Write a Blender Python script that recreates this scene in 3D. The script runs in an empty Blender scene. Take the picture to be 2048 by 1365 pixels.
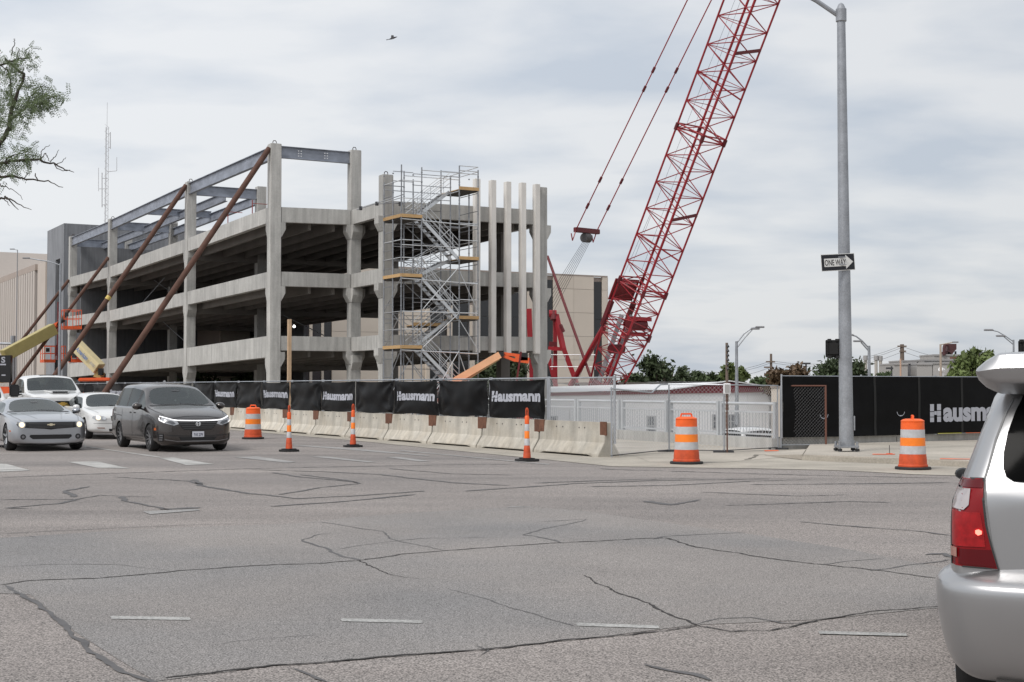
import bpy, bmesh, math, random
from mathutils import Vector, Matrix, noise
from mathutils.bvhtree import BVHTree
R = math.radians
random.seed(7)
S = bpy.context.scene
COL = S.collection

# ------------------------------------------------------------------ camera, world, sun, exposure
FPX = 2844.4; CX = 1024.0; CY = 682.5; HOR = 776.0; EYE = 1.6
PITCH = math.atan((HOR - CY) / FPX)
cam = bpy.data.cameras.new('camera'); cam.lens = 50.0; cam.sensor_width = 36.0
cam.clip_start = 0.1; cam.clip_end = 6000
camo = bpy.data.objects.new('camera', cam); COL.objects.link(camo)
camo.location = (0, 0, EYE); camo.rotation_euler = (math.pi / 2 + PITCH, 0, 0)
S.camera = camo
S.view_settings.view_transform = 'Standard'; S.view_settings.look = 'None'
S.view_settings.exposure = 0.4; S.view_settings.gamma = 1.0

SUN_EL, SUN_AZ = 50.0, 222.0      # azimuth clockwise from +Y (north)
world = bpy.data.worlds.new('World'); S.world = world; world.use_nodes = True
wt = world.node_tree; wt.nodes.clear()
def wn(t, **k):
    n = wt.nodes.new(t)
    for a, b in k.items(): setattr(n, a, b)
    return n
wo = wn('ShaderNodeOutputWorld'); wb = wn('ShaderNodeBackground')
sky = wn('ShaderNodeTexSky', sky_type='NISHITA'); sky.sun_disc = False
sky.sun_elevation = R(SUN_EL); sky.sun_rotation = R(SUN_AZ); sky.dust_density = 2.0
tc = wn('ShaderNodeTexCoord'); sep = wn('ShaderNodeSeparateXYZ')
wt.links.new(tc.outputs['Generated'], sep.inputs[0])
def wmath(op, a, b=None, c=None, clamp=False):
    n = wn('ShaderNodeMath', operation=op); n.use_clamp = clamp
    for i, v in enumerate((a, b, c)):
        if v is None: continue
        if isinstance(v, (int, float)): n.inputs[i].default_value = v
        else: wt.links.new(v, n.inputs[i])
    return n.outputs[0]
zz = wmath('ADD', wmath('MAXIMUM', sep.outputs[2], 0.0), 0.19)
u = wmath('DIVIDE', sep.outputs[0], zz); v = wmath('DIVIDE', sep.outputs[1], zz)
comb = wn('ShaderNodeCombineXYZ')
wt.links.new(u, comb.inputs[0]); wt.links.new(v, comb.inputs[1])
mp = wn('ShaderNodeMapping'); wt.links.new(comb.outputs[0], mp.inputs[0])
mp.inputs['Rotation'].default_value = (0, 0, 0.25); mp.inputs['Scale'].default_value = (1.15, 1.6, 1)
n1 = wn('ShaderNodeTexNoise'); n1.inputs['Scale'].default_value = 1.9; n1.inputs['Detail'].default_value = 8.0
n1.inputs['Roughness'].default_value = 0.5; n1.inputs['Distortion'].default_value = 0.15
wt.links.new(mp.outputs[0], n1.inputs[0])
n2 = wn('ShaderNodeTexNoise'); n2.inputs['Scale'].default_value = 0.6; n2.inputs['Detail'].default_value = 3.0
wt.links.new(mp.outputs[0], n2.inputs[0])
cl = wmath('ADD', wmath('MULTIPLY', n1.outputs[0], 0.6), wmath('MULTIPLY', n2.outputs[0], 0.5))
ramp = wn('ShaderNodeValToRGB'); wt.links.new(cl, ramp.inputs[0])
ramp.color_ramp.elements[0].position = 0.42; ramp.color_ramp.elements[0].color = (0.655, 0.715, 0.80, 1)
ramp.color_ramp.elements[1].position = 0.60; ramp.color_ramp.elements[1].color = (0.92, 0.935, 0.955, 1)
# thick far cloud deck: bluish and a little darker towards the horizon on the right hand side
side = wmath('MULTIPLY_ADD', sep.outputs[0], -0.20, 0.95)
lowf = wmath('MULTIPLY_ADD', wmath('MULTIPLY', sep.outputs[2], 2.6, clamp=True), 0.10, 0.90)
gain = wmath('MULTIPLY', side, lowf)
vm = wn('ShaderNodeVectorMath', operation='SCALE'); wt.links.new(ramp.outputs[0], vm.inputs[0]); wt.links.new(gain, vm.inputs['Scale'])
vm2 = wn('ShaderNodeVectorMath', operation='SCALE'); wt.links.new(vm.outputs[0], vm2.inputs[0]); vm2.inputs['Scale'].default_value = 5.95
mix = wn('ShaderNodeMix', data_type='RGBA'); mix.inputs[0].default_value = 0.93
wt.links.new(sky.outputs[0], mix.inputs[6]); wt.links.new(vm2.outputs[0], mix.inputs[7])
wt.links.new(mix.outputs[2], wb.inputs[0]); wb.inputs[1].default_value = 0.125
wt.links.new(wb.outputs[0], wo.inputs[0])

sl = bpy.data.lights.new('sun', 'SUN'); sl.energy = 1.5; sl.angle = R(18); sl.color = (1.0, 0.965, 0.92)
so = bpy.data.objects.new('sun', sl); COL.objects.link(so)
sd = Vector((math.sin(R(SUN_AZ)) * math.cos(R(SUN_EL)), math.cos(R(SUN_AZ)) * math.cos(R(SUN_EL)), math.sin(R(SUN_EL))))
so.rotation_euler = (-sd).to_track_quat('-Z', 'Y').to_euler()
try:
    S.cycles.max_bounces = 6; S.cycles.diffuse_bounces = 2; S.cycles.glossy_bounces = 3
    S.cycles.transmission_bounces = 3; S.cycles.volume_bounces = 0; S.cycles.caustics_reflective = False
except Exception: pass

# ------------------------------------------------------------------ picture <-> place
def at(px, py, Y):
    """point seen at a pixel of the photograph, at distance Y in front of the camera"""
    cp, sp = math.cos(PITCH), math.sin(PITCH)
    a = (px - CX) / FPX; b = -(py - CY) / FPX
    d = Vector((a, cp - b * sp, sp + b * cp))
    return Vector((0, 0, EYE)) + d * (Y / d.y)
def G(px, py, z=0.0):
    """point on the level z seen at a pixel"""
    cp, sp = math.cos(PITCH), math.sin(PITCH)
    a = (px - CX) / FPX; b = -(py - CY) / FPX
    d = Vector((a, cp - b * sp, sp + b * cp))
    k = (z - EYE) / d.z
    return Vector((0, 0, EYE)) + d * k
YAW = math.atan2(0.486, 0.874)          # street grid: local x = dR, local y = dL
dR = Vector((math.cos(YAW), math.sin(YAW), 0)); dL = Vector((-math.sin(YAW), math.cos(YAW), 0))
def ST(s, t, z=0.0): return dR * s + dL * t + Vector((0, 0, z))
def st_of(p): return p.dot(dR), p.dot(dL)
def s_at(px, t):
    """street coordinate s of the point of the line t seen in picture column px"""
    k = (px - CX) / FPX; c, d = math.cos(YAW), math.sin(YAW)
    return t * (k * c + d) / (c - k * d)
def t_at(px, s):
    k = (px - CX) / FPX; c, d = math.cos(YAW), math.sin(YAW)
    return s * (c - k * d) / (k * c + d)

# ------------------------------------------------------------------ materials
MATS = {}
def mat(name, col, rough=0.6, metal=0.0, var=0.0, scale=3.0, bump=0.0, bscale=None, stretch=(1, 1, 1), streak=0.0,
        spec=0.5, coat=0.0, emit=None, estr=0.0, col2=None, detail=4.0, rnd=0.0, ior=None, spk=0.0, spks=200.0, alpha=None, trans=0.0):
    if name in MATS: return MATS[name]
    m = bpy.data.materials.new(name); m.use_nodes = True; MATS[name] = m
    nt = m.node_tree; b = nt.nodes['Principled BSDF']
    c = (*col, 1)
    b.inputs['Base Color'].default_value = c; b.inputs['Roughness'].default_value = rough
    b.inputs['Metallic'].default_value = metal
    b.inputs['Specular IOR Level'].default_value = spec
    if ior: b.inputs['IOR'].default_value = ior
    if coat: b.inputs['Coat Weight'].default_value = coat; b.inputs['Coat Roughness'].default_value = 0.04
    if trans: b.inputs['Transmission Weight'].default_value = trans
    if emit: b.inputs['Emission Color'].default_value = (*emit, 1); b.inputs['Emission Strength'].default_value = estr
    L = nt.links
    if var or bump or streak or rnd or spk:
        t = nt.nodes.new('ShaderNodeTexCoord'); mpn = nt.nodes.new('ShaderNodeMapping')
        L.new(t.outputs['Object'], mpn.inputs[0]); mpn.inputs['Scale'].default_value = stretch; mpn.inputs['Location'].default_value = (3.1, 7.7, 1.2345)
        cur = None
        def mul(prev, fac):
            mx = nt.nodes.new('ShaderNodeMix'); mx.data_type = 'RGBA'; mx.blend_type = 'MULTIPLY'; mx.inputs[0].default_value = 1
            if prev is None: mx.inputs[6].default_value = c
            else: L.new(prev, mx.inputs[6])
            L.new(fac, mx.inputs[7]); return mx.outputs[2]
        def rng(src, lo, hi, a=0.3, z=0.7):
            r = nt.nodes.new('ShaderNodeMapRange'); L.new(src, r.inputs[0])
            r.inputs[1].default_value = a; r.inputs[2].default_value = z; r.inputs[3].default_value = lo; r.inputs[4].default_value = hi
            return r.outputs[0]
        if col2:
            n = nt.nodes.new('ShaderNodeTexNoise'); n.inputs['Scale'].default_value = scale * 0.6; n.inputs['Detail'].default_value = detail + 2
            L.new(mpn.outputs[0], n.inputs[0])
            mx = nt.nodes.new('ShaderNodeMix'); mx.data_type = 'RGBA'; L.new(rng(n.outputs[0], 0, 1, 0.42, 0.66), mx.inputs[0])
            mx.inputs[6].default_value = c; mx.inputs[7].default_value = (*col2, 1); cur = mx.outputs[2]
        if var:
            n = nt.nodes.new('ShaderNodeTexNoise'); n.inputs['Scale'].default_value = scale; n.inputs['Detail'].default_value = detail
            n.inputs['Roughness'].default_value = 0.62
            L.new(mpn.outputs[0], n.inputs[0]); cur = mul(cur, rng(n.outputs[0], 1 - var, 1 + var * 0.6))
        if streak:
            m2 = nt.nodes.new('ShaderNodeMapping'); L.new(t.outputs['Object'], m2.inputs[0]); m2.inputs['Scale'].default_value = (4.5, 4.5, 0.35)
            n = nt.nodes.new('ShaderNodeTexNoise'); n.inputs['Scale'].default_value = 1.3; n.inputs['Detail'].default_value = 5
            L.new(m2.outputs[0], n.inputs[0]); cur = mul(cur, rng(n.outputs[0], 1 - streak, 1 + streak * 0.3))
        if spk:
            n = nt.nodes.new('ShaderNodeTexNoise'); n.inputs['Scale'].default_value = spks; n.inputs['Detail'].default_value = 2
            m3 = nt.nodes.new('ShaderNodeMapping'); m3.inputs['Location'].default_value = (3.1, 7.7, 1.2345); L.new(t.outputs['Object'], m3.inputs[0])
            L.new(m3.outputs[0], n.inputs[0]); cur = mul(cur, rng(n.outputs[0], 1 - spk, 1 + spk))
        if rnd:
            o = nt.nodes.new('ShaderNodeObjectInfo'); cur = mul(cur, rng(o.outputs['Random'], 1 - rnd, 1 + rnd * 0.4, 0, 1))
        if cur is not None: L.new(cur, b.inputs['Base Color'])
        if bump:
            n = nt.nodes.new('ShaderNodeTexNoise'); n.inputs['Scale'].default_value = bscale or scale * 6; n.inputs['Detail'].default_value = 5
            L.new(mpn.outputs[0], n.inputs[0])
            bp = nt.nodes.new('ShaderNodeBump'); bp.inputs['Strength'].default_value = bump; bp.inputs['Distance'].default_value = 0.02
            L.new(n.outputs[0], bp.inputs['Height']); L.new(bp.outputs[0], b.inputs['Normal'])
    return m

CONC = mat('precast_concrete', (0.51, 0.50, 0.475), 0.85, var=0.16, scale=0.7, bump=0.15, bscale=9, streak=0.22, rnd=0.1, spk=0.06, spks=14)
CONC_SHADED = mat('shaded_precast', (0.20, 0.185, 0.17), 0.9, var=0.2, scale=0.6, rnd=0.1)  # precast again, its colour darkened to carry the shade inside the open floors
FINM = mat('fin_concrete', (0.76, 0.73, 0.69), 0.8, var=0.07, scale=1.2, streak=0.1, rnd=0.05)
BARR = mat('barrier_concrete', (0.64, 0.60, 0.525), 0.85, var=0.20, scale=1.7, bump=0.3, bscale=22, streak=0.25, rnd=0.22, col2=(0.54, 0.485, 0.40), spk=0.08, spks=40)
SIDEW = mat('sidewalk_concrete', (0.47, 0.425, 0.365), 0.9, var=0.2, scale=0.6, bump=0.2, bscale=30, spk=0.12, spks=26, col2=(0.40, 0.365, 0.31))
GUTT = mat('gutter_concrete', (0.40, 0.365, 0.31), 0.9, var=0.22, scale=0.8, bump=0.2, bscale=30, spk=0.12, spks=26)
GALV = mat('galvanised_steel', (0.44, 0.46, 0.49), 0.45, 0.55, var=0.22, scale=2.2, detail=6, rnd=0.08)
GALVB = mat('galvanised_beam', (0.30, 0.325, 0.38), 0.5, 0.35, var=0.35, scale=1.1, detail=6, stretch=(1, 1, 2.2))
SCAF = mat('scaffold_steel', (0.30, 0.31, 0.33), 0.45, 0.5, var=0.25, scale=3, rnd=0.2)
RAILM = mat('railing_steel', (0.52, 0.54, 0.56), 0.5, 0.2, var=0.1, scale=3)
GALVP = mat('pole_steel', (0.33, 0.345, 0.37), 0.5, 0.45, var=0.2, scale=3.0, spk=0.10, spks=30)
ALU = mat('bright_scaffold', (0.70, 0.72, 0.74), 0.35, 0.6, var=0.1, scale=4)
RUST = mat('rusty_pipe', (0.115, 0.058, 0.042), 0.85, var=0.35, scale=1.5, bump=0.2, bscale=20, detail=6)
RUSTP = mat('rust_plate', (0.17, 0.075, 0.045), 0.9, var=0.35, scale=6, detail=5, rnd=0.2)
REDP = mat('crane_red', (0.31, 0.014, 0.022), 0.42, var=0.2, scale=0.8, spec=0.5)
REDD = mat('crane_dark_red', (0.13, 0.010, 0.014), 0.5, var=0.2, scale=0.8)
BLK = mat('black_rubber', (0.018, 0.018, 0.019), 0.75, var=0.2, scale=5)
BLKG = mat('black_gloss', (0.012, 0.012, 0.013), 0.25)
CABLE = mat('cable_steel', (0.05, 0.05, 0.055), 0.6)
BANN = mat('black_banner', (0.0055, 0.0055, 0.006), 0.42, var=0.3, scale=2.5, spec=0.09)
LETT = mat('banner_lettering', (0.42, 0.43, 0.48), 0.7)
ORNG = mat('cone_orange', (0.90, 0.13, 0.018), 0.5, var=0.12, scale=6, rnd=0.1)
ORNR = mat('cone_reflective_orange', (1.0, 0.24, 0.02), 0.4, var=0.1, scale=6, emit=None)
ORND = mat('cone_orange_dirty', (0.62, 0.085, 0.022), 0.6, var=0.25, scale=7)
REFW = mat('reflective_white', (0.52, 0.52, 0.53), 0.4, var=0.15, scale=9)
WOOD = mat('plank_wood', (0.56, 0.36, 0.17), 0.8, var=0.25, scale=3, rnd=0.25, stretch=(1, 6, 6))
POST = mat('post_wood', (0.56, 0.39, 0.25), 0.85, var=0.15, scale=4, streak=0.1)
BEIGE = mat('beige_panel', (0.66, 0.585, 0.505), 0.85, var=0.05, scale=0.3, rnd=0.06)
BEIGE2 = mat('beige_stone', (0.40, 0.335, 0.295), 0.85, var=0.07, scale=0.3, rnd=0.05)
DGLASS = mat('dark_window', (0.02, 0.021, 0.024), 0.12, spec=0.6)
GREYW = mat('grey_core_panel', (0.165, 0.17, 0.18), 0.85, var=0.14, scale=0.5, streak=0.2, rnd=0.06)
CORE = mat('grey_core_wall', (0.26, 0.27, 0.29), 0.85, var=0.12, scale=0.5, streak=0.25, rnd=0.1)
WHITE = mat('white_siding', (0.86, 0.86, 0.87), 0.6, var=0.04, scale=0.6)
WROOF = mat('white_roof', (0.78, 0.79, 0.80), 0.5, var=0.06, scale=0.6)
MAROON = mat('maroon_fascia', (0.20, 0.02, 0.03), 0.6, var=0.08, scale=1)
LORANGE = mat('lift_orange', (0.78, 0.12, 0.03), 0.45, var=0.1, scale=3)
LCREAM = mat('lift_cream', (0.68, 0.58, 0.34), 0.45, var=0.1, scale=2)
LOLIVE = mat('lift_yellow', (0.42, 0.35, 0.14), 0.5, var=0.1, scale=2)
BARK = mat('tree_bark', (0.06, 0.048, 0.038), 0.9, var=0.3, scale=6, bump=0.4)
GREYB = mat('grey_building', (0.36, 0.35, 0.345), 0.85, var=0.06, scale=0.3, rnd=0.1)
def leafm(name, col): return mat(name, col, 0.6, var=0.45, scale=1.3, detail=5, spec=0.3, rnd=0.05)
LF = {'dark': leafm('leaf_dark', (0.062, 0.085, 0.040)), 'mid': leafm('leaf_mid', (0.09, 0.125, 0.058)),
      'light': leafm('leaf_light', (0.13, 0.17, 0.055)), 'red': leafm('leaf_reddish', (0.15, 0.10, 0.06)),
      'loc': leafm('leaf_locust', (0.10, 0.135, 0.06)), 'far': leafm('leaf_far', (0.10, 0.125, 0.075))}

# ------------------------------------------------------------------ objects
XF = {}
def meta(o, label=None, cat=None, group=None, kind=None):
    if label: o['label'] = label
    if cat: o['category'] = cat
    if group: o['group'] = group
    if kind: o['kind'] = kind
    return o
def thing(name, label, cat, loc=(0, 0, 0), rz=0.0, group=None):
    o = bpy.data.objects.new(name, None); COL.objects.link(o); o.empty_display_size = 0.2
    o.location = loc; o.rotation_euler = (0, 0, rz); meta(o, label, cat, group)
    XF[o.name] = Matrix.Translation(Vector(loc)) @ Matrix.Rotation(rz, 4, 'Z')
    return o
def full_xf(o):
    m = XF.get(o.name, Matrix.Identity(4)); 
    return m
class MB:
    def __init__(s): s.v = []; s.f = []
    def add(s, vs, fs):
        n = len(s.v); s.v += [Vector(p) for p in vs]; s.f += [tuple(i + n for i in f) for f in fs]; return s
    def quad(s, a, b, c, d): return s.add([a, b, c, d], [(0, 1, 2, 3)])
    def box(s, x0, x1, y0, y1, z0, z1):
        return s.add([(x0, y0, z0), (x1, y0, z0), (x1, y1, z0), (x0, y1, z0), (x0, y0, z1), (x1, y0, z1), (x1, y1, z1), (x0, y1, z1)],
                     [(0, 3, 2, 1), (4, 5, 6, 7), (0, 1, 5, 4), (1, 2, 6, 5), (2, 3, 7, 6), (3, 0, 4, 7)])
    def cbox(s, c, d): return s.box(c[0] - d[0] / 2, c[0] + d[0] / 2, c[1] - d[1] / 2, c[1] + d[1] / 2, c[2] - d[2] / 2, c[2] + d[2] / 2)
    def hexa(s, p):   # 8 points: bottom ring then top ring
        return s.add(p, [(0, 3, 2, 1), (4, 5, 6, 7), (0, 1, 5, 4), (1, 2, 6, 5), (2, 3, 7, 6), (3, 0, 4, 7)])
    def prism(s, ring, d):   # ring of 3D points extruded by vector d
        n = len(ring); d = Vector(d); a = [Vector(p) for p in ring]; b = [p + d for p in a]
        return s.add(a + b, [tuple(range(n - 1, -1, -1)), tuple(range(n, 2 * n))] + [(i, (i + 1) % n, n + (i + 1) % n, n + i) for i in range(n)])
    def frame(s, p0, p1):
        p0 = Vector(p0); p1 = Vector(p1); d = (p1 - p0).normalized()
        up = Vector((0, 0, 1)) if abs(d.z) < 0.97 else Vector((0, 1, 0))
        a = d.cross(up).normalized(); return p0, p1, a, a.cross(d).normalized()
    def bar(s, p0, p1, w, h):
        p0, p1, a, b = s.frame(p0, p1); a = a * w / 2; b = b * h / 2
        r = [-a - b, a - b, a + b, -a + b]
        return s.add([p0 + q for q in r] + [p1 + q for q in r], [(0, 3, 2, 1), (4, 5, 6, 7), (0, 1, 5, 4), (1, 2, 6, 5), (2, 3, 7, 6), (3, 0, 4, 7)])
    def tube(s, p0, p1, r, n=8, r2=None, cap=True):
        r2 = r if r2 is None else r2
        p0, p1, a, b = s.frame(p0, p1); vs = []
        for p, q in ((p0, r), (p1, r2)):
            vs += [p + (a * math.cos(k * 2 * math.pi / n) + b * math.sin(k * 2 * math.pi / n)) * q for k in range(n)]
        fs = [(i, (i + 1) % n, n + (i + 1) % n, n + i) for i in range(n)]
        if cap: fs += [tuple(range(n - 1, -1, -1)), tuple(range(n, 2 * n))]
        return s.add(vs, fs)
    def path(s, pts, r, n=8, r2=None):
        r2 = r if r2 is None else r2; N = len(pts)
        for i in range(N - 1):
            s.tube(pts[i], pts[i + 1], r + (r2 - r) * i / (N - 1), n, r + (r2 - r) * (i + 1) / (N - 1))
        return s
    def lathe(s, prof, c=(0, 0, 0), n=24, axis='Z', cap=True):
        c = Vector(c); vs = []
        for (r, z) in prof:
            for k in range(n):
                a = 2 * math.pi * k / n; x, y = r * math.cos(a), r * math.sin(a)
                vs.append(c + (Vector((x, y, z)) if axis == 'Z' else Vector((x, z, y)) if axis == 'Y' else Vector((z, x, y))))
        fs = []
        for j in range(len(prof) - 1):
            for k in range(n):
                fs.append((j * n + k, j * n + (k + 1) % n, (j + 1) * n + (k + 1) % n, (j + 1) * n + k))
        if cap: fs += [tuple(range(n - 1, -1, -1)), tuple(range((len(prof) - 1) * n, len(prof) * n))]
        return s.add(vs, fs)
    def build(s, name, m, parent=None, local=False, smooth=False, label=None, kind=None, bevel=0.0, mods=None):
        me = bpy.data.meshes.new(name)
        vs = s.v
        if parent is not None and not local:
            inv = XF[parent.name].inverted(); vs = [inv @ p for p in vs]
        me.from_pydata([tuple(p) for p in vs], [], s.f); me.validate()
        for mm in (m if isinstance(m, (list, tuple)) else [m]): me.materials.append(mm)
        bmn = bmesh.new(); bmn.from_mesh(me); bmesh.ops.recalc_face_normals(bmn, faces=bmn.faces)
        if bevel:
            bmesh.ops.bevel(bmn, geom=[e for e in bmn.edges if e.is_manifold and e.calc_face_angle(0) > 0.5], offset=bevel, segments=2, affect='EDGES', clamp_overlap=True)
        bmn.to_mesh(me); bmn.free()
        if smooth:
            for p in me.polygons: p.use_smooth = True
            try: me.set_sharp_from_angle(angle=R(38))
            except Exception: pass
        o = bpy.data.objects.new(name, me); COL.objects.link(o)
        if parent is not None: o.parent = parent; XF[o.name] = XF[parent.name]
        else: XF[o.name] = Matrix.Identity(4)
        meta(o, label, None, None, kind)
        return o
def kids(o): return [c for c in bpy.data.objects if c.parent == o]
def copy_tree(src, loc, rz, label):
    c = src.copy(); COL.objects.link(c); c.location = loc; c.rotation_euler = (0, 0, rz)
    if label: c['label'] = label
    for ch in src.children:
        d = ch.copy(); COL.objects.link(d); d.parent = c
        for g in ch.children:
            e = g.copy(); COL.objects.link(e); e.parent = d
    XF[c.name] = Matrix.Translation(Vector(loc)) @ Matrix.Rotation(rz, 4, 'Z')
    return c
def poly_sheet(name, pts, m, kind='structure', z=None, thick=0.0, parent=None):
    mb = MB(); pts = [Vector(p) for p in pts]
    if z is not None: pts = [Vector((p.x, p.y, z)) for p in pts]
    if thick: mb.prism([p - Vector((0, 0, thick)) for p in pts], (0, 0, thick))
    else: mb.add(pts, [tuple(range(len(pts)))])
    o = mb.build(name, m, parent); 
    if kind: o['kind'] = kind
    return o
def text_mesh(txt, width, height, bold=0.0, depth=0.0):
    """mesh data (verts, faces) of a word in the x-z plane, scaled to width x height, origin bottom left"""
    cu = bpy.data.curves.new('t', 'FONT'); cu.body = txt; cu.offset = bold; cu.extrude = depth; cu.resolution_u = 3
    ob = bpy.data.objects.new('t', cu); COL.objects.link(ob)
    dg = bpy.context.evaluated_depsgraph_get(); me = ob.evaluated_get(dg).to_mesh()
    vs = [v.co.copy() for v in me.vertices]; fs = [tuple(p.vertices) for p in me.polygons]
    ob.evaluated_get(dg).to_mesh_clear(); bpy.data.objects.remove(ob); bpy.data.curves.remove(cu)
    x0 = min(v.x for v in vs); x1 = max(v.x for v in vs); y0 = min(v.y for v in vs); y1 = max(v.y for v in vs)
    return [Vector(((v.x - x0) / (x1 - x0) * width, 0, (v.y - y0) / (y1 - y0) * height)) for v in vs], fs
# ------------------------------------------------------------------ lettering (made while the scene is still small)
TXT = {k: text_mesh(t, 1.0, 1.0, b) for k, (t, b) in {
    'haus': ('Hausmann', 0.045), 'ausmann': ('ausmann', 0.045), 'oneway': ('ONE WAY', 0.012), 'S': ('S', 0.03), 'lift': ('American', 0.03), 'lift2': ('800S', 0.02),
    'boom': ('L  RMAN', 0.05), 'plate': ('71K 279', 0.02), 'H': ('H', 0.03)}.items()}
def put_text(key, w, h, org, ux, uz, m, name, parent, off=0.004, push=None, kind=None):
    vs, fs = TXT[key]; ux = Vector(ux).normalized(); uz = Vector(uz).normalized(); nrm = ux.cross(uz)
    mb = MB(); pts = []
    for q in vs:
        a, b = q.x * w, q.z * h
        p = Vector(org) + ux * a + uz * b + nrm * off
        if push: p = push(a, b, p)
        pts.append(p)
    mb.add(pts, fs); return mb.build(name, m, parent)

# ------------------------------------------------------------------ ground, road, pavements
LOW = -2.2
asph = mat('asphalt_brown', (0.276, 0.246, 0.228), 0.92, var=0.16, scale=0.5, spk=0.85, spks=88, stretch=(.3, 1.5, 1), col2=(0.205, 0.186, 0.176))
asph2 = mat('asphalt_grey_patch', (0.254, 0.233, 0.219), 0.92, var=0.12, scale=0.5, spk=0.8, spks=100, col2=(0.208, 0.200, 0.196))
earth = mat('lot_ground', (0.34, 0.31, 0.27), 0.95, var=0.25, scale=0.2)
poly_sheet('ground', [(-2500, -400, LOW), (2500, -400, LOW), (2500, 4500, LOW), (-2500, 4500, LOW)], earth)
rd = MB(); ring = [ST(-300, -60), ST(400, -60), ST(400, 28.9), ST(23.8, 28.9), ST(25.2, 44), ST(25.2, 420), ST(-300, 420)]
rd.prism([p - Vector((0, 0, 2.6)) for p in ring], (0, 0, 2.6)); o = rd.build('road', asph); o['kind'] = 'structure'
poly_sheet('asphalt_patch', [G(*p) for p in [(-200, 1094), (0, 1077), (300, 1058), (600, 1047), (700, 1036), (830, 1026), (1050, 1014), (1160, 1022), (1300, 1042), (1480, 1066), (1700, 1100), (1900, 1140),
            (2100, 1170), (2300, 1190), (2300, 1215), (1860, 1218), (1640, 1240), (1390, 1251), (1150, 1281), (840, 1311), (560, 1331), (310, 1364), (240, 1322), (150, 1265), (60, 1190), (-200, 1180)]], asph2, z=0.003)
# concrete gutter by the barriers and round the corner, plaza behind them
cb = [(1100, 921), (1225, 934), (1350, 936), (1500, 938), (1650, 941), (1740, 945), (1830, 950), (1900, 952), (2048, 958), (2400, 975)]
ring = [ST(16.9, 300), ST(16.9, 60), ST(16.75, 40)] + [G(*p) for p in cb] + [ST(60, 12), ST(60, 28.85), ST(23.8, 28.85), ST(25.0, 43), ST(25.0, 300)]
poly_sheet('gutter', ring, GUTT, z=0.008)
poly_sheet('plaza_pavement', [ST(18.6, 300), ST(18.6, 27.6)] + [G(*p) for p in [(1300, 925), (1450, 926), (1540, 918), (1590, 912)]] + [ST(23.8, 28.85), ST(25.0, 43), ST(25.0, 300)], SIDEW, z=0.012)
# raised pavement with its kerb, ramping down at its left end
ke = [(1605, 909.5), (1650, 911.5), (1720, 914), (1800, 917), (1900, 921), (2048, 927), (2400, 942)]
top = [G(x, y, 0.13) for x, y in ke]; bk = [Vector((p.x, p.y, 0.13)) for p in [ST(60, 28.88), ST(60, 20)]]
leftb = G(1612, 899, 0.13)
pv = MB(); loop = [leftb] + top + [ST(60, 13.5, 0.13), ST(60, 28.88, 0.13), ST(25.0, 28.88, 0.13)]
pv.prism([p - Vector((0, 0, 0.122)) for p in loop], (0, 0, 0.122)); o = pv.build('pavement', SIDEW, bevel=0.02); o['kind'] = 'structure'
rp = MB(); a, b = leftb, top[0]; c_, d_ = G(1530, 911, 0.016), G(1560, 902, 0.016); a0 = Vector((a.x, a.y, .016)); b0 = Vector((b.x, b.y, .016))
rp.add([a, b, c_, d_, a0, b0], [(0, 1, 2, 3), (1, 5, 2), (0, 3, 4), (0, 4, 5, 1)]); o = rp.build('kerb_ramp', SIDEW); o['kind'] = 'structure'
# darker kerb face
kf = MB()
for i in range(len(top) - 1):
    a, b = top[i], top[i + 1]; n = Vector(((b - a).y, -(b - a).x, 0)).normalized() * 0.006
    kf.quad(a + n - Vector((0, 0, .03)), b + n - Vector((0, 0, .03)), b + n - Vector((0, 0, .121)), a + n - Vector((0, 0, .121)))
o = kf.build('kerb', GUTT); o['kind'] = 'structure'

def ribbon(pts, w0, w1, z, seed, mb, wob=0.02, step=0.12):
    """thin irregular band on the road through points"""
    rr = random.Random(seed); P = []
    for i in range(len(pts) - 1):
        a, b = pts[i], pts[i + 1]; L = (b - a).length; n = max(1, int(L / step))
        for k in range(n): P.append(a + (b - a) * k / n)
    P.append(pts[-1]); L = []; Rr = []
    off = 0.0
    for i, p in enumerate(P):
        d = (P[min(i + 1, len(P) - 1)] - P[max(i - 1, 0)]).normalized(); nn = Vector((-d.y, d.x, 0))
        off = off * 0.75 + rr.uniform(-wob, wob)
        t = i / max(1, len(P) - 1); w = (w0 + (w1 - w0) * t) * rr.uniform(0.45, 1.3) * (0.35 if i in (0, len(P) - 1) else 1)
        q = p + nn * off; L.append(Vector((q.x, q.y, z)) + nn * w); Rr.append(Vector((q.x, q.y, z)) - nn * w)
    n = len(P); mb.add(L + Rr, [(i, i + 1, n + i + 1, n + i) for i in range(n - 1)])
TAR = mat('tar_seal', (0.105, 0.10, 0.10), 0.7, var=0.25, scale=4); CRACK = mat('crack_dark', (0.042, 0.038, 0.036), 0.95, var=0.3, scale=8)
cracks = [([(0, 1172), (60, 1163), (200, 1158), (360, 1143), (500, 1134), (640, 1128), (720, 1122), (800, 1110), (950, 1098), (1100, 1088), (1260, 1080), (1330, 1077)], .012, .014),
 ([(330, 1357), (400, 1350), (560, 1331), (700, 1322), (840, 1310), (1000, 1298), (1150, 1281), (1330, 1263), (1390, 1252)], .016, .010),
 ([(1390, 1252), (1460, 1265), (1540, 1262), (1640, 1243), (1740, 1226), (1860, 1217), (2000, 1205)], .010, .008),
 ([(1390, 1252), (1330, 1225), (1300, 1208), (1250, 1190), (1190, 1165), (1168, 1152)], .012, .006),
 ([(720, 1122), (770, 1150), (840, 1160)], .010, .003),
 ([(1330, 1077), (1390, 1095), (1460, 1105), (1540, 1118), (1640, 1130), (1740, 1140), (1870, 1158)], .014, .010)]
mb = MB()
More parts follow.
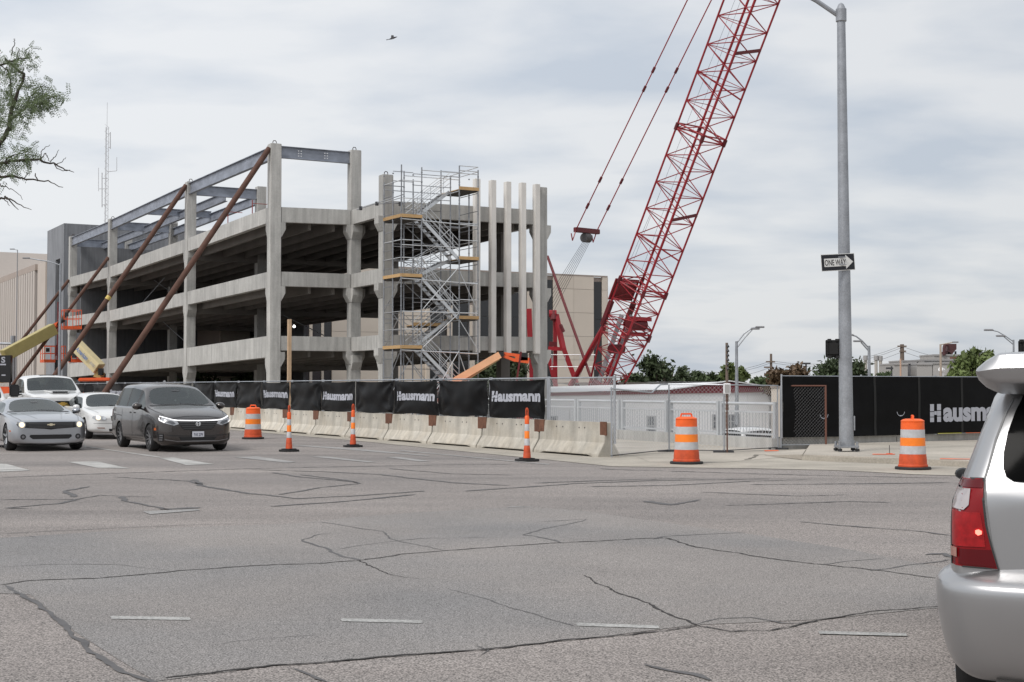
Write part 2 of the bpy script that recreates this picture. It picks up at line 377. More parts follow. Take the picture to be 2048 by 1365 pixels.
for i, (p, a, b) in enumerate(cracks): ribbon([G(*q) for q in p], a * 1.15, b * 1.15, 0.0062, i, mb, 0.016, 0.05)
mb.build('crack', CRACK, kind='stuff')
tars = [([(10, 1172), (60, 1200), (110, 1240), (180, 1300), (240, 1340), (310, 1366), (420, 1420)], .03, .035),
 ([(720, 1122), (690, 1116), (660, 1100), (625, 1090), (607, 1082), (640, 1070), (662, 1068)], .03, .02),
 ([(680, 1100), (730, 1092), (790, 1083), (850, 1078), (1000, 1076)], .012, .01), ([(640, 1045), (720, 1058), (765, 1064), (780, 1078), (840, 1092), (900, 1103)], .02, .01),
 ([(1075, 1074), (1050, 1071), (1090, 1058), (1160, 1044), (1168, 1040), (1075, 1045)], .02, .015), ([(1075, 1074), (1110, 1082), (1125, 1088)], .03, .02),
 ([(1310, 1080), (1330, 1074), (1400, 1070), (1490, 1066)], .03, .015), ([(1640, 1130), (1700, 1124), (1775, 1119)], .02, .01), ([(1740, 1143), (1820, 1132), (1900, 1120)], .02, .02),
 ([(1390, 1250), (1440, 1240), (1500, 1238), (1560, 1248), (1610, 1250)], .012, .02), ([(1290, 1330), (1340, 1342), (1390, 1352), (1420, 1362)], .02, .05),
 ([(0, 1000), (150, 1000), (200, 991), (260, 994), (310, 995)], .03, .02), ([(150, 1000), (120, 1008), (10, 1017), (60, 1018)], .04, .03), ([(150, 995), (130, 983), (180, 974)], .05, .04), ([(245, 994), (250, 1002), (310, 1014), (340, 1022)], .04, .03),
 ([(0, 956), (150, 950), (330, 944), (500, 938), (700, 934), (900, 930), (1020, 930)], .035, .03), ([(390, 960), (400, 972), (500, 988), (600, 998), (720, 992), (850, 983)], .05, .04),
 ([(230, 955), (380, 963), (400, 970)], .03, .03), ([(545, 946), (600, 955), (660, 960), (720, 966)], .05, .03), ([(600, 950), (700, 962), (720, 968), (640, 976), (560, 990)], .03, .03),
 ([(500, 940), (640, 944), (760, 950), (900, 966), (1020, 972)], .04, .04), ([(780, 938), (900, 948), (1024, 951)], .03, .03), ([(930, 983), (1024, 977), (1150, 968), (1300, 962), (1540, 958)], .05, .03),
 ([(1180, 974), (1330, 972), (1500, 963), (1620, 960)], .05, .02), ([(1070, 967), (1200, 962), (1400, 957)], .05, .02), ([(1340, 943), (1500, 948), (1640, 952), (1900, 957)], .04, .03), ([(1200, 938), (1260, 941), (1340, 943)], .05, .02),
 ([(1290, 1003), (1340, 1010), (1400, 1000)], .08, .02), ([(1450, 1012), (1700, 1004), (1780, 1006)], .02, .04), ([(1600, 1044), (1680, 1052), (1830, 1062), (1900, 1072)], .04, .03), ([(1850, 1110), (1890, 1108), (1900, 1116)], .06, .05),
 ([(1400, 985), (1600, 993), (1700, 990)], .03, .02), ([(1500, 970), (1740, 968), (1900, 966)], .03, .05), ([(0, 1068), (200, 1058), (400, 1050), (640, 1045)], .018, .01), ([(0, 1135), (100, 1130), (240, 1130), (340, 1142)], .012, .006),
 ([(60, 1073), (75, 1075)], .04, .02), ([(320, 1020), (400, 1016)], .1, .06), ([(900, 1180), (960, 1196), (1024, 1216), (1140, 1255)], .006, .01), ([(1190, 1143), (1215, 1146)], .02, .02),
 ([(960, 1294), (975, 1302), (955, 1312)], .02, .01), ([(590, 1338), (620, 1352), (650, 1366)], .02, .02), ([(400, 1295), (470, 1285), (560, 1278), (670, 1268)], .004, .004), ([(540, 1014), (700, 1003), (830, 990)], .03, .05)]
mb = MB()
for i, (p, a, b) in enumerate(tars): ribbon([G(*q) for q in p], a * (.7 if p[0][1] > 1030 or p[0][0] == 10 else 1.1), b * (.7 if p[0][1] > 1030 else 1.1), 0.0055, 50 + i, mb, 0.018, 0.09)
mb.build('tar_crack_seal', TAR, kind='stuff')

PAINT = mat('road_paint_worn', (0.44, 0.43, 0.41), 0.8, var=0.4, scale=1.6, bump=0.3, bscale=60, spk=0.3, spks=45)
PAINT2 = mat('road_paint_faded', (0.32, 0.31, 0.30), 0.85, var=0.3, scale=1.6, bump=0.3, bscale=60, spk=0.35, spks=45)
PAINT3 = mat('road_paint_thin', (0.40, 0.395, 0.38), 0.85, var=0.3, scale=3, bump=0.3, bscale=60, spk=0.35, spks=55)
def marking(name, px, m, z=0.007):
    o = poly_sheet(name, [G(*p) for p in px], m, z=z); return o
for px, m in [([(-20, 927), (14, 929), (61, 942), (-30, 946)], PAINT), ([(136, 925), (194, 924), (259, 938), (194, 936.5)], PAINT), ([(319, 917), (347, 916), (429, 929.5), (372, 931)], PAINT),
              ([(466, 915), (516, 914), (593, 925), (573, 926.5)], PAINT2), ([(620, 914), (655, 914), (753, 925), (733, 925.5)], PAINT2), ([(770, 915), (800, 915), (860, 923), (840, 924)], PAINT2),
              ([(1010, 1016), (1024, 1014), (1080, 1014)], PAINT2), ([(285, 1024), (395, 1019), (400, 1022), (300, 1030)], PAINT2)]:
    marking('crosswalk_bar', px, m)
for px in [[(170, 893), (320, 914.5), (322, 916.5), (168, 894)], [(800, 901), (1000, 920), (1100, 929), (1096, 930.5), (800, 902.5)], [(585, 890.5), (700, 897), (860, 912), (855, 913), (590, 892)]]:
    marking('lane_line', px, PAINT2 if px[0][0] > 500 else PAINT)
for x0, y0, x1, y1 in [(220, 1237, 382, 1239), (681, 1242, 846, 1245), (1152, 1251, 1319, 1255.5), (1636, 1267, 1815, 1271), (2110, 1285, 2290, 1290)]:
    marking('turning_guide_dash', [(x0, y0 - 2), (x0 + 6, y0 - 3), (x1 - 3, y1 - 2), (x1, y1 + 3), (x1 - 8, y1 + 3.5), (x0 + 3, y0 + 3)], PAINT3)
SPR = mat('utility_paint_orange', (0.85, 0.16, 0.06), 0.8, var=0.3, scale=5)
for px, z in [([(1590, 914), (1600, 913.5), (1611, 917), (1600, 918)], 0.016), ([(1528, 901), (1556, 900.5), (1558, 902), (1530, 903)], 0.016), ([(1745, 908), (1790, 908), (1790, 909.5), (1745, 909.5)], 0.137), ([(1880, 917), (1940, 918), (1940, 919), (1880, 918.5)], 0.137)]:
    poly_sheet('utility_marking', [G(x, y, z) for x, y in px], SPR, z=z)
# joints of the pavement
JT = mat('pavement_joint', (0.16, 0.145, 0.12), 0.95)
jb = MB()
for s in (27.5, 30, 32.5, 35, 37.5): ribbon([ST(s, 28.8, .136), ST(s + .0, 24.6, .136)], .012, .012, .1345, 3, jb, .002, .5)
for t in (25.8,): ribbon([ST(25.2, t), ST(45, t)], .012, .012, .1345, 3, jb, .002, .5)
jb.build('pavement_joint', JT, kind='stuff')
jb = MB()
for t in [28.5, 31.5, 34.5, 38, 42, 46]: ribbon([ST(18.7, t), ST(24.2, t)], .02, .02, .016, 3, jb, .004, .5)
ribbon([G(1490, 921), G(1510, 915), G(1512, 911), G(1540, 911)], .06, .05, .016, 9, jb, .03, .2)
jb.build('plaza_joint', JT, kind='stuff')

# ------------------------------------------------------------------ parking garage under construction
GO = Vector((26.46, 74.5))
gar = thing('parking_garage', 'grey precast concrete parking garage frame under construction, open floors and tall bare columns', 'building', ST(GO.x, GO.y), YAW)
def up(n, v): return n
cols = {'P0': (0, 0), 'P1': (0, 16), 'P2': (0, 37), 'P3': (0, 51.3), 'C': (4.74, 0), 'D': (4.74, -4.4), 'F': (14.36, -4.4)}
ztop = {'P0': 15.02, 'P1': 14.95, 'P2': 14.72, 'P3': 14.68, 'C': 15.04, 'D': 13.07, 'F': 13.05}
lv = {'P0': (4.44, 7.97, 11.53), 'P1': (4.16, 7.80, 11.24), 'P2': (3.88, 7.57, 11.0), 'P3': (3.67, 7.75, 11.14),
      'C': (4.44, 8.0, 11.62), 'D': (4.44, 8.02, 11.66), 'F': (4.48, 8.08, 11.72)}
dep = (1.18, 0.80, 0.84)
def corbel(mb, x, y, zt, dx, dy, w=0.29, out=0.25):
    """bracket under a beam end, sticking out of a column in direction (dx, dy)"""
    px, py = -dy, dx; b = 0.305
    def p(o, s, z): return (x + dx * (b + o) + px * s, y + dy * (b + o) + py * s, z)
    mb.hexa([p(-.02, -w, zt - .80), p(-.02, w, zt - .80), p(.03, w, zt - .80), p(.03, -w, zt - .80), p(-.02, -w, zt - .40), p(-.02, w, zt - .40), p(out, w, zt - .40), p(out, -w, zt - .40)])
    mb.hexa([p(-.02, -w, zt - .40), p(-.02, w, zt - .40), p(out, w, zt - .40), p(out, -w, zt - .40), p(-.02, -w, zt - .0), p(-.02, w, zt - .0), p(out, w, zt - .0), p(out, -w, zt - .0)])
LOOP = mat('lifting_loop', (0.07, 0.05, 0.045), 0.7, 0.5)
cdirs = {'P0': [(0, 1), (1, 0)], 'P1': [(0, 1), (0, -1)], 'P2': [(0, 1), (0, -1)], 'P3': [(0, -1), (0, 1)], 'C': [(-1, 0), (0, -1), (1, 0), (0, 1)], 'D': [(0, 1), (1, 0), (-1, 0)], 'F': [(-1, 0), (1, 0), (0, 1)]}
for k, (x, y) in cols.items():
    mb = MB(); w = 0.305
    mb.box(x - w, x + w, y - w, y + w, LOW, ztop[k]); c = mb.build('column', CONC, gar, local=True, bevel=0.025)
    cb_ = MB()
    for L in range(3):
        for dx, dy in cdirs[k]: corbel(cb_, x, y, lv[k][L] - dep[L] * (0.86 if (L == 0 and k in 'C D F') else 1) + (0.3 if (L == 0 and dy == 0) else 0), dx, dy)
    for i in range(0, len(cb_.v), 16):
        q = MB(); q.v = cb_.v[i:i + 16]; q.f = cb_.f[:12]; q.build('corbel', CONC, c, local=True)
    lp = MB(); pts = [(x - .1, y, ztop[k] - .02), (x - .1, y, ztop[k] + .12), (x - .06, y, ztop[k] + .19), (x + .06, y, ztop[k] + .19), (x + .1, y, ztop[k] + .12), (x + .1, y, ztop[k] - .02)]
    if k != 'F': lp.path(pts, .022, 6).build('lifting_loop', LOOP, c, local=True)
def beamz(mb, a, b, za, zb, d, w=0.32, off=(0, 0)):
    """beam from a to b (x, y) with sloping top; d its depth"""
    a = Vector((a[0] + off[0], a[1] + off[1], 0)); b = Vector((b[0] + off[0], b[1] + off[1], 0)); n = (b - a).normalized(); p = Vector((-n.y, n.x, 0)) * w / 2
    def q(v, s, z): return v + p * s + Vector((0, 0, z))
    mb.hexa([q(a, -1, za - d), q(b, -1, zb - d), q(b, 1, zb - d), q(a, 1, za - d), q(a, -1, za), q(b, -1, zb), q(b, 1, zb), q(a, 1, za)])
    return mb
bays = [('P0', 'P1'), ('P1', 'P2'), ('P2', 'P3'), ('P0', 'C'), ('D', 'C'), ('D', 'F')]
for (a, b) in bays:
    A, B = Vector(cols[a]), Vector(cols[b]); n = (B - A).normalized(); e = n * 0.325
    for L in range(3):
        d = dep[L]
        if L == 0 and (a, b) not in bays[:3]: d = 0.80
        if L > 0 and (a, b) in bays[:3]: d = 0.86
        off = (-.13, 0) if abs(n.x) < .5 else (0, -.13)
        beamz(MB(), A + e, B - e, lv[a][L], lv[b][L], d, 0.30, off).build('spandrel', CONC, gar, local=True, bevel=0.015)
# far end beyond the last column, back line columns and girders, floor slabs, tee stems
W = 14.36
lineY = [('P0', 0), ('P1', 16), ('P2', 37), ('P3', 51.3)]
for k, y in lineY:
    for x in ((W,) if k == 'P0' else (4.74, W) ):
        MB().box(x - .3, x + .3, y - .3, y + .3, LOW, 11.3 if x == W or k == 'P0' else (ztop[k])).build('column', CONC_SHADED if x == W else CONC, gar, local=True)
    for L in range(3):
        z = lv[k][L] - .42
        if k != 'P0': MB().box(.31, W - .31, y - .28, y + .28, z - .95, z - .08).build('girder', CONC_SHADED, gar, local=True)
for i in range(3):
    ka, ya = lineY[i]; kb, yb = lineY[i + 1]
    for L in range(3):
        za, zb = lv[ka][L] - .42, lv[kb][L] - .42
        beamz(MB(), (W / 2, ya), (W / 2, yb), za, zb, 0.08, W - .05).build('floor_slab', CONC_SHADED, gar, local=True)
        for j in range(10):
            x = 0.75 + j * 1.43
            beamz(MB(), (x, ya + .3), (x, yb - .3), za - .081, zb - .081, 0.62, 0.16).build('tee_stem', CONC_SHADED, gar, local=True)
        if not (L >= 1 and i == 2): beamz(MB(), (W, ya + .32), (W, yb - .32), lv[ka][L], lv[kb][L], .86, .3, (.13, 0)).build('spandrel', CONC, gar, local=True)
for L in range(3):
    z = lv['D'][L] - .42
    beamz(MB(), ((4.74 + W) / 2, -4.4 + .03), ((4.74 + W) / 2, -.05), z, z, .08, W - 4.74).build('floor_slab', CONC_SHADED, gar, local=True)
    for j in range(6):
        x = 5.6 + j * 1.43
        beamz(MB(), (x, -4.1), (x, -.29), z - .081, z - .081, .62, .16).build('tee_stem', CONC_SHADED, gar, local=True)
    beamz(MB(), (W, -4.1), (W, -.3), lv['F'][L], lv['F'][L], .86, .3, (.13, 0)).build('spandrel', CONC, gar, local=True)
# steel hangers seen inside
for (x0, y0, z0, x1, y1, z1) in [(3, 36, 10, 4.5, 30, 7.5), (3, 33, 10, 1.5, 36, 7.5), (2.5, 33, 7, 3.2, 24, 3.8), (6, 15, 6.4, 8, 9, 4.2)]:
    MB().tube((x0, y0, z0), (x1, y1, z1), .03, 6).build('brace_rod', GALV, gar, local=True)
# galvanised roof beams
def ibeam(mb, a, b, h, fw=.26, tf=.035, tw=.03):
    a = Vector(a); b = Vector(b); z = Vector((0, 0, 1))
    mb.bar(a, b, fw, tf); mb.bar(a - z * (h - tf), b - z * (h - tf), fw, tf); mb.bar(a - z * (h / 2 - tf / 2), b - z * (h / 2 - tf / 2), tw, h - 2 * tf)
    return mb
def steel(a, b, za, zb, h=.66):
    return ibeam(MB(), (a[0], a[1], za), (b[0], b[1], zb), h).build('steel_beam', GALVB, gar, local=True)
for a, b in (('P0', 'P1'), ('P1', 'P2'), ('P2', 'P3')):
    A, B = cols[a], cols[b]; steel((A[0] - .1, A[1] + .31), (B[0] - .1, B[1] - .31), ztop[a] - .16, ztop[b] - .12, .72)
steel((.31, 0), (4.43, 0), ztop['P0'] - .1, ztop['C'] - .12)
for a, b, x in (('P1', 'P2', 2.4), ('P1', 'P2', 4.74), ('P2', 'P3', 2.4), ('P2', 'P3', 4.74)):
    steel((x, cols[a][1] + .2), (x, cols[b][1] - .2), ztop[a] - .5, ztop[b] - .5, .6)
for k in ('P1', 'P2', 'P3'):
    y = cols[k][1]; steel((.31, y), (4.43, y), ztop[k] - .2, ztop[k] - .2, .66)
for y in (27,): steel((0, y), (4.74, y), ztop['P1'] - .45, ztop['P1'] - .45, .5)
wh = MB()
for x0 in (1.35, 1.5, 2.9, 3.05):
    for j in range(3): wh.box(x0 - .035, x0 + .035, -.14, -.134, 14.42 + j * .14, 14.47 + j * .14)
wh.build('bolt_plate', mat('zinc_patch', (.75, .76, .78), .5), gar, local=True, kind='stuff')
# core tower and grey wall panels at the far end
cw = MB(); cx0, cx1, cy0, cy1 = .4, 15, 57.0, 64.5
for (a, b, c, d) in [(cx0, cx1, cy0, cy0 + .3), (cx0, cx1, cy1 - .3, cy1), (cx1 - .3, cx1, cy0 + .3, cy1 - .3)]:
    MB().box(a, b, c, d, LOW, 16.45).build('core_wall', CORE, gar, local=True)
for (y0, y1, z0, z1) in [(57.3, 58.6, LOW, 16.45), (58.6, 60.6, 13.4, 16.45), (60.6, 62.4, LOW, 16.45), (62.43, 64.2, LOW, 16.45)]:
    MB().box(cx0, cx0 + .3, y0, y1, z0, z1).build('core_wall', CORE, gar, local=True)
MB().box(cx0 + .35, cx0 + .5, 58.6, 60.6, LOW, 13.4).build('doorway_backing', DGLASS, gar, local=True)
MB().box(cx0 + .1, cx0 + .3, 59.9, 60.2, 0, 9.5).build('hoist_rail', REDD, gar, local=True)
for i in range(5): MB().box(.4 + i * 2.75, .4 + i * 2.75 + 2.72, 49.9, 50.15, LOW, 13.7).build('wall_panel', GREYW, gar, local=True)
for i in range(6): MB().box(9.9, 10.15, 31 + i * 3.1, 31 + i * 3.1 + 3.06, 10.9, 13.2).build('wall_panel', GREYW, gar, local=True)
for i in range(6): MB().box(W - .5, W - .28, 32 + i * 2.9, 32 + i * 2.9 + 2.86, LOW, 10.6).build('wall_panel', GREYW, gar, local=True)
MB().box(4.45, 5.0, 36.7, 37.3, 11, 14.6).build('roof_post', CONC, gar, local=True)
# fins on the front face
yf = -4.4 - .36; tt = GO.y + yf
for i, (px, ytop, ybot) in enumerate([(952.5, 357, 706), (984.3, 360, 706), (1014.5, 363, 707), (1044.5, 365, 706), (1072.5, 368, 708)]):
    s = s_at(px, tt) - GO.x; Yd = (dR * (s + GO.x) + dL * tt).y
    z1 = EYE + (HOR - ytop) * Yd / FPX; z0 = EYE + (HOR - ybot) * Yd / FPX
    MB().box(s - .155, s + .155, yf - .2, yf + .16, z0, z1).build('fin', FINM, gar, local=True, bevel=0.01)
    for L in range(3): pass
cl_ = MB()
for L in range(3): cl_.box(5.0, W - .1, yf + .17, yf + .2, lv['D'][L] - .5, lv['D'][L] - .4)
# guard rail uprights left on the roof edge by P1
gr = MB()
for y in (4.0, 8.5): gr.tube((0.1, y, 11.3), (.1, y, 12.4), .03, 6)
gr.tube((.1, 4, 12.2), (1.0, 4.0, 12.2), .02, 5)
gr.tube((.1, 8.5, 12.2), (1.0, 8.5, 12.2), .02, 5)
gr.build('guard_post', mat('guard_red', (.3, .05, .04), .6), gar, local=True, kind='stuff')

# leaning brace pipes
def bracep(p0, p1, r, label, name='brace_pipe', band=None):
    t = thing(name, label, 'brace', tuple(p1), 0, 'temporary steel braces leaning against the garage')
    MB().tube(p0, p1, r, 12).build('pipe', RUST, t, smooth=True)
    p0, p1 = Vector(p0), Vector(p1); d = (p1 - p0).normalized()
    MB().tube(p0 - d * .02, p0 + d * .35, r * .55, 8).build('end_fitting', CABLE, t)
    if band: 
        q = p0 + (p1 - p0) * band; MB().tube(q, q + d * .25, r * 1.06, 12).build('yellow_band', mat('band_yellow', (.6, .45, .12), .6), t)
def gl(x, y, z): return ST(GO.x + x, GO.y + y, z)
bracep(gl(-.34, -.1, 14.75), gl(-10, 0, 0), .155, 'longest rusty brace pipe, up to the top of the front corner column')
bracep(gl(-.34, 15.9, 14.7), gl(-10, 16, 0), .155, 'rusty brace pipe with a yellow band, leaning on the second column from the corner', band=.50)
bracep(gl(-.34, 36.9, 11.7), gl(-8.6, 37, 0), .13, 'thinner rusty brace pipe leaning on the third column, passing left of the orange lift basket')
bracep(gl(-.34, 51.2, 10.9), gl(-8.3, 51.2, 0), .13, 'farthest dark brace pipe, leaning on the last column in front of the grey core tower')
# ------------------------------------------------------------------ scaffold stair tower
SO = st_of(at(802, 700, 73.3)); SO = Vector((SO[0] - GO.x, SO[1] - GO.y))
sc = thing('scaffold_stair_tower', 'silver scaffold stair tower with plank landings standing against the garage front', 'scaffold', gl(SO.x, SO.y, 0), YAW)
SX = [0, 1.16, 3.36, 4.48]; SY = [0, 1.05, 2.2]; ZT = 13.3
for i, x in enumerate(SX):
    for j, y in enumerate(SY):
        zt = {(0, 0): 13.15, (1, 0): 13.1, (2, 0): 13.35, (3, 0): 13.2}.get((i, j), 13.0 + .2 * ((i * 7 + j * 3) % 3) - (.6 if j == 1 else 0))
        if i in (0,) and j == 2: zt = 12.5
        st = MB(); st.tube((x, y, LOW + .4), (x, y, zt), .036, 8).build('standard', SCAF, sc, local=True)
cup = MB()
for x in SX:
    for y in SY:
        z = 0.3
        while z < 13: cup.tube((x, y, z), (x, y, z + .06), .052, 6); z += 0.5
cup.build('cup_joint', SCAF, sc, local=True, kind='stuff')
levels = [-0.6, 1.6, 3.65, 5.25, 7.36, 8.4, 10.45, 12.1]
LL = [3.65, 7.36, 10.45]; RL = [5.25, 8.4, 12.1]
def ledger(a, b, r=.025, m=ALU, n='ledger'): MB().tube(a, b, r, 6).build(n, m, sc, local=True)
for z in LL:
    for dz in (0, .98, 1.9):
        if z + dz > 13.0: continue
        ledger((0, 0, z + dz), (0, 2.2, z + dz)); ledger((0, 0, z + dz), (1.16, 0, z + dz)); ledger((0, 2.2, z + dz), (1.16, 2.2, z + dz), m=SCAF)
    ledger((0, 0, z - .1), (4.48, 0, z - .25), .03); ledger((0, 2.2, z - .1), (4.48, 2.2, z - .1), .03, GALV); ledger((1.16, 0, z - .1), (1.16, 2.2, z - .1))
for z in RL:
    for dz in (0, 1.0) + ((1.25, ) if z > 12 else (1.9,)):
        if z + dz > 13.4: continue
        ledger((4.48, 0, z + dz), (4.48, 2.2, z + dz)); ledger((3.36, 0, z + dz), (4.48, 0, z + dz)); ledger((3.36, 2.2, z + dz), (4.48, 2.2, z + dz), m=SCAF)
    ledger((0, 2.2, z), (4.48, 2.2, z), .025, GALV); ledger((3.36, 0, z - .1), (3.36, 2.2, z - .1))
for z in (5.6, 6.1, 8.9, 9.2, 11.6, 12.3, 12.9): ledger((1.16, 1.05, z), (3.36, 1.05, z), .022, GALV)
for z in (9.0, 12.45, 12.95): ledger((0, 1.05, z), (1.16, 1.05, z), .022, GALV)
for z in (12.95,): ledger((1.16, 0, z), (4.48, 0, z)); ledger((1.16, 2.2, z), (4.48, 2.2, z)); ledger((3.36, 0, z), (3.36, 2.2, z)); 
ledger((1.16, 0, 6.2), (3.36, 0, 6.2), .03); ledger((0, 0, 5.55), (4.48, 0, 5.55), .03); ledger((0, 0, 1.9), (4.48, 0, 1.9), .03); ledger((0, 0, 9.0), (3.36, 0, 9.0), .025)
# planks of the landings with steel planks below
def landing(x0, x1, y0, y1, z):
    n = 5; w = (y1 - y0) / n
    ua = MB(); ua.box(x0 + .03, x1 - .03, y0 + .03, y1 - .03, z - .09, z - .03); ua.build('deck_unit', mat('deck_dark', (.06, .055, .05), .8), sc, local=True)
    MB().box(x0 - .02, x1 + .02, y0 - .05, y0 - .02, z - .02, z + .15).build('toe_board', WOOD, sc, local=True)
    xe = x0 - .05 if x0 < 1 else x1 + .02
    MB().box(xe, xe + .03, y0 - .02, y1 + .02, z - .02, z + .15).build('toe_board', WOOD, sc, local=True)
    for k in range(n): MB().box(x0, x1, y0 + k * w + .01, y0 + (k + 1) * w - .01, z - .02, z + .02).build('plank', WOOD, sc, local=True)
for z in LL: landing(0, 1.16, 0, 2.2, z)
for z in RL: landing(3.36, 4.48, 0, 2.2, z)
landing(1.3, 3.1, 1.3, 2.2, 4.9)
STEP = mat('stair_grey', (.33, .34, .36), .5, .4)
def flight(x0, z0, x1, z1, ya, yb):
    t = MB(); n = 9
    for y in (ya, yb): t.bar((x0, y, z0), (x1, y, z1), .05, .17)
    t.build('stair_stringer', ALU, sc, local=True, kind=None)
    for k in range(1, n):
        f = k / n; x = x0 + (x1 - x0) * f; z = z0 + (z1 - z0) * f
        MB().box(x - .13, x + .13, ya, yb, z + .0, z + .04).build('stair_tread', STEP, sc, local=True)
    for dz in (.45, .72, 1.0):
        for y in (ya, yb): ledger((x0, y, z0 + dz), (x1, y, z1 + dz), .02, ALU, 'handrail')
    for f in (.15, .5, .85):
        x = x0 + (x1 - x0) * f; z = z0 + (z1 - z0) * f; ledger((x, ya, z), (x, ya, z + 1.0), .017, ALU, 'handrail_post')
zz_ = [-.6, 1.6, 3.65, 5.25, 7.36, 8.4, 10.45, 12.1]
for k in range(len(zz_) - 1):
    left = k % 2 == 0          # landings alternate: even index = left
    a, b = (1.16, 3.36)
    if k % 2 == 0: flight(a, zz_[k], b, zz_[k + 1], 1.2, 2.0)
    else: flight(b, zz_[k], a, zz_[k + 1], .1, .95)
for (x0, z0, x1, z1, y) in [(1.16, 1.9, 3.36, -.6, 0), (1.25, 3.7, 3.36, 5.55, 0), (1.25, 5.7, 3.36, 8.0, 0), (1.2, 0.2, 3.36, 3.55, 0), (0, 3.6, -.0, 1.2, 0), (1.16, 8.4, 3.36, 5.55, 0), (1.16, 5.55, 3.36, 3.6, 2.2), (1.3, 3.3, 3.6, .3, 2.2)]:
    ledger((x0, y, z0), (x1, y, z1), .024, ALU, 'diagonal_brace')
for (z0, z1) in [(10.3, 8.5), (8.3, 7.4), (7.2, 5.4), (5.1, 3.8), (3.5, 1.0)]:
    ledger((1.16, 2.2, z0), (3.36, 2.2, z1), .02, GALV, 'diagonal_brace'); ledger((3.36, 1.05, z0 - .2), (1.16, 1.05, z1 - .3), .02, ALU, 'diagonal_brace')
for z in [x * .95 + 1.2 for x in range(12)]:
    ledger((0, 1.05, z), (0, 2.2, z), .02, SCAF); ledger((4.48, 0, z + .3), (4.48, 2.2, z + .3), .02, SCAF); ledger((1.16, 2.2, z + .45), (3.36, 2.2, z + .45), .02, SCAF)
for (z0, z1) in [(7.8, 5.6), (5.2, 3.6), (3.4, .5)]:
    ledger((3.36, 0, z0), (4.48, 0.0, z1), .022, ALU, 'diagonal_brace')
for (z0, z1) in [(3.6, 5.5), (1.2, 3.6), (5.6, 7.3)]:
    ledger((0, 2.2, z0), (0, 0, z1), .022, GALV, 'diagonal_brace')
for (x0, z0, x1, z1) in [(0, 1.4, 1.16, 3.4), (0, 5.5, 1.16, 4.0)]:
    ledger((x0, 1.05, z0), (x1, 1.05, z1), .022, GALV, 'diagonal_brace')
ledger((-1.1, 3.3, 11.1), (.1, 0, 11.6), .025, GALV, 'tie_tube'); ledger((-.7, 2.2, 11.3), (1.3, 2.2, 11.5), .025, GALV, 'tie_tube')
for x, y, z in ((-1.0, 3.0, 11.15), (-.55, 1.9, 11.3), (.9, 2.1, 11.4)): MB().cbox((x, y, z), (.14, .14, .2)).build('clamp', CABLE, sc, local=True)

# ------------------------------------------------------------------ crawler crane
B0 = at(1204, 790, 103.5); B1 = at(1503.5, 0, 93.2)
bd = (B1 - B0).normalized(); Lb = 50.0
hz = Vector((bd.x, bd.y, 0)).normalized(); lat = Vector((hz.y, -hz.x, 0)) * -1.0   # points right and away
lat = Vector((-hz.y, hz.x, 0)); nn = lat.cross(bd).normalized()
if nn.z < 0: nn = -nn
cr = thing('crawler_crane', 'tall red lattice boom crane rising behind the garage', 'crane', tuple(B0 - Vector((0, 0, 0))))
Wb = 2.45
def bp(l, a, b):
    """point on the boom: l metres along, a across, b up from the axis"""
    return B0 + bd * l + lat * a * .95 + nn * b * 1.04
def half(l):
    if l < 5.2: return (0.62 + .38 * l / 5.2) * Wb / 2
    return Wb / 2
CH = [(-1, -1), (1, -1), (1, 1), (-1, 1)]
joints = [0, 5.2, 8.6, 20.1, 32.3, 44.0, 55]
for (a, b) in CH:
    big = (a, b) in ((-1, -1), (1, 1))
    for j in range(len(joints) - 1):
        l0, l1 = joints[j], joints[j + 1]; h0, h1 = half(l0), half(l1)
        r = .088 if (a, b) in ((-1, -1), (1, 1)) else .07
        MB().tube(bp(l0, a * h0, b * h0), bp(l1, a * h1, b * h1), r, 8).build('boom_chord', REDP, cr, smooth=True)
def lace(p, q, r=.038): MB().tube(p, q, r, 5, cap=False).build('lattice_brace', REDP, cr)
l = .0; k = 0
while l < 42:
    st_ = 1.3 if l < 8.6 else 1.98
    lm, l2 = l + st_ / 2, l + st_
    h0, hm, h1 = half(l), half(lm), half(l2)
    for f in range(4):
        c0, c1 = CH[f], CH[(f + 1) % 4]
        if f % 2: c0, c1 = c1, c0
        P0_, P1_ = bp(l, c0[0] * h0, c0[1] * h0), bp(l2, c0[0] * h1, c0[1] * h1); Q_ = bp(lm, c1[0] * hm, c1[1] * hm)
        lace(P0_, Q_, .036); lace(Q_, P1_, .036)
        if k % 1 == 0: lace(Q_, bp(lm, c0[0] * hm, c0[1] * hm), .026)
    l = l2; k += 1
for l in (5.2, 8.6, 20.1, 32.3):
    h = half(l)
    for f in range(4):
        c0, c1 = CH[f], CH[(f + 1) % 4]
        for dl in (-.12, .25): lace(bp(l + dl, c0[0] * h, c0[1] * h), bp(l + dl, c1[0] * h, c1[1] * h), .055)
    lace(bp(l, -h, -h), bp(l, h, h), .04); lace(bp(l, h, -h), bp(l, -h, h), .04)
    for (a, b) in CH: MB().tube(bp(l - .25, a * h, b * h), bp(l + .25, a * h, b * h), .14, 8).build('chord_pin_joint', REDD, cr)
for l in (14.2, 26.1):
    h = half(l); MB().bar(bp(l, -h, -h), bp(l + .6, h, -h), .12, .22).build('walkway_step', REDD, cr)
    lace(bp(l - 2, -h, h), bp(l - 2.9, h, -h), .06)
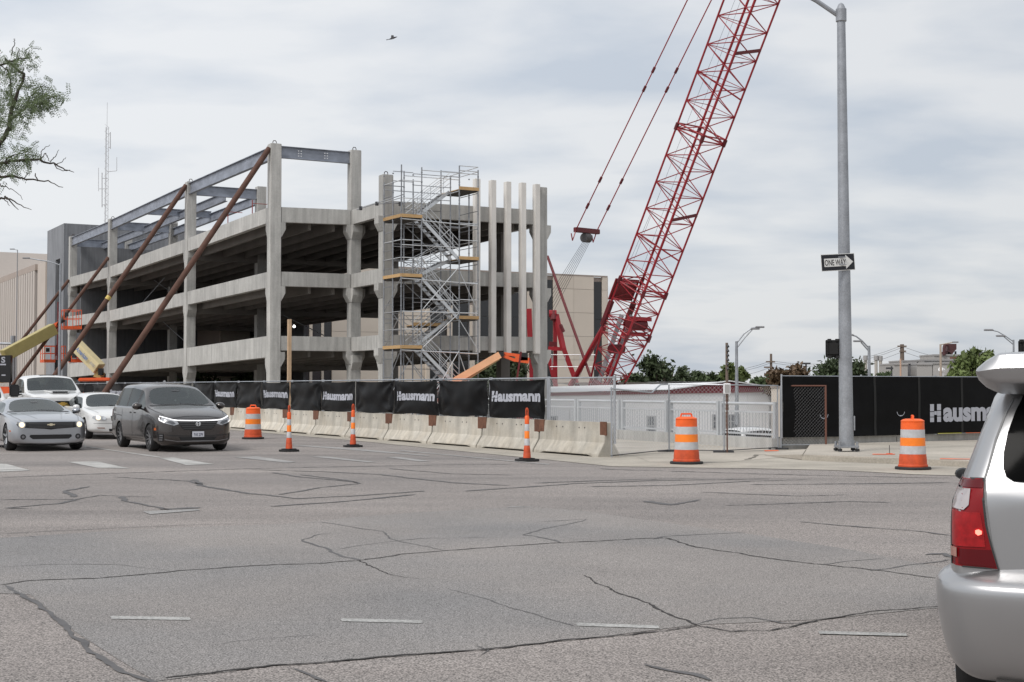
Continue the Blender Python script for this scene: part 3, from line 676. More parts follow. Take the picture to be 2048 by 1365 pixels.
# header plate with lettering, winch and rollers in the lower boom
h = Wb / 2
pl = MB(); c = [bp(8.55, -h * 1.12, h * 1.14), bp(8.55, h * .98, h * 1.14), bp(6.9, h * .98, h * 1.14), bp(6.9, -h * 1.12, h * 1.14)]
pl.prism(c, nn * .12); pl.build('boom_stop_plate', mat('crane_plate_red', (.19, .012, .016), .5), cr, bevel=.02)
vx = (c[1] - c[0]).normalized(); vz = (c[0] - c[3]).normalized()
put_text('boom', 1.7, .26, c[3] + vx * .5 + vz * 1.28 + nn * -.0, vx, vz, mat('boom_letter', (.7, .7, .7), .6), 'boom_lettering', cr, off=-0.0, push=lambda a, b, p: p - nn * .006)
MB().bar(bp(5.0, -h, h), bp(6.9, -h, h), .3, .3).build('boom_stop_arm', REDD, cr); MB().bar(bp(5.0, h, h), bp(6.9, h, h), .3, .3).build('boom_stop_arm', REDD, cr)
MB().tube(bp(6.0, -h * .6, -h * .5), bp(6.0, h * .7, -h * .5), .42, 16).build('winch_drum', REDD, cr)
MB().bar(bp(6.5, -h, -h * .6), bp(6.5, h, -h * .6), .22, .28).build('winch_frame', REDP, cr); MB().bar(bp(5.3, -h, -h * .6), bp(5.3, h, -h * .6), .22, .28).build('winch_frame', REDP, cr)
MB().tube(bp(3.6, -h * .5, h * .2), bp(3.6, h * .5, h * .2), .35, 14).build('sheave', REDD, cr)
for a in (-.55, .55):
    MB().bar(bp(-1.5, a, .15), bp(6.2, a, .45), .1, .36).build('boom_ladder_plate', mat('grey_plate', (.35, .33, .35), .5, .3), cr)
# foot of the boom, base frame
MB().bar(bp(-1.2, -.8, 0), bp(1.0, -.9, 0), .5, .8).build('boom_foot', REDD, cr); MB().bar(bp(-1.2, .8, 0), bp(1.0, .9, 0), .5, .8).build('boom_foot', REDD, cr)
bs = MB(); f0 = B0 - hz * 3.5 - Vector((0, 0, B0.z + 0.2))
bs.bar(f0 - hz * 4, f0 + hz * 4, 3.2, 1.2); bs.build('revolving_deck', REDP, cr)
for sgn in (-1, 1):
    c0 = f0 + lat * sgn * 2.6 - Vector((0, 0, 1.2)); MB().bar(c0 - hz * 4, c0 + hz * 4, 1.0, 1.2).build('crawler_track', CABLE, cr, bevel=.2)
# boom pendants, spreader bar, live mast ropes, gantry
SPR_ = [at(1152, 460, 108), at(1193, 464, 110)]
tops = [at(1375, 0, 99), at(1423, 0, 101)]
for a, b in zip(SPR_, tops):
    d = (b - a); e = a + d * 1.5
    MB().tube(a, e, .045, 6).build('pendant_line', REDP, cr)
    for f in (.10, .22, .62, .7): 
        q = a + d * f; MB().tube(q, q + d.normalized() * .45, .1, 8).build('pendant_link', REDD, cr)
MB().bar(SPR_[0] + (SPR_[0] - SPR_[1]) * .05, SPR_[1] + (SPR_[1] - SPR_[0]) * .1, .35, .38).build('spreader_bar', REDD, cr, bevel=.04)
m = (SPR_[0] + SPR_[1]) / 2 - Vector((0, 0, .55)); ax = (SPR_[1] - SPR_[0]).normalized()
MB().tube(m - ax * .33, m + ax * .33, .36, 16).build('sheave_block', mat('sheave_grey', (.09, .085, .085), .5, .3), cr)
for a in SPR_:
    q = a - Vector((0, 0, .4)); MB().path([a, q + ax * -.2, q + ax * -.45 - Vector((0, 0, .45)), q + ax * -.6 + Vector((0, 0, .1))], .045, 5).build('hook_arm', REDP, cr)
gant = at(1106, 628, 112)
for k in range(6):
    a = m + ax * (-.42 + k * .17) - Vector((0, 0, .3)); b = at(1082 + k * 5.2, 618 + k * .8, 112)
    MB().tube(a, b, .018, 4).build('hoist_rope', CABLE, cr)
# gantry A-frame
G1 = at(1112, 627, 112); 
def rb(p, q, w, n, m=REDP): MB().bar(at(*p), at(*q), w, w).build(n, m, cr)
MB().tube(at(1098, 628, 112), at(1113, 628, 112), .30, 12).build('gantry_head', REDP, cr); MB().tube(at(1107, 624, 112), at(1107, 640, 111.8), .26, 10).build('gantry_head', REDD, cr)
rb((1112, 630, 112), (1127, 700, 111), .34, 'gantry_leg'); rb((1127, 697, 111), (1156, 775, 111), .36, 'gantry_leg'); rb((1121, 650, 111.2), (1127, 664, 111), .2, 'gantry_bracket', REDD)
rb((1110, 636, 112.6), (1111, 774, 112.6), .32, 'gantry_post'); rb((1098, 697, 112), (1128, 699, 111.4), .3, 'gantry_beam'); rb((1098, 688, 112), (1114, 689, 112), .35, 'gantry_winch', REDD)
rb((1098, 716, 111.5), (1112, 774, 111.5), .35, 'gantry_strut'); rb((1058, 618, 114), (1060, 676, 114), .42, 'rear_mast'); rb((1061, 672, 114), (1063, 772, 114), .30, 'rear_mast')
MB().tube(at(1095, 513, 113), at(1184, 762, 106), .11, 8).build('backstay', REDD, cr, smooth=True)
MB().tube(at(1209, 652, 105), at(1141, 772, 108), .21, 10).build('boom_back_stop', REDP, cr, smooth=True)
MB().tube(at(1263, 655, 105), at(1215, 745, 107), .2, 10).build('boom_back_stop', REDP, cr, smooth=True)
for (x0, y0, x1, y1) in [(1228, 598, 1137, 775), (1300, 430, 1150, 775), (1470, 0, 1258, 545), (1482, 0, 1282, 545)]:
    MB().tube(at(x0, y0, 103.0 - (775 - y0) / 775 * 9), at(x1, y1, 103.5 - (775 - y1) / 775 * 9), .012, 4).build('hoist_rope', CABLE, cr)
# walkway rails by the machine deck
for z in (710, 734): MB().tube(at(1100, z, 110), at(1192, z, 109), .03, 5).build('deck_rail', ALU, cr)
for x in (1104, 1130, 1160, 1190): MB().tube(at(x, 709, 110), at(x, 740, 110), .025, 5).build('rail_post', ALU, cr)

# ------------------------------------------------------------------ beige tower block behind
TY = 140.0; Ts, Tt = st_of(at(1215.5, 700, TY))
tb = thing('office_block', 'beige office block with dark vertical window strips standing behind the crane', 'building', ST(Ts, Tt), YAW)
TH = EYE + (HOR - 554.5) * TY / FPX
def xs(px): return s_at(px, Tt) - Ts
segs = []   # (px0, px1, kind)
edges = [(1205, 1215.5, 'w'), (1188, 1205, 'g'), (1107, 1188, 'w'), (1090, 1107, 'g'), (1055, 1090, 'w'), (1030, 1055, 'g'), (1005, 1030, 'c'), (965, 1005, 'g'), (940, 965, 'c'), (910, 940, 'g'), (895, 910, 'c'),
         (868, 895, 'g'), (850, 868, 'c'), (760, 850, 'w'), (664, 760, 'w'), (648, 664, 'g'), (643, 648, 'w'), (625, 643, 'g'), (619, 625, 'w'), (606, 619, 'g'), (600, 606, 'w'), (560, 600, 'g'), (540, 560, 'w'), (500, 540, 'g'), (440, 500, 'w')]
for a, b, k in edges:
    x0, x1 = xs(a), xs(b)
    if k == 'w':
        rows = [LOW, 2.0, 4.3, 6.6, 8.9, 11.2, TH]; nc = max(1, round((x1 - x0) / 2.3)); dx = (x1 - x0) / nc
        for r in range(len(rows) - 1):
            for c in range(nc):
                MB().box(x0 + c * dx + .012, x0 + (c + 1) * dx - .012, 0, .25, rows[r] + .012, rows[r + 1] - .012).build('wall_panel', BEIGE, tb, local=True)
    elif k == 'g':
        for r, (z0, z1) in enumerate([(LOW, 1), (1.03, 4.9), (4.93, 8.3), (8.33, TH - .5)]):
            MB().box(x0, x1, .12, .2, z0, z1).build('window', DGLASS, tb, local=True)
        n = max(1, round((x1 - x0) / 1.4))
        for c in range(1, n): MB().box(x0 + (x1 - x0) * c / n - .03, x0 + (x1 - x0) * c / n + .03, .05, .12, LOW, TH - .5).build('mullion', mat('mullion', (.1, .1, .1), .5), tb, local=True)
    else:
        MB().box(x0, x0 + .35, -.3, .25, LOW, TH - 3.2).build('window_column', BEIGE, tb, local=True); MB().box(x0 + .36, x1, .12, .2, LOW, TH - .4).build('window', DGLASS, tb, local=True)
MB().box(xs(440), 0, .25, 14, LOW, TH - .05).build('roof_block', BEIGE2, tb, local=True)
MB().box(xs(440), 0, -.02, .3, TH, TH + .12).build('parapet', BEIGE2, tb, local=True)
MB().box(0.002, .2, .25, 14, LOW, TH).build('side_wall', BEIGE, tb, local=True)

# ------------------------------------------------------------------ beige building with fins at the far left
LS, LT = st_of(at(91, 700, 150))
lb = thing('fin_building', 'pinkish beige building with narrow upright fins at the far left edge', 'building', ST(LS, LT), YAW)
LH = EYE + (HOR - 505) * 150 / FPX; FH = EYE + (HOR - 528) * 150 / FPX
def tl(px): return t_at(px, LS) - LT
MB().box(0.3, 16, 0, 60, LOW, FH).build('main_wall', BEIGE2, lb, local=True)
ys2 = 47.0; UH = EYE + (HOR - 503) * 192 / FPX; xe2 = s_at(94, LT + ys2) - LS
MB().box(xe2 - 60, xe2, ys2, ys2 + 10, LOW, UH).build('upper_wall', mat('pale_upper', (.68, .63, .585), .85, var=.05, scale=.3), lb, local=True)
MB().box(.1, 2.5, -.3, 0, LOW, LH).build('corner_pilaster', mat('beige_pilaster', (.52, .46, .41), .85, var=.05, scale=.4), lb, local=True)
MB().box(-.1, .3, 0, tl(75), LOW, FH + .3).build('corner_pilaster', mat('beige_pilaster', (.52, .47, .43)), lb, local=True)
y = tl(75)
while y < 46:
    MB().box(0.02, .3, y, y + .34, LOW, FH - .3).build('window_strip', DGLASS, lb, local=True)
    MB().box(-.35, .3, y + .34, y + 1.35, LOW, FH - .35).build('fin', mat('fin_stone', (.52, .47, .43), .85, rnd=.06), lb, local=True); y += 1.36
MB().box(-.36, .32, tl(75), 46, FH - .35, FH + .3).build('cornice', BEIGE2, lb, local=True)

# ------------------------------------------------------------------ long white low building with maroon gable
wbld = thing('low_building', 'long white single-storey building with maroon fascia and low gabled roof beyond the railing', 'building', tuple(at(1338, 776, 92)))
WA, WCp = at(1085, 792.5, 85), at(1543, 784.5, 92)
pk = at(1455, 763.5, 106); fl = (WCp - WA).normalized(); back = Vector((-fl.y, fl.x, 0))
def wpt(px):   # point on the front wall line
    k = (px - CX) / FPX; q = (k * WA.y - WA.x) / (fl.x - k * fl.y); return WA + fl * q
n = 9
for i in range(n):
    a = WA + (WCp - WA) * (i / n); b = WA + (WCp - WA) * ((i + 1) / n - .0012)
    lo = Vector((0, 0, LOW - 1.2)); MB().prism([a + lo, b + lo, b, a], back * .2).build('wall_panel', WHITE, wbld)
a, b = WCp, WCp + back * 14; MB().prism([a + lo, b + lo, b, a], -fl * .2).build('end_wall', WHITE, wbld)
o_ = -back * .1
P_m = wpt(1338); P_c = wpt(1543); P_k = wpt(1455); pz = EYE + (HOR - 765) * P_k.y / FPX
up_ = Vector((0, 0, 1))
MB().prism([WA + o_, P_m + o_, P_m + o_ + up_ * .22, WA + o_ + up_ * .2], back * .12).build('fascia', MAROON, wbld)
MB().prism([P_m + o_, P_c + o_, P_c + o_ + up_ * .22, P_k + o_ + up_ * (pz - P_k.z), P_m + o_ + up_ * .24], back * .12).build('gable', MAROON, wbld)
q_l = at(1085, 774.2, 97); ridge = at(1300, 768.2, 100)
rf = MB(); e0, e1 = WA + o_ * 3 + up_ * .22, P_m + o_ * 3 + up_ * .26; pkk = P_k + o_ * 3 + up_ * (pz - P_k.z + .05); ce = P_c + o_ * 3 + up_ * .28
rf.add([e0, e1, pkk, q_l, ridge], [(0, 1, 4, 3), (1, 2, 4)]); rf.add([pkk, ce, ce + back * 25, pkk + back * 25], [(0, 1, 2, 3)])
rf.build('roof', WROOF, wbld)
MB().prism([pkk, ce, ce + up_ * .07, pkk + up_ * .07], back * .2).build('barge_board', WROOF, wbld)
MB().prism([e1, pkk, pkk + up_ * .07, e1 + up_ * .07], back * .2).build('barge_board', WROOF, wbld)
WIN = mat('grey_window', (.16, .17, .19), .3)
for (x0, x1, y0, y1, nm) in [(1292, 1311, 832, 872, 'door'), (1423, 1440, 829, 858, 'window'), (1442, 1478, 829, 858, 'window'), (1098, 1115, 832, 860, 'window')]:
    a, b = wpt(x0), wpt(x1); za = EYE + (HOR - y1) * a.y / FPX; zb = EYE + (HOR - y0) * a.y / FPX
    a = Vector((a.x, a.y, za)) - back * .04; b = Vector((b.x, b.y, za)) - back * .04; hgt = up_ * (zb - za)
    w_ = MB(); w_.prism([a, b, b + hgt, a + hgt], back * .03); wo_ = w_.build(nm, mat('window_frame', (.45, .45, .46), .5), wbld)
    f = (b - a).normalized() * .12
    nn_ = 2 if x1 - x0 > 25 else 1; dd = (b - a - f * (nn_ + 1)) / nn_
    for k in range(nn_):
        q0 = a + f * (k + 1) + dd * k; 
        for r in range(2):
            q1 = q0 + hgt * (.06 + .48 * r); MB().prism([q1, q1 + dd, q1 + dd + hgt * .4, q1 + hgt * .4], -back * .01).build('pane', WIN, wo_)
pb = thing('utility_pillar', 'plain beige concrete pillar behind the chain-link corner post', 'pillar', tuple(at(1553, 800, 50)))
q = at(1553, 776, 50); MB().box(q.x - .16, q.x + .16, q.y - .16, q.y + .16, LOW, q.z).build('shaft', BEIGE, pb, bevel=.02)
MB().box(q.x - .19, q.x + .19, q.y - .19, q.y + .19, q.z, q.z + .05).build('cap', BEIGE2, pb)

# ------------------------------------------------------------------ grey factory with dust collector, right
FY = 130.0
fb = thing('factory', 'pale grey flat-roofed factory beyond the long banner fence', 'building', tuple(at(1860, 776, FY)))
def fz(y, Y=FY): return EYE + (HOR - y) * Y / FPX
def fx(px, Y=FY): return (px - CX) / FPX * Y
gb = mat('factory_wall', (.40, .385, .37), .85, var=.05, scale=.3, rnd=.08)
for (x0, x1, yt, Y, m) in [(1787, 1816, 730, FY, gb), (1816, 1833, 728, FY + 2, mat('grey_dark', (.17, .17, .18), .8)), (1833, 1865, 730, FY, gb), (1865, 1900, 728, FY, gb), (1900, 1960, 730, FY, gb), (1868, 1985, 712, FY + 12, gb), (1847, 1918, 722, FY + 6, gb), (1805, 1836, 724, FY + 8, GREYB)]:
    MB().box(fx(x0, Y) + .03, fx(x1, Y) - .03, Y, Y + 5, LOW, fz(yt, Y)).build('wall_block', m, fb)
    MB().box(fx(x0, Y), fx(x1, Y), Y - .1, Y + 5.1, fz(yt, Y), fz(yt, Y) + .15).build('parapet', GREYB, fb)
MB().box(fx(1906, FY + 6), fx(1930, FY + 6), FY + 5.6, FY + 7, fz(722, FY + 6) + .2, fz(714, FY + 6)).build('rusty_plant', RUSTP, fb)
for x in (1886, 1917): MB().tube(at(x, 755, FY - 1), at(x, 741, FY - 1), .12, 8).build('vent_pipe', WHITE, fb); MB().tube(at(x, 741, FY - 1), at(x - 5, 739, FY - 1.5), .22, 8).build('vent_cowl', WHITE, fb)
MB().box(fx(1899, FY), fx(1899, FY) + .12, FY - .1, FY, LOW, fz(731)).build('downpipe', CABLE, fb)
dc = thing('dust_collector', 'dark maroon dust collector hopper with a curved duct raised above the factory roof', 'dust collector', tuple(at(1900, 712, FY + 12)))
DC = mat('collector_maroon', (.085, .03, .032), .6, var=.2, scale=1)
def dp(px, py, o=0): return at(px, py, FY + 12 + o)
MB().prism([dp(1897, 688), dp(1913, 688), dp(1913, 699), dp(1909, 703), dp(1904, 710), dp(1900, 705), dp(1895, 703), dp(1895, 693)], Vector((0, 1.4, 0))).build('hopper', DC, dc)
MB().path([dp(1888, 711, -.2), dp(1888, 695, -.2), dp(1890, 690, -.2), dp(1896, 690, -.2)], .16, 8).build('duct', DC, dc)
MB().prism([dp(1886, 704), dp(1896, 704), dp(1892, 712), dp(1889, 712)], Vector((0, .8, 0))).build('lower_hopper', DC, dc)
for x in (1898, 1911): MB().tube(dp(x, 703, .5), dp(x, 714, .5), .1, 6).build('leg', CABLE, dc)
rl = thing('shed_row', 'low pale shed roof just above the top of the long banner fence', 'shed', tuple(at(1850, 776, 85)))
MB().box(fx(1730, 85), fx(1945, 85), 85, 95, LOW, fz(760, 85)).build('wall', mat('shed_wall', (.50, .49, .46), .7), rl)
MB().box(fx(1728, 85), fx(1947, 85), 84.7, 95.3, fz(760, 85), fz(757, 85)).build('roof', mat('shed_roof', (.12, .12, .12), .7), rl)
for px, yt, lab in [(1731, 721, 'leftmost of the three pale factory stacks'), (1752, 721, 'middle of the three pale factory stacks'), (1761, 722, 'rightmost of the three pale factory stacks')]:
    st = thing('factory_stack', lab, 'chimney', tuple(at(px, 776, 150)), group='pale stacks beyond the light pole')
    q = at(px, yt, 150); MB().tube((q.x, q.y, LOW), (q.x, q.y, q.z), .17, 8).build('stack_pipe', mat('stack_pale', (.45, .42, .38), .8), st); MB().tube((q.x, q.y, q.z), (q.x, q.y, q.z + .5), .24, 8).build('stack_cap', GREYB, st)
# ------------------------------------------------------------------ concrete barriers along the street
BS = 17.93
jx = [1212, 1092, 982, 886, 797, 716, 644, 575, 523, 465]
jt = [t_at(x, BS - .1) for x in jx]
t0 = jt[0]; stp = (jt[-1] - jt[0]) / 9
jt = [t0 + stp * i for i in range(28)]
def barrier_mesh(L):
    prof = [(-.29, .0), (-.29, .07), (-.125, .33), (-.085, .80), (.085, .80), (.125, .33), (.29, .07), (.29, 0)]
    mb = MB(); n = 12
    ys = [0.0, .04] + [L * i / n for i in range(1, n)] + [L - .04, L]
    ring = []
    for j, y in enumerate(ys):
        sh = .985 if j in (0, len(ys) - 1) else 1.0
        for k, (x, z) in enumerate(prof):
            lift = 0
            if k in (0, 7) and .3 < y < L - .3: z = .045        # drainage slot
            mb.v.append(Vector((x * sh, y, z * (sh if z > .5 else 1))))
    K = len(prof)
    for j in range(len(ys) - 1):
        for k in range(K): mb.f.append((j * K + k, j * K + (k + 1) % K, (j + 1) * K + (k + 1) % K, (j + 1) * K + k))
    mb.f.append(tuple(range(K))); mb.f.append(tuple((len(ys) - 1) * K + k for k in range(K))[::-1])
    return mb
ords = ['end barrier', 'second barrier', 'third barrier', 'fourth barrier', 'fifth barrier', 'sixth barrier', 'seventh barrier', 'eighth barrier', 'ninth barrier', 'tenth barrier'] + ['barrier %s' % w for w in
        ('eleventh', 'twelfth', 'thirteenth', 'fourteenth', 'fifteenth', 'sixteenth', 'seventeenth', 'eighteenth', 'nineteenth', 'twentieth', 'twenty-first', 'twenty-second', 'twenty-third', 'twenty-fourth', 'twenty-fifth')]
under = ['under the unbannered chain-link panel', 'under the first lettered banner from the right', 'under the rightmost blank banner', 'under the second lettered banner from the right',
         'under the blank banner right of the sixth', 'behind the second tall cone', 'between the two left tall cones', 'behind the first tall cone', 'just right of the left striped drum', 'beside the dark minivan']
bar0 = None
for i in range(25):
    loc = ST(BS, jt[i] + .03); L_ = stp - .06
    nm = ('concrete %s from the right, %s' % (ords[i], under[i] if i < 10 else 'hidden behind the waiting cars'))
    if bar0 is None:
        bar0 = thing('concrete_barrier', nm, 'barrier', tuple(loc), YAW, 'concrete barriers along the fence')
        barrier_mesh(L_).build('barrier_body', BARR, bar0, local=True, bevel=.008)
        MB().box(-.11, -.078, -.035, .22, .50, .815).build('rust_bracket', RUSTP, bar0, local=True)
        MB().box(-.112, -.08, L_ - .2, L_ + .03, .52, .815).build('rust_bracket', RUSTP, bar0, local=True)
        pin = MB(); 
        for y in (.9, 1.15, 1.9, 2.2): pin.tube((-.105, y, .66), (-.095, y, .66), .018, 6)
        pin.build('lifting_hole', CABLE, bar0, local=True, kind='stuff')
    else:
        b = copy_tree(bar0, tuple(loc), YAW, nm)
    if i == 3: 
        pass
# ------------------------------------------------------------------ chain-link fence panels and banners on the barriers
CHAIN = mat('chain_wire', (.55, .56, .57), .5, .3)
def chain(mb, o, ux, w, z0, z1, sp=.075, r=.0032):
    """diamond mesh between z0 and z1 along ux from o"""
    ux = Vector(ux); H = z1 - z0
    k = -H
    while k < w:
        for sgn in (1, -1):
            a0, a1 = k, k + H; b0, b1 = z0, z1
            u0, u1 = max(a0, 0), min(a1, w)
            if u1 - u0 < .02: continue
            if sgn == 1: p = (u0, z0 + (u0 - a0)); q = (u1, z0 + (u1 - a0))
            else: p = (u0, z1 - (u0 - a0)); q = (u1, z1 - (u1 - a0))
            mb.tube(Vector(o) + ux * p[0] + Vector((0, 0, p[1])), Vector(o) + ux * q[0] + Vector((0, 0, q[1])), r, 3, cap=False)
        k += sp
    return mb
FT = 1.84
FS = BS + .16
for i in range(25):
    a, b = ST(FS, jt[i] + .02), ST(FS, jt[i + 1] - .02); w = (b - a).length; ux = (b - a).normalized()
    nm = 'bare chain-link panel above the end barrier' if i == 0 else '%s chain-link fence panel counted from the right end of the barriers' % ords[i].replace(' barrier', '').replace('barrier ', '')
    f = thing('chain_link_fence', nm, 'fence', tuple(a), 0, 'chain-link panels on the barriers')
    for p in (a + ux * .02, b - ux * .02):
        MB().tube(p + up_ * .3, p + up_ * (FT + .04), .03, 8).build('post', GALV, f)
    MB().tube(a + up_ * FT, b + up_ * FT, .021, 6).build('top_rail', GALV, f)
    if i < 3: chain(MB(), a, ux, w, .78, FT).build('chain_mesh', CHAIN, f, kind='stuff')
def banner(a, b, z0, z1, seed, label, nx=30, nz=16, amp=.05, letter=True, sag=.03, group='black banners on the chain-link fence'):
    a, b = Vector(a), Vector(b); w = (b - a).length; ux = (b - a).normalized(); n = Vector((ux.y, -ux.x, 0))
    if n.dot(-((a + b) / 2)) < 0: n = -n
    rr = random.Random(seed); ph = [rr.uniform(0, 6.3) for _ in range(8)]; 
    corners = [(0, 1), (1, 1), (0, 0), (1, 0)]; st = [rr.uniform(.5, 1.3) for _ in corners]
    def disp(u_, v_):
        d = 0.0
        for (c, s_, p) in zip(corners, st, ph):
            x, y = (u_ - c[0]) * 2.2, (v_ - c[1]); r_ = math.hypot(x, y); th = math.atan2(y, x)
            d += s_ * math.sin(th * 9 + p) * math.exp(-r_ * 2.3) * min(1, r_ * 5)
        d += .35 * math.sin(u_ * 9 + ph[4] + v_ * 3) * (.4 + v_ * .3) + .25 * math.sin(v_ * 8 + ph[5] + u_ * 2.5) + .5 * noise.noise(Vector((u_ * 5, v_ * 3, seed)))
        bell = math.sin(math.pi * min(1, max(0, u_)))
        return amp * (d * .55 + .6 * bell * (1 - .5 * v_)) 
    def P(u_, v_):
        z = z0 + (z1 - z0) * v_; z -= sag * math.sin(math.pi * u_) * (v_ ** 3) ; z += .03 * math.sin(u_ * 7 + ph[6]) * (1 - v_) * .6
        return a + ux * (w * u_) + n * (disp(u_, v_) + .035) + up_ * z
    t = thing('fence_banner', label, 'banner', tuple(a), 0, group)
    mb = MB()
    for j in range(nz + 1):
        for i in range(nx + 1): mb.v.append(P(i / nx, j / nz))
    for j in range(nz):
        for i in range(nx): q = j * (nx + 1) + i; mb.f.append((q, q + 1, q + nx + 2, q + nx + 1))
    mb.build('banner_sheet', BANN, t, smooth=True)
    return t, P, n, w
def letters(t, P, n, w, key, u0, u1, v0, v1, flip=False):
    """one mesh per letter; text runs so that it reads from the street"""
    vs, fs = TXT[key]; mb = MB(); pts = []
    for q in vs:
        f = q.x if not flip else 1 - q.x
        pts.append(P(u0 + (u1 - u0) * f, v0 + (v1 - v0) * q.z) + n * .012)
    # split into letters by connectivity
    par = list(range(len(pts)))
    def fd(i):
        while par[i] != i: par[i] = par[par[i]]; i = par[i]
        return i
    for f in fs:
        for i in f[1:]: par[fd(i)] = fd(f[0])
    gr_ = {}
    for f in fs: gr_.setdefault(fd(f[0]), []).append(f)
    for g in gr_.values():
        ids = sorted({i for f in g for i in f}); mp_ = {i: k for k, i in enumerate(ids)}
        mb = MB(); mb.add([pts[i] for i in ids], [tuple(mp_[i] for i in f) for f in g]); mb.build('letter', LETT, t)
HW = .155   # share of the word taken by the split H
def big_h(t, P, n, u0, u1, v0, v1, flip):
    """the special H: two posts and a bar made of blocks with gaps"""
    bl = [(0, .40, .56, 1.0), (0, .40, 0, .44), (.60, 1, .62, 1.0), (.60, 1, 0, .46), (.44, 1.0, .50, .58), (.0, .55, .46, .52), (.42, .58, .36, .46)]
    bl = [(0, .36, .60, 1), (0, .36, .30, .56), (0, .36, 0, .26), (.64, 1, .66, 1), (.64, 1, .34, .62), (.64, 1, 0, .30), (.38, .62, .40, .60)]
    mb = MB()
    for (a0, a1, b0, b1) in bl:
        r = [(a0, b0), (a1, b0), (a1, b1), (a0, b1)]; pts = []
        for (x, y) in r:
            x = 1 - x if flip else x; pts.append(P(u0 + (u1 - u0) * x, v0 + (v1 - v0) * y) + n * .012)
        mb.add(pts, [(0, 1, 2, 3)])
    mb.build('letter', LETT, t)
lettered = {1: 'first', 3: 'second', 5: 'third', 7: 'fourth', 9: 'fifth', 11: 'sixth', 13: 'seventh', 15: 'eighth', 17: 'ninth', 19: 'tenth', 21: 'eleventh', 23: 'twelfth'}
for i in range(1, 25):
    a, b = ST(FS - .05, jt[i] + .05), ST(FS - .05, jt[i + 1] - .05)
    if i in lettered: lab = 'black banner with pale company lettering, %s lettered one from the right end of the barriers' % lettered[i]
    else: lab = 'plain wrinkled black banner without lettering, %s banner from the right end of the barriers' % ('second', 'fourth', 'sixth', 'eighth', 'tenth', 'twelfth', 'fourteenth', 'sixteenth', 'eighteenth', 'twentieth', 'twenty-second', 'twenty-fourth')[(i - 2) // 2]
    rr = random.Random(i)
    t, P, n, w = banner(a, b, .82, FT - .03, i * 3 + 1, lab, nx=30 if i < 12 else 12, nz=16 if i < 12 else 8, amp=.10 if i not in lettered else .065)
    if i in lettered:
        # u grows along dL (away = left in the picture) so the text is flipped
        off = .03 * math.sin(i)
        letters(t, P, n, w, 'ausmann', .05, .815, .40 + off, .62 + off, True)
        big_h(t, P, n, .822, .94, .40 + off, .68 + off, True)
        vs = TXT['ausmann']

# ------------------------------------------------------------------ chain-link gate line in front of the plaza
def gate_post(px, pyb, ytop, Y=None):
    g = G(px, pyb); return g, EYE + (HOR - ytop) * g.y / FPX
gl_ = [(1222, 917, 775), (1336, 905, 769), (1447, 906.5, 770), (1557, 900, 772)]
pp = [gate_post(*q) for q in gl_]
for i in range(3):
    (a, za), (b, zb) = pp[i], pp[i + 1]; w = (b - a).length; ux = (b - a).normalized(); n = Vector((ux.y, -ux.x, 0))
    f = thing('chain_link_fence', ['temporary chain-link panel with a bent top rail, next to the barrier end', 'temporary chain-link panel behind the middle orange drum', 'temporary chain-link panel right of the grey lock box'][i], 'fence', tuple(a), 0, 'free-standing chain-link panels across the plaza')
    for p, z in (((a + ux * .03, za),) if i < 2 else ((a + ux * .03, za), (b - ux * .03, zb))): MB().tube(p + up_ * .02, p + up_ * (z + .0), .019, 8).build('post', GALV, f)
    if i == 0:
        mid = a + ux * (w * .78); zz0 = za - .06; MB().path([a + up_ * (za - .03), a + ux * (w * .7) + up_ * (za - .13), a + ux * (w * .86) + up_ * (zb - .01), b + up_ * zb], .02, 6).build('top_rail', GALV, f)
    else: MB().tube(a + up_ * za, b + up_ * zb, .02, 6).build('top_rail', GALV, f)
    MB().tube(a + up_ * .06, b + up_ * .06, .012, 5).build('bottom_wire', CABLE, f)
    chain(MB(), a, ux, w, .06, min(za, zb) - .04, sp=.10, r=.0028).build('chain_mesh', CHAIN, f, kind='stuff')
    if i == 0:
        ft = MB(); 
    MB().cbox(tuple(b + up_ * .03), (.5, .12, .05)).build('foot_plate', CABLE, f)
kb = thing('key_box', 'grey lock box on a thin post at the chain-link panels', 'box', tuple(pp[2][0]))
q = pp[2][0] + Vector((.08, -.08, 0)); MB().tube(q, q + up_ * 1.7, .018, 6).build('post', RUST, kb)
MB().cbox((q.x, q.y, 1.58), (.17, .08, .26)).build('box_body', WHITE, kb, bevel=.01); MB().cbox((q.x, q.y - .045, 1.58), (.12, .012, .2)).build('box_door', GREYB, kb)
# brown framed panel in front of the banner
a, b = G(1562, 900), G(1652, 899); za = zb = EYE + (HOR - 772) * a.y / FPX
f = thing('chain_link_gate', 'chain-link gate leaf in a rust-brown frame in front of the long black banner', 'gate', tuple(a)); ux = (b - a).normalized(); w = (b - a).length
BRF = mat('brown_frame', (.16, .07, .05), .8)
MB().tube(b + up_ * .0, b + up_ * (za + .02), .028, 8).build('frame_post', BRF, f); MB().tube(a, a + up_ * za, .024, 8).build('frame_post', GALV, f); MB().tube(a + up_ * za, b + up_ * za, .022, 6).build('frame_rail', BRF, f)
MB().tube(a + up_ * .12, b + up_ * .12, .014, 6).build('frame_rail', GALV, f)
chain(MB(), a, ux, w, .12, za - .02, .09, .0030).build('chain_mesh', mat('chain_dull', (.16, .16, .165), .6, .3), f, kind='stuff')

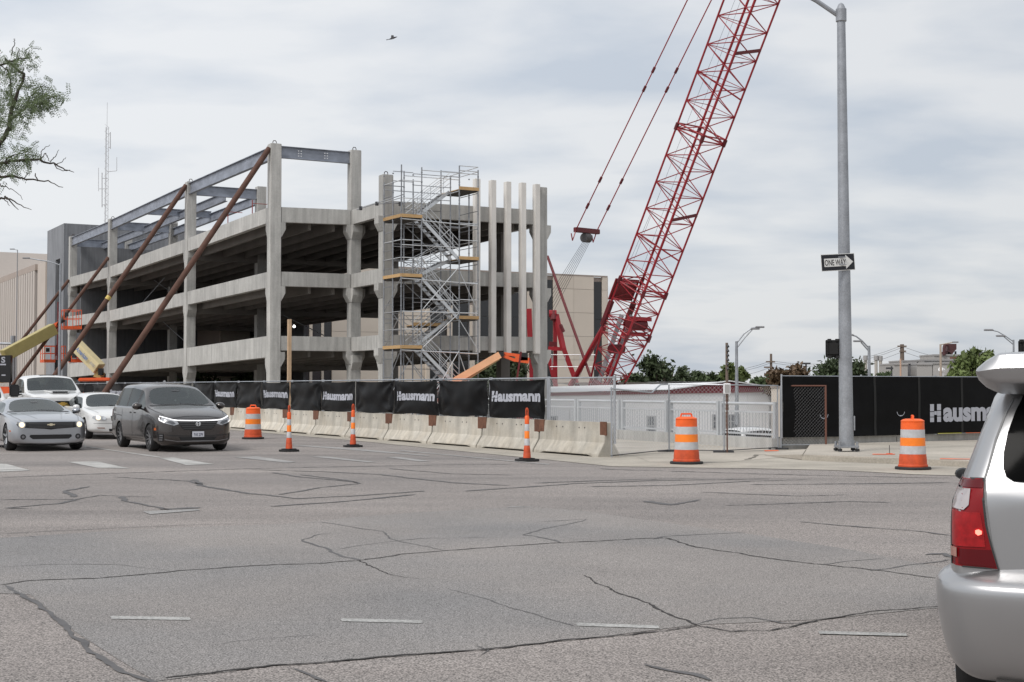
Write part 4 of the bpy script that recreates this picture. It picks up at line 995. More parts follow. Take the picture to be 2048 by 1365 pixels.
# low wall with railing, long bannered fence to the right
WC = ST(23.85, 28.95); WD = (G(1225, 878) - WC); WD.z = 0; WD.normalize(); WN = Vector((WD.y, -WD.x, 0))
lw = thing('low_wall', 'low concrete kerb wall carrying the grey railing and the long banner fence', 'wall', tuple(WC), YAW)
tt_ = 0
while tt_ < 28:
    p_, q_ = WC + WD * (tt_ + .01 if tt_ else -.15), WC + WD * (tt_ + 3.98)
    MB().prism([p_ - WN * .15 - up_ * .05, q_ - WN * .15 - up_ * .05, q_ + WN * .15 - up_ * .05, p_ + WN * .15 - up_ * .05], up_ * .35).build('wall_block', CONC, lw, bevel=.01); tt_ += 4
ss_ = .16
while ss_ < 24:
    MB().box(ss_, ss_ + 3.98, -.15, .15, -.05, .32).build('wall_block', CONC, lw, local=True, bevel=.01); ss_ += 4
def t24(px):
    k = (px - CX) / FPX; return (k * WC.y - WC.x) / (WD.x - k * WD.y)
WZ = math.atan2(-WD.x, WD.y)
pan = [(1550, 1444), (1437, 1341), (1333, 1246), (1238, 1158), (1152, 1086), (1080, 1020), (1014, 962)]
wd = ['nearest railing panel, ending at the banner fence', 'railing panel behind the middle orange drum', 'railing panel with the white door behind it', 'railing panel just right of the barrier end', 'railing panel behind the bare chain-link panel', 'railing panel mostly hidden by the first lettered banner', 'farthest railing panel behind the banners']
for i, (xa, xb) in enumerate(pan):
    ta, tb_ = t24(xa), t24(xb); r = thing('steel_railing', 'grey steel ' + wd[i], 'railing', tuple(WC + WD * ta + up_ * .3), WZ, 'grey railing panels on the low wall'); L_ = tb_ - ta
    for y in (0, L_): MB().box(-.05, .05, y - .05, y + .05, 0, .93).build('post', RAILM, r, local=True)
    MB().tube((0, 0, .88), (0, L_, .88), .04, 8).build('top_rail', RAILM, r, local=True)
    MB().box(-.02, .02, .05, L_ - .05, .64, .69).build('middle_rail', RAILM, r, local=True); MB().box(-.02, .02, .05, L_ - .05, .06, .11).build('bottom_rail', RAILM, r, local=True)
    n_ = int(L_ / .14)
    for k in range(1, n_): MB().box(-.006, .006, k * L_ / n_ - .006, k * L_ / n_ + .006, .11, .64).build('picket', RAILM, r, local=True)
B0S = s_at(1563, 28.72); BLN = 13.6; a, b = ST(B0S, 28.72), ST(B0S + BLN, 28.72)
t, P, n, w = banner(a, b, .33, 1.90, 77, 'long black banner with big pale lettering on the fence right of the light pole', nx=140, nz=16, amp=.04, sag=.0, group=None)
sH0 = (s_at(1856, 28.72) - B0S) / w; sH1 = (s_at(1879, 28.72) - B0S) / w; sE = sH1 + (sH1 - sH0) * 6.55
za_ = EYE + (HOR - 842) * ST(32, 28.72).y / FPX; zb_ = EYE + (HOR - 807.5) * ST(32, 28.72).y / FPX
va, vb = (za_ - .33) / 1.57, (zb_ - .33) / 1.57
big_h(t, P, n, sH0, sH1 - .002, va, vb, False); letters(t, P, n, w, 'ausmann', sH1 + .004, sE, va - .005, va + (vb - va) * .8, False)
SEAM = mat('banner_seam', (.006, .006, .006), .7)
for px in (1747, 1835, 1920):
    u_ = (s_at(px, 28.72) - B0S) / w; mb = MB(); 
    for j in range(14): mb.quad(P(u_ - .003, j / 14) + n * .008, P(u_ + .003, j / 14) + n * .008, P(u_ + .003, (j + 1) / 14) + n * .008, P(u_ - .003, (j + 1) / 14) + n * .008)
    mb.build('seam', SEAM, t)
for px, py in ((1645, 825), (1798, 822)):
    u_ = (s_at(px, 28.72) - B0S) / w; vv = (EYE + (HOR - py) * ST(28, 28.72).y / FPX - .33) / 1.57; mb = MB()
    rr_ = [(math.cos(q), math.sin(q)) for q in [math.pi * (1.05 + .9 * k / 8) for k in range(9)]]
    for k in range(8):
        c0, c1 = rr_[k], rr_[k + 1]; e0 = .6 + .4 * abs(c0[0]); e1 = .6 + .4 * abs(c1[0])
        mb.quad(P(u_ + c0[0] * .011, vv + c0[1] * .09) + n * .008, P(u_ + c1[0] * .011, vv + c1[1] * .09) + n * .008, P(u_ + c1[0] * .0095, vv + c1[1] * .09 * (.78 + .22 * abs(c1[0]))) + n * .008, P(u_ + c0[0] * .0095, vv + c0[1] * .09 * (.78 + .22 * abs(c0[0]))) + n * .008)
    mb.build('wind_flap', LETT, t)
f = thing('banner_fence', 'long fence posts and rail carrying the wide lettered banner on the low wall', 'fence', tuple(a))
MB().tube(a + up_ * 1.9, b + up_ * 1.9, .02, 6).build('top_rail', GALV, f)
for k in range(6): q = a + (b - a) * (k / 5); MB().tube(q + up_ * .3, q + up_ * 1.95, .025, 8).build('post', GALV, f)
for (x, y, z, c, nm, lab) in [(1900, 884, .34, (.55, .5, .05), 'caution_tape', 'strip of yellow caution tape lying on the low wall'), (1955, 884, .34, (.7, .13, .03), 'orange_tape', 'strip of orange tape lying on the low wall near the moving car')]:
    tp = thing(nm, lab, 'tape', tuple(ST(s_at(x, 28.6), 28.6, z))); q = ST(s_at(x, 28.6), 28.6, z - .005); MB().prism([q - dR * .45 - dL * .03, q + dR * .4 - dL * .03, q + dR * .4 + dL * .03, q - dR * .45 + dL * .04], (0, 0, .012)).build('strip', mat(nm, c, .6), tp)

# ------------------------------------------------------------------ striped drums and tall cones
def drum():
    t = thing('traffic_drum', 'x', 'traffic drum', (0, 0, 0), 0, 'orange and white striped drums')
    MB().lathe([(.34, 0), (.35, .02), (.34, .05), (.285, .055)], n=28).build('rubber_base', BLK, t, local=True, smooth=True)
    z = [.055, .30, .46, .62, .78, .92]; r = [.270, .250, .241, .234, .227, .220]; ms = [ORND, REFW, ORNR, REFW, ORNG]
    MB().lathe([(.285, .05), (.285, .085), (.273, .10)], n=28).build('foot_lip', ORND, t, local=True, smooth=True)
    for k in range(5):
        MB().lathe([(r[k], z[k]), (r[k] - .002, (z[k] + z[k + 1]) / 2), (r[k + 1] + .004, z[k + 1] - .006), (r[k + 1] - .004, z[k + 1])], n=28, cap=False).build(['orange_band', 'white_band', 'orange_band', 'white_band', 'orange_band'][k], ms[k], t, local=True, smooth=True)
    MB().lathe([(.220, .92), (.226, .93), (.224, .95), (.18, .975), (.14, .985)], n=28).build('drum_top', ORNG, t, local=True, smooth=True)
    MB().path([(-.13, 0, .98), (-.11, 0, 1.045), (.11, 0, 1.045), (.13, 0, .98)], .018, 8).build('handle', ORNG, t, local=True, smooth=True)
    return t
d0 = drum()
dr = [((1373, 928), 'striped drum standing before the chain-link panels at the plaza'), ((1826, 939), 'striped drum at the kerb left of the moving silver car'), ((506, 878), 'striped drum between the dark minivan and the barriers')]
for i, ((px, py), lab) in enumerate(dr):
    g = G(px, py, .008)
    if i == 0: d0.location = g; d0['label'] = lab; d0.rotation_euler = (0, 0, .3)
    else: copy_tree(d0, tuple(g), .3 + i * 1.1, lab)
def tcone():
    t = thing('tall_cone', 'x', 'traffic cone', (0, 0, 0), 0, 'slim tall traffic cones')
    b = MB(); b.prism([(.27 * math.cos(a), .27 * math.sin(a), 0) for a in [math.pi / 8 + k * math.pi / 4 for k in range(8)]], (0, 0, .05)); b.prism([(-.14, -.14, .05), (.14, -.14, .05), (.14, .14, .05), (-.14, .14, .05)], (0, 0, .025))
    b.build('rubber_base', BLK, t, local=True, bevel=.008)
    z = [.07, .20, .345, .495, .66, .81, .965]; r = [.085, .076, .062, .056, .052, .050, .048]; ms = [ORND, ORND, REFW, ORNR, REFW, ORNR]; ms = [ORND, ORND, REFW, ORNR, REFW, ORNG]
    nm = ['lower_cone', 'lower_cone', 'white_band', 'orange_band', 'white_band', 'orange_band']
    for k in range(6): MB().lathe([(r[k], z[k]), (r[k + 1] + .003, z[k + 1] - .012), (r[k + 1] - .004, z[k + 1])], n=20, cap=False).build(nm[k], ms[k], t, local=True, smooth=True)
    MB().lathe([(.048, .965), (.042, .985), (.028, .995)], n=16).build('cone_top', ORNG, t, local=True, smooth=True)
    MB().path([(-.02, 0, .98), (-.026, 0, 1.09), (-.014, 0, 1.15), (.014, 0, 1.15), (.026, 0, 1.09), (.02, 0, .98)], .015, 8).build('grip_handle', ORND, t, local=True, smooth=True)
    return t
c0 = tcone()
for i, ((px, py), lab, rz) in enumerate([((1054, 923), 'tall slim cone in front of the second barrier from the right', .35), ((706, 894.5), 'tall slim cone in front of the sixth barrier, middle one of three', .4), ((578, 903.5), 'tall slim cone below the wooden post, leftmost of three', 1.0)]):
    g = G(px, py)
    if i == 0: c0.location = g; c0['label'] = lab; c0.rotation_euler = (0, 0, rz)
    else: copy_tree(c0, tuple(g), rz, lab)
# wooden post with lamp behind the fence
wp = thing('wooden_post', 'tall plain wooden post with a small lamp, standing behind the barriers', 'post', tuple(ST(19.3, t_at(578.5, 19.3))), YAW)
Yw = ST(19.3, t_at(578.5, 19.3)).y; MB().box(-.065, .065, -.065, .065, 0, EYE + (HOR - 639) * Yw / FPX).build('post_shaft', POST, wp, local=True)
zl = EYE + (HOR - 653) * Yw / FPX; MB().tube((.06, 0, zl + .15), (.16, -.05, zl + .05), .015, 6).build('lamp_arm', CABLE, wp, local=True)
MB().lathe([(.0, -.06), (.05, -.05), (.06, 0), (.03, .05), (0, .06)], c=(.17, -.06, zl), n=12, cap=False).build('lamp_head', mat('lamp_lit', (.8, .8, .8), .4, emit=(1, 1, 1), estr=1.5), wp, local=True, smooth=True)

# ------------------------------------------------------------------ big signal pole with ONE WAY sign
pb_ = G(1693, 903, .135); PY = pb_.y
lp = thing('signal_pole', 'tall tapered galvanised light pole at the corner with an arm at its top', 'pole', tuple(pb_))
zt = EYE + (HOR - 22) * PY / FPX; b0 = Vector((pb_.x, pb_.y, .30)); ptop = Vector((at(1674.5, 22, PY).x, PY, zt)); 
ptop.x = pb_.x + (ptop.x - pb_.x) * .35 
sh = MB(); sh.tube(b0, ptop, .165, 24, r2=.095); sh.build('pole_shaft', GALVP, lp, smooth=True)
MB().lathe([(.10, 0), (.125, .02), (.125, .3), (.10, .33), (.06, .42), (0, .46)], c=tuple(ptop - up_ * .2), n=16, cap=False).build('pole_cap', GALVP, lp, smooth=True)
am = MB(); arm0 = ptop + Vector((-.02, 0, -.08)); am.path([arm0, arm0 + Vector((-.55, .0, .38)), arm0 + Vector((-1.4, 0, .85)), arm0 + Vector((-3.0, 0, 1.3))], .055, 8); am.build('lamp_arm', GALVP, lp, smooth=True)
MB().box(pb_.x - .24, pb_.x + .24, pb_.y - .24, pb_.y + .24, .22, .27).build('base_plate', GALVP, lp, bevel=.01); MB().tube((pb_.x, pb_.y, .27), (pb_.x, pb_.y, .38), .19, 16).build('base_collar', GALVP, lp)
for dx in (-.2, .2):
    for dy in (-.2, .2):
        MB().tube((pb_.x + dx, pb_.y + dy, .12), (pb_.x + dx, pb_.y + dy, .36), .03, 8).build('anchor_bolt', GALVP, lp); MB().tube((pb_.x + dx, pb_.y + dy, .15), (pb_.x + dx, pb_.y + dy, .20), .055, 6).build('anchor_nut', BLK, lp)
MB().box(pb_.x + .15, pb_.x + .185, pb_.y - .08, pb_.y + .06, .62, .95).build('hand_hole_cover', GALVP, lp)
# sign
sa, sb = at(1640, 0, PY - .30), at(1713, 0, PY - .30); SW = .92; ang = R(22)
ow = thing('one_way_sign', 'black and white ONE WAY arrow sign tilted on the tall light pole', 'sign', tuple(at(1676, 525, PY - .30)))
cc = at(1676, 525, PY - .26); ux = Vector((math.cos(ang), math.sin(ang) , 0)) ; ux = (ux + up_ * .075).normalized(); uz = (up_ - ux * ux.dot(up_)).normalized(); nf = ux.cross(uz)
SH = .31
def sg(a, b, o=0): return cc + ux * a + uz * b + nf * o
wS = SW / 2; hS = SH / 2; 
MB().prism([sg(-wS, -hS - .04), sg(wS, -hS - .04), sg(wS, hS + .04), sg(-wS, hS + .04)], -nf * .004).build('sign_plate', mat('sign_white', (.72, .72, .70), .4), ow)
wS -= .012; hS += .026
SBK = mat('sign_black', (.008, .009, .014), .35)
MB().prism([sg(-wS, -hS, .001), sg(wS, -hS, .001), sg(wS, hS, .001), sg(-wS, hS, .001)], nf * .0015).build('sign_face', SBK, ow)
aw = MB(); aw.add([sg(-wS + .07, -.095, .004), sg(wS - .24, -.095, .004), sg(wS - .24, -.165, .004), sg(wS - .035, 0, .004), sg(wS - .24, .165, .004), sg(wS - .24, .095, .004), sg(-wS + .07, .095, .004)], [(0, 1, 2, 3, 4, 5, 6)])
aw.build('arrow', mat('sign_white', (.72, .72, .70), .4), ow)
put_text('oneway', .58, .135, sg(-wS + .085, -.068, .0), ux, uz, SBK, 'sign_lettering', ow, off=.0065)
for b in (-.05, .12): MB().cbox(tuple(cc - nf * .02 + uz * b + Vector((.05, .0, 0))), (.3, .03, .02)).build('sign_bracket', GALVP, ow)
# signal head seen from behind
def sighead(px, py, Y, lab, w=.42, hgt=.52):
    t = thing('traffic_signal', lab, 'traffic signal', tuple(at(px, py, Y)), 0, 'black signal heads seen from behind'); c = at(px, py, Y)
    BK = mat('signal_black', (.006, .006, .006), .7)
    MB().cbox(tuple(c), (w * .82, .12, hgt * .86)).build('housing', BK, t, bevel=.05)
    MB().cbox(tuple(c + Vector((0, .08, 0))), (w * .9, .03, hgt * .96)).build('backplate', BK, t, bevel=.012)
    for dx in (-.09, .09):
        for s_ in (-1, 1): MB().cbox(tuple(c + Vector((dx, 0, s_ * hgt * .46))), (.07, .1, .06)).build('hinge_lug', BK, t)
    MB().tube(c + Vector((w * .3, 0, 0)), c + Vector((w * .3 + .25, 0, 0)), .03, 8).build('mount_arm', BK, t)
    return t
sighead(1666.5, 697.5, PY, 'black signal head fixed to the left side of the tall light pole', .36, .42)
sighead(2052, 697, 30, 'black signal head at the right edge above the silver car', .30, .34)
# survey stake
sk = thing('survey_stake', 'thin metal stake standing in orange paint on the pavement', 'stake', tuple(G(1779, 909, .13))); q = G(1779, 909, .13)
MB().tube(q, q + up_ * .2, .008, 5).build('rod', CABLE, sk); MB().cbox(tuple(q + up_ * .012), (.12, .08, .02)).build('paint_block', SPR, sk)

# ------------------------------------------------------------------ street lamps, utility poles
def lamp(px, pyt, Y, lab, m=GALVP, r=.09, arms=(), base=0.0, cat='street lamp', grp='street lamps'):
    q = at(px, pyt, Y); t = thing('street_lamp', lab, cat, (q.x, q.y, base), 0, grp)
    MB().tube((q.x, q.y, base), q, r, 10, r2=r * .65).build('pole', m, t, smooth=True)
    for pts in arms:
        P_ = [at(x, y, Y) for x, y in pts]; MB().path(P_, r * .38, 6).build('lamp_arm', m, t)
        e = P_[-1]; d = (P_[-1] - P_[-2]); d.z *= .3; d.normalize(); MB().cbox(tuple(e + d * .15), (.42, .16, .08)).build('lamp_head', mat('lamp_grey', (.3, .3, .31), .5), t, bevel=.03)
    return t
lamp(1473, 683, 62, 'street lamp with a long curved double arm reaching right, beyond the gate', arms=[[(1473, 687), (1488, 668), (1503, 657), (1513, 655)], [(1473, 697), (1490, 675), (1504, 660)]])
lamp(1738, 692, 62, 'street lamp just right of the tall light pole, arm reaching left', arms=[[(1738, 697), (1724, 682), (1712, 673), (1705, 671)], [(1738, 703), (1722, 685)]])
lamp(2027, 680, 62, 'thin street lamp behind the roof of the moving silver car', r=.06, arms=[[(2027, 684), (2010, 672), (1996, 664), (1984, 661)], [(2027, 690), (2008, 674)]])
lamp(1881, 689, 90, 'tan street lamp with a flat arm in front of the factory', m=mat('tan_pole', (.42, .34, .27), .7), r=.1, arms=[[(1881, 690), (1896, 687), (1906, 685)]])
lamp(121, 527, 78, 'grey street lamp at the left in front of the core tower, arm reaching left', r=.09, arms=[[(121, 531), (100, 524), (70, 519), (58, 517)]])
lamp(35, 500, 120, 'slim lamp mast in front of the pinkish fin building', m=mat('lamp_grey', (.3, .3, .31), .5), r=.06, arms=[[(35, 501), (28, 499)]])
def upole(px, pyt, Y, lab, cross=(), m=None, r=.14, ins=0):
    m = m or mat('pole_wood', (.17, .13, .105), .9); q = at(px, pyt, Y); t = thing('utility_pole', lab, 'utility pole', (q.x, q.y, LOW), 0, 'distant utility poles')
    MB().tube((q.x, q.y, LOW), q, r, 8, r2=r * .7).build('pole', m, t)
    for (x0, x1, y) in cross: MB().bar(at(x0, y, Y - .2), at(x1, y, Y - .2), .12, .15).build('crossarm', m, t)
    for k in range(ins): MB().tube(at(px, pyt + 8 + k * 9, Y - .1), at(px + 4, pyt + 6 + k * 9, Y - .1), .09, 6).build('insulator', CABLE, t)
    return t
upole(1453.5, 686, 75, 'slender pole with insulators up its side, left of the curved lamp', r=.10, ins=6)
upole(1542, 708, 150, 'tall pole with two crossarms above the reddish tree', cross=[(1532, 1550, 724), (1528, 1546, 735)], r=.18)
upole(1371, 738, 130, 'short pole with a flat T-shaped floodlight, between the tree clumps', cross=[(1364, 1380, 738)], m=CABLE, r=.1)
upole(1612, 727, 120, 'dark T-shaped floodlight pole left of the dark round tree', cross=[(1604, 1621, 727.5)], m=CABLE, r=.1)
upole(1328, 728, 120, 'plain wooden pole among the trees right of the crane'); upole(1345, 739, 140, 'shorter plain pole just right of the wooden pole', r=.1)
upole(1804, 689, 150, 'thick pole with crossarm left of the factory', cross=[(1795, 1813, 693), (1799, 1812, 703)], r=.3)
upole(1801, 718, 70, 'pinkish wooden post standing above the banner left of the factory', m=mat('post_pink', (.5, .33, .24), .8), r=.06)
upole(1783, 733, 120, 'small dark pole beside the factory corner', cross=[(1772, 1786, 737)], m=CABLE, r=.1)
wr = thing('power_lines', 'thin power lines strung between the distant poles on the right', 'cable', tuple(at(1542, 724, 150)))
def wire(a, b, sag=.6, r=.018, n=8):
    a, b = Vector(a), Vector(b); MB().path([a + (b - a) * (i / n) - up_ * sag * 4 * (i / n) * (1 - i / n) for i in range(n + 1)], r, 3).build('wire', CABLE, wr)
for y in (722, 726, 735): wire(at(1542, y, 150), at(1803, y - 30, 150), 1.0); wire(at(1542, y, 150), at(1328, y + 8, 150), 1.0)
wire(at(1803, 693, 150), at(2100, 715, 150), 1.2); wire(at(1803, 703, 150), at(2100, 722, 150), 1.2)
# radio mast
mm = at(214, 255, 190); rm = thing('radio_mast', 'thin radio mast with whip antennas rising behind the garage at left', 'antenna', (mm.x, mm.y, LOW)); MS = mat('mast_grey', (.55, .56, .58), .6)
for k in range(3): 
    a = k * 2.1; MB().tube((mm.x + .3 * math.cos(a), mm.y + .3 * math.sin(a), LOW), (mm.x + .2 * math.cos(a), mm.y + .2 * math.sin(a), mm.z), .04, 5).build('mast_leg', MS, rm)
lac = MB(); z = 4.0
while z < mm.z: lac.tube((mm.x - .3, mm.y, z), (mm.x + .3, mm.y, z + .5), .02, 4); lac.tube((mm.x + .3, mm.y, z + .5), (mm.x - .3, mm.y, z + 1), .02, 4); z += 1
lac.build('mast_lacing', MS, rm, kind='stuff')
def an(x0, y0, x1, y1, r=.05): MB().tube(at(x0, y0, 190), at(x1, y1, 190), r, 5).build('whip_antenna', MS, rm)
an(214, 258, 214.6, 205, .03); an(220.5, 265, 220.5, 298, .07); an(216, 268, 220.5, 268); an(216, 295, 220.5, 295); an(233.5, 315, 233.5, 342, .04); an(214, 344, 233.5, 342); an(204, 346, 204, 415, .07); an(214, 357, 204, 357); an(197, 336, 197, 383, .04); an(197, 378, 214, 378); an(204, 410, 216, 410); an(218, 500, 218, 480, .03)

# ------------------------------------------------------------------ boom lifts
def basket(t, c, ux, uy, w, d, h, m, rr_=.02):
    c = Vector(c); ux = Vector(ux); uy = Vector(uy)
    fl_ = MB(); fl_.prism([c, c + ux * w, c + ux * w + uy * d, c + uy * d], (0, 0, .22)); fl_.build('basket_floor', m, t)
    P4 = [c, c + ux * w, c + ux * w + uy * d, c + uy * d]
    for k in range(4):
        a, b = P4[k], P4[(k + 1) % 4]
        for z in (h, h * .55): MB().tube(a + up_ * z, b + up_ * z, rr_, 6).build('basket_rail', m, t)
        for f in (0, .5): MB().tube(a + (b - a) * f, a + (b - a) * f + up_ * h, rr_, 6).build('basket_post', m, t)
    MB().cbox(tuple(c + ux * w * .15 + up_ * h * .75), (.22, .2, .3)).build('control_box', BLK, t)
YL = 108
l1 = thing('boom_lift', 'boom lift with a long olive-yellow boom and high orange basket at the left', 'boom lift', tuple(at(20, 800, 105)))
a, b, c = at(8, 712, YL - 3), at(108, 658, YL), at(116, 652, YL)
MB().bar(a, b, .7, .85).build('main_boom', LOLIVE, l1, bevel=.03); MB().bar(at(30, 707, YL - 2.5), at(92, 668, YL - .1), .4, .4).build('inner_boom', LOLIVE, l1)
MB().prism([at(103, 650, YL - .3), at(116, 643, YL - .3), at(110, 655, YL - .3), at(105, 659, YL - .3)], Vector((0, .6, 0))).build('boom_head', LORANGE, l1)
MB().tube(at(114, 648, YL), at(128, 640, YL), .16, 8).build('jib', BLK, l1)
basket(l1, at(128, 658, YL), dR, dL, 1.3, 1.9, 1.45, LORANGE, .028)
MB().bar(at(4, 716, YL - 3), at(6, 766, YL - 3), 1.0, .6).build('turret_arm', LOLIVE, l1); MB().cbox(tuple(at(10, 790, YL - 3)), (2.4, 1.8, 1.2)).build('chassis', LORANGE, l1, bevel=.1)
wk = thing('worker', 'x', 'person', (0, 0, 0)) if False else None
l2 = thing('boom_lift', 'boom lift with a short cream boom angling down to an orange base behind the fence', 'boom lift', tuple(at(190, 800, 93)))
Y2 = 93
MB().bar(at(152, 690, Y2 + .6), at(199, 738, Y2 - .2), .66, .74).build('main_boom', LCREAM, l2, bevel=.03)
A, B_ = at(148, 699, Y2 + .6 - .27), at(197, 749, Y2 - .2 - .27); ux = (B_ - A).normalized(); uz = Vector((-ux.z, 0, ux.x)).normalized()
if uz.z < 0: uz = -uz
nn2 = ux.cross(uz)
put_text('lift', 1.15, .30, A + ux * .30 + uz * .10, ux, uz, mat('lift_blue', (.10, .16, .32), .5), 'boom_lettering', l2, off=.345 if nn2.y < 0 else -.345)
put_text('lift2', .45, .18, A + ux * 1.75 + uz * .14, ux, uz, mat('lift_greytext', (.3, .28, .26), .5), 'model_lettering', l2, off=.345 if nn2.y < 0 else -.345)
MB().cbox(tuple(at(202, 744, Y2 - .5)), (.26, .4, .45)).build('boom_end_block', BLKG, l2); MB().bar(at(191, 748, Y2), at(206, 752, Y2), .6, .4).build('boom_pivot', LOLIVE, l2)
MB().bar(at(163, 760, Y2), at(226, 759, Y2), 1.5, .22).build('turntable', LORANGE, l2, bevel=.05); MB().cbox(tuple(at(195, 790, Y2)), (1.8, 1.4, .7)).build('chassis', LORANGE, l2, bevel=.08)
MB().tube(at(150, 692, Y2 + .5), at(139, 708, Y2 + .5), .1, 8).build('jib', BLK, l2); MB().tube(at(141, 712, Y2 + .5), at(139, 724, Y2 + .5), .12, 8).build('jib_head', BLK, l2)
basket(l2, at(143, 725, Y2 + .3), dR, dL, 1.15, .8, .6, LORANGE, .028)
l2b = thing('boom_lift', 'boom lift whose orange basket hangs in front of the grey core tower at left', 'boom lift', tuple(at(105, 800, 106)))
basket(l2b, at(89, 725, YL), dR, dL, 1.55, 1.6, 1.25, LORANGE, .028); MB().tube(at(113, 712, YL), at(115, 690, YL), .12, 8).build('jib', REDD, l2b); MB().bar(at(114, 720, YL + .5), at(112, 790, YL + .5), .25, .25).build('mast', BLK, l2b)
Y3 = 75.0
l3 = thing('boom_lift', 'boom lift with a pale orange boom and bright orange jib below the fins', 'boom lift', tuple(at(925, 776, Y3)))
MB().bar(at(905, 765, Y3), at(1000, 710, Y3), .38, .36).build('main_boom', mat('lift_salmon', (.85, .46, .26), .5, var=.1, scale=2), l3); MB().bar(at(915, 766, Y3 + .3), at(996, 715, Y3 + .3), .15, .34).build('inner_boom', LCREAM, l3)
MB().bar(at(999, 709, Y3), at(1032, 722, Y3), .16, .16).build('jib', LORANGE, l3); MB().bar(at(1002, 707, Y3), at(1040, 712, Y3), .16, .16).build('jib', LORANGE, l3); MB().cbox(tuple(at(1003, 709, Y3)), (.25, .3, .25)).build('jib_joint', BLK, l3)
MB().bar(at(1030, 718, Y3), at(1058, 722, Y3), .3, .3).build('jib_head', LORANGE, l3); MB().cbox(tuple(at(1048, 714, Y3)), (.4, .3, .4)).build('control_box', BLK, l3); MB().cbox(tuple(at(925, 790, Y3)), (2, 1.6, 1.2)).build('chassis', LORANGE, l3, bevel=.1)
MB().bar(at(1042, 704, Y3 - .8), at(1033, 765, Y3 - .8), .1, .1).build('dark_strut', REDD, l3)
# worker's lifted load wall with S
sp = thing('message_board', 'dark equipment cabinet with a pale letter S at the left edge, above the white cars', 'cabinet', tuple(at(12, 745, 104)))
YB = 104.0; q = at(-15, 765, YB); e = at(21, 765, YB); zt_ = at(0, 711, YB).z; zb2 = at(0, 765, YB).z
MB().box(q.x, e.x, YB, YB + .4, zb2, zt_).build('cabinet_body', BLKG, sp, bevel=.02)
put_text('S', .30, .44, Vector((at(11, 0, YB).x, YB - .01, at(0, 726, YB).z)), (1, 0, 0), (0, 0, 1), LETT, 'lettering', sp, off=.004)
MB().box(at(9, 0, YB).x, at(21, 0, YB).x - .02, YB - .015, YB - .005, at(0, 731, YB).z, at(0, 728, YB).z).build('lettering', LETT, sp); MB().box(at(12, 0, YB).x, at(20, 0, YB).x, YB - .015, YB - .005, at(0, 752, YB).z, at(0, 749.5, YB).z).build('lettering', LETT, sp)
for x in (q.x + .2, e.x - .1): MB().tube((x, YB + .2, LOW), (x, YB + .2, zb2), .08, 8).build('leg', CABLE, sp)
gp = thing('steel_post', 'grey steel post and rail behind the dark cabinet at the left edge', 'post', tuple(at(26, 776, 110))); MB().tube(at(26, 672, 110), at(26, 800, 110), .19, 8).build('post_shaft', GALVP, gp); MB().tube(at(-20, 687, 110), at(26, 688, 110), .1, 8).build('rail', GALVP, gp)
gp['category'] = 'post'

# ------------------------------------------------------------------ birds
def bird(loc, sc_, rz, lab, wings=True):
    t = thing('bird', lab, 'bird', tuple(loc)); BD = mat('bird_dark', (.03, .028, .03), .8); L = Vector(loc)
    m = Matrix.Rotation(rz, 3, 'Y')
    def p(x, y, z): return L + m @ Vector((x, y, z)) * sc_
    prof = [(-.5, .01), (-.3, .05), (-.1, .1), (.12, .11), (.28, .07), (.36, .06), (.44, .035), (.52, .005)]
    mb = MB(); n = 8
    for (x, r) in prof:
        for k in range(n): a = k * 2 * math.pi / n; mb.v.append(p(x, r * math.cos(a), r * math.sin(a) * .9))
    for j in range(len(prof) - 1):
        for k in range(n): mb.f.append((j * n + k, j * n + (k + 1) % n, (j + 1) * n + (k + 1) % n, (j + 1) * n + k))
    mb.f += [tuple(range(n)), tuple((len(prof) - 1) * n + k for k in range(n))]
    mb.build('body', BD, t, smooth=True)
    if wings:
        for s_ in (1, -1):
            w = MB(); w.prism([p(.15, .05 * s_, .03), p(.2, .35 * s_, .22 * s_ + .1), p(-.02, .75 * s_, .40 * s_ + .12), p(-.12, .4 * s_, .2 * s_ + .05), p(-.12, .05 * s_, .02)], Vector((0, 0, .02 * sc_))); w.build('wing', BD, t)
        MB().prism([p(-.4, .03, 0), p(-.65, .12, .02), p(-.65, -.12, .02), p(-.4, -.03, 0)], Vector((0, 0, .01))).build('tail', BD, t)
bird(at(785, 77, 60), .42, R(-18), 'small dark bird flying in the sky above the garage')
bird(at(1483, 128, 96), .3, 0, 'small bird perched on a lattice brace of the crane boom', False)

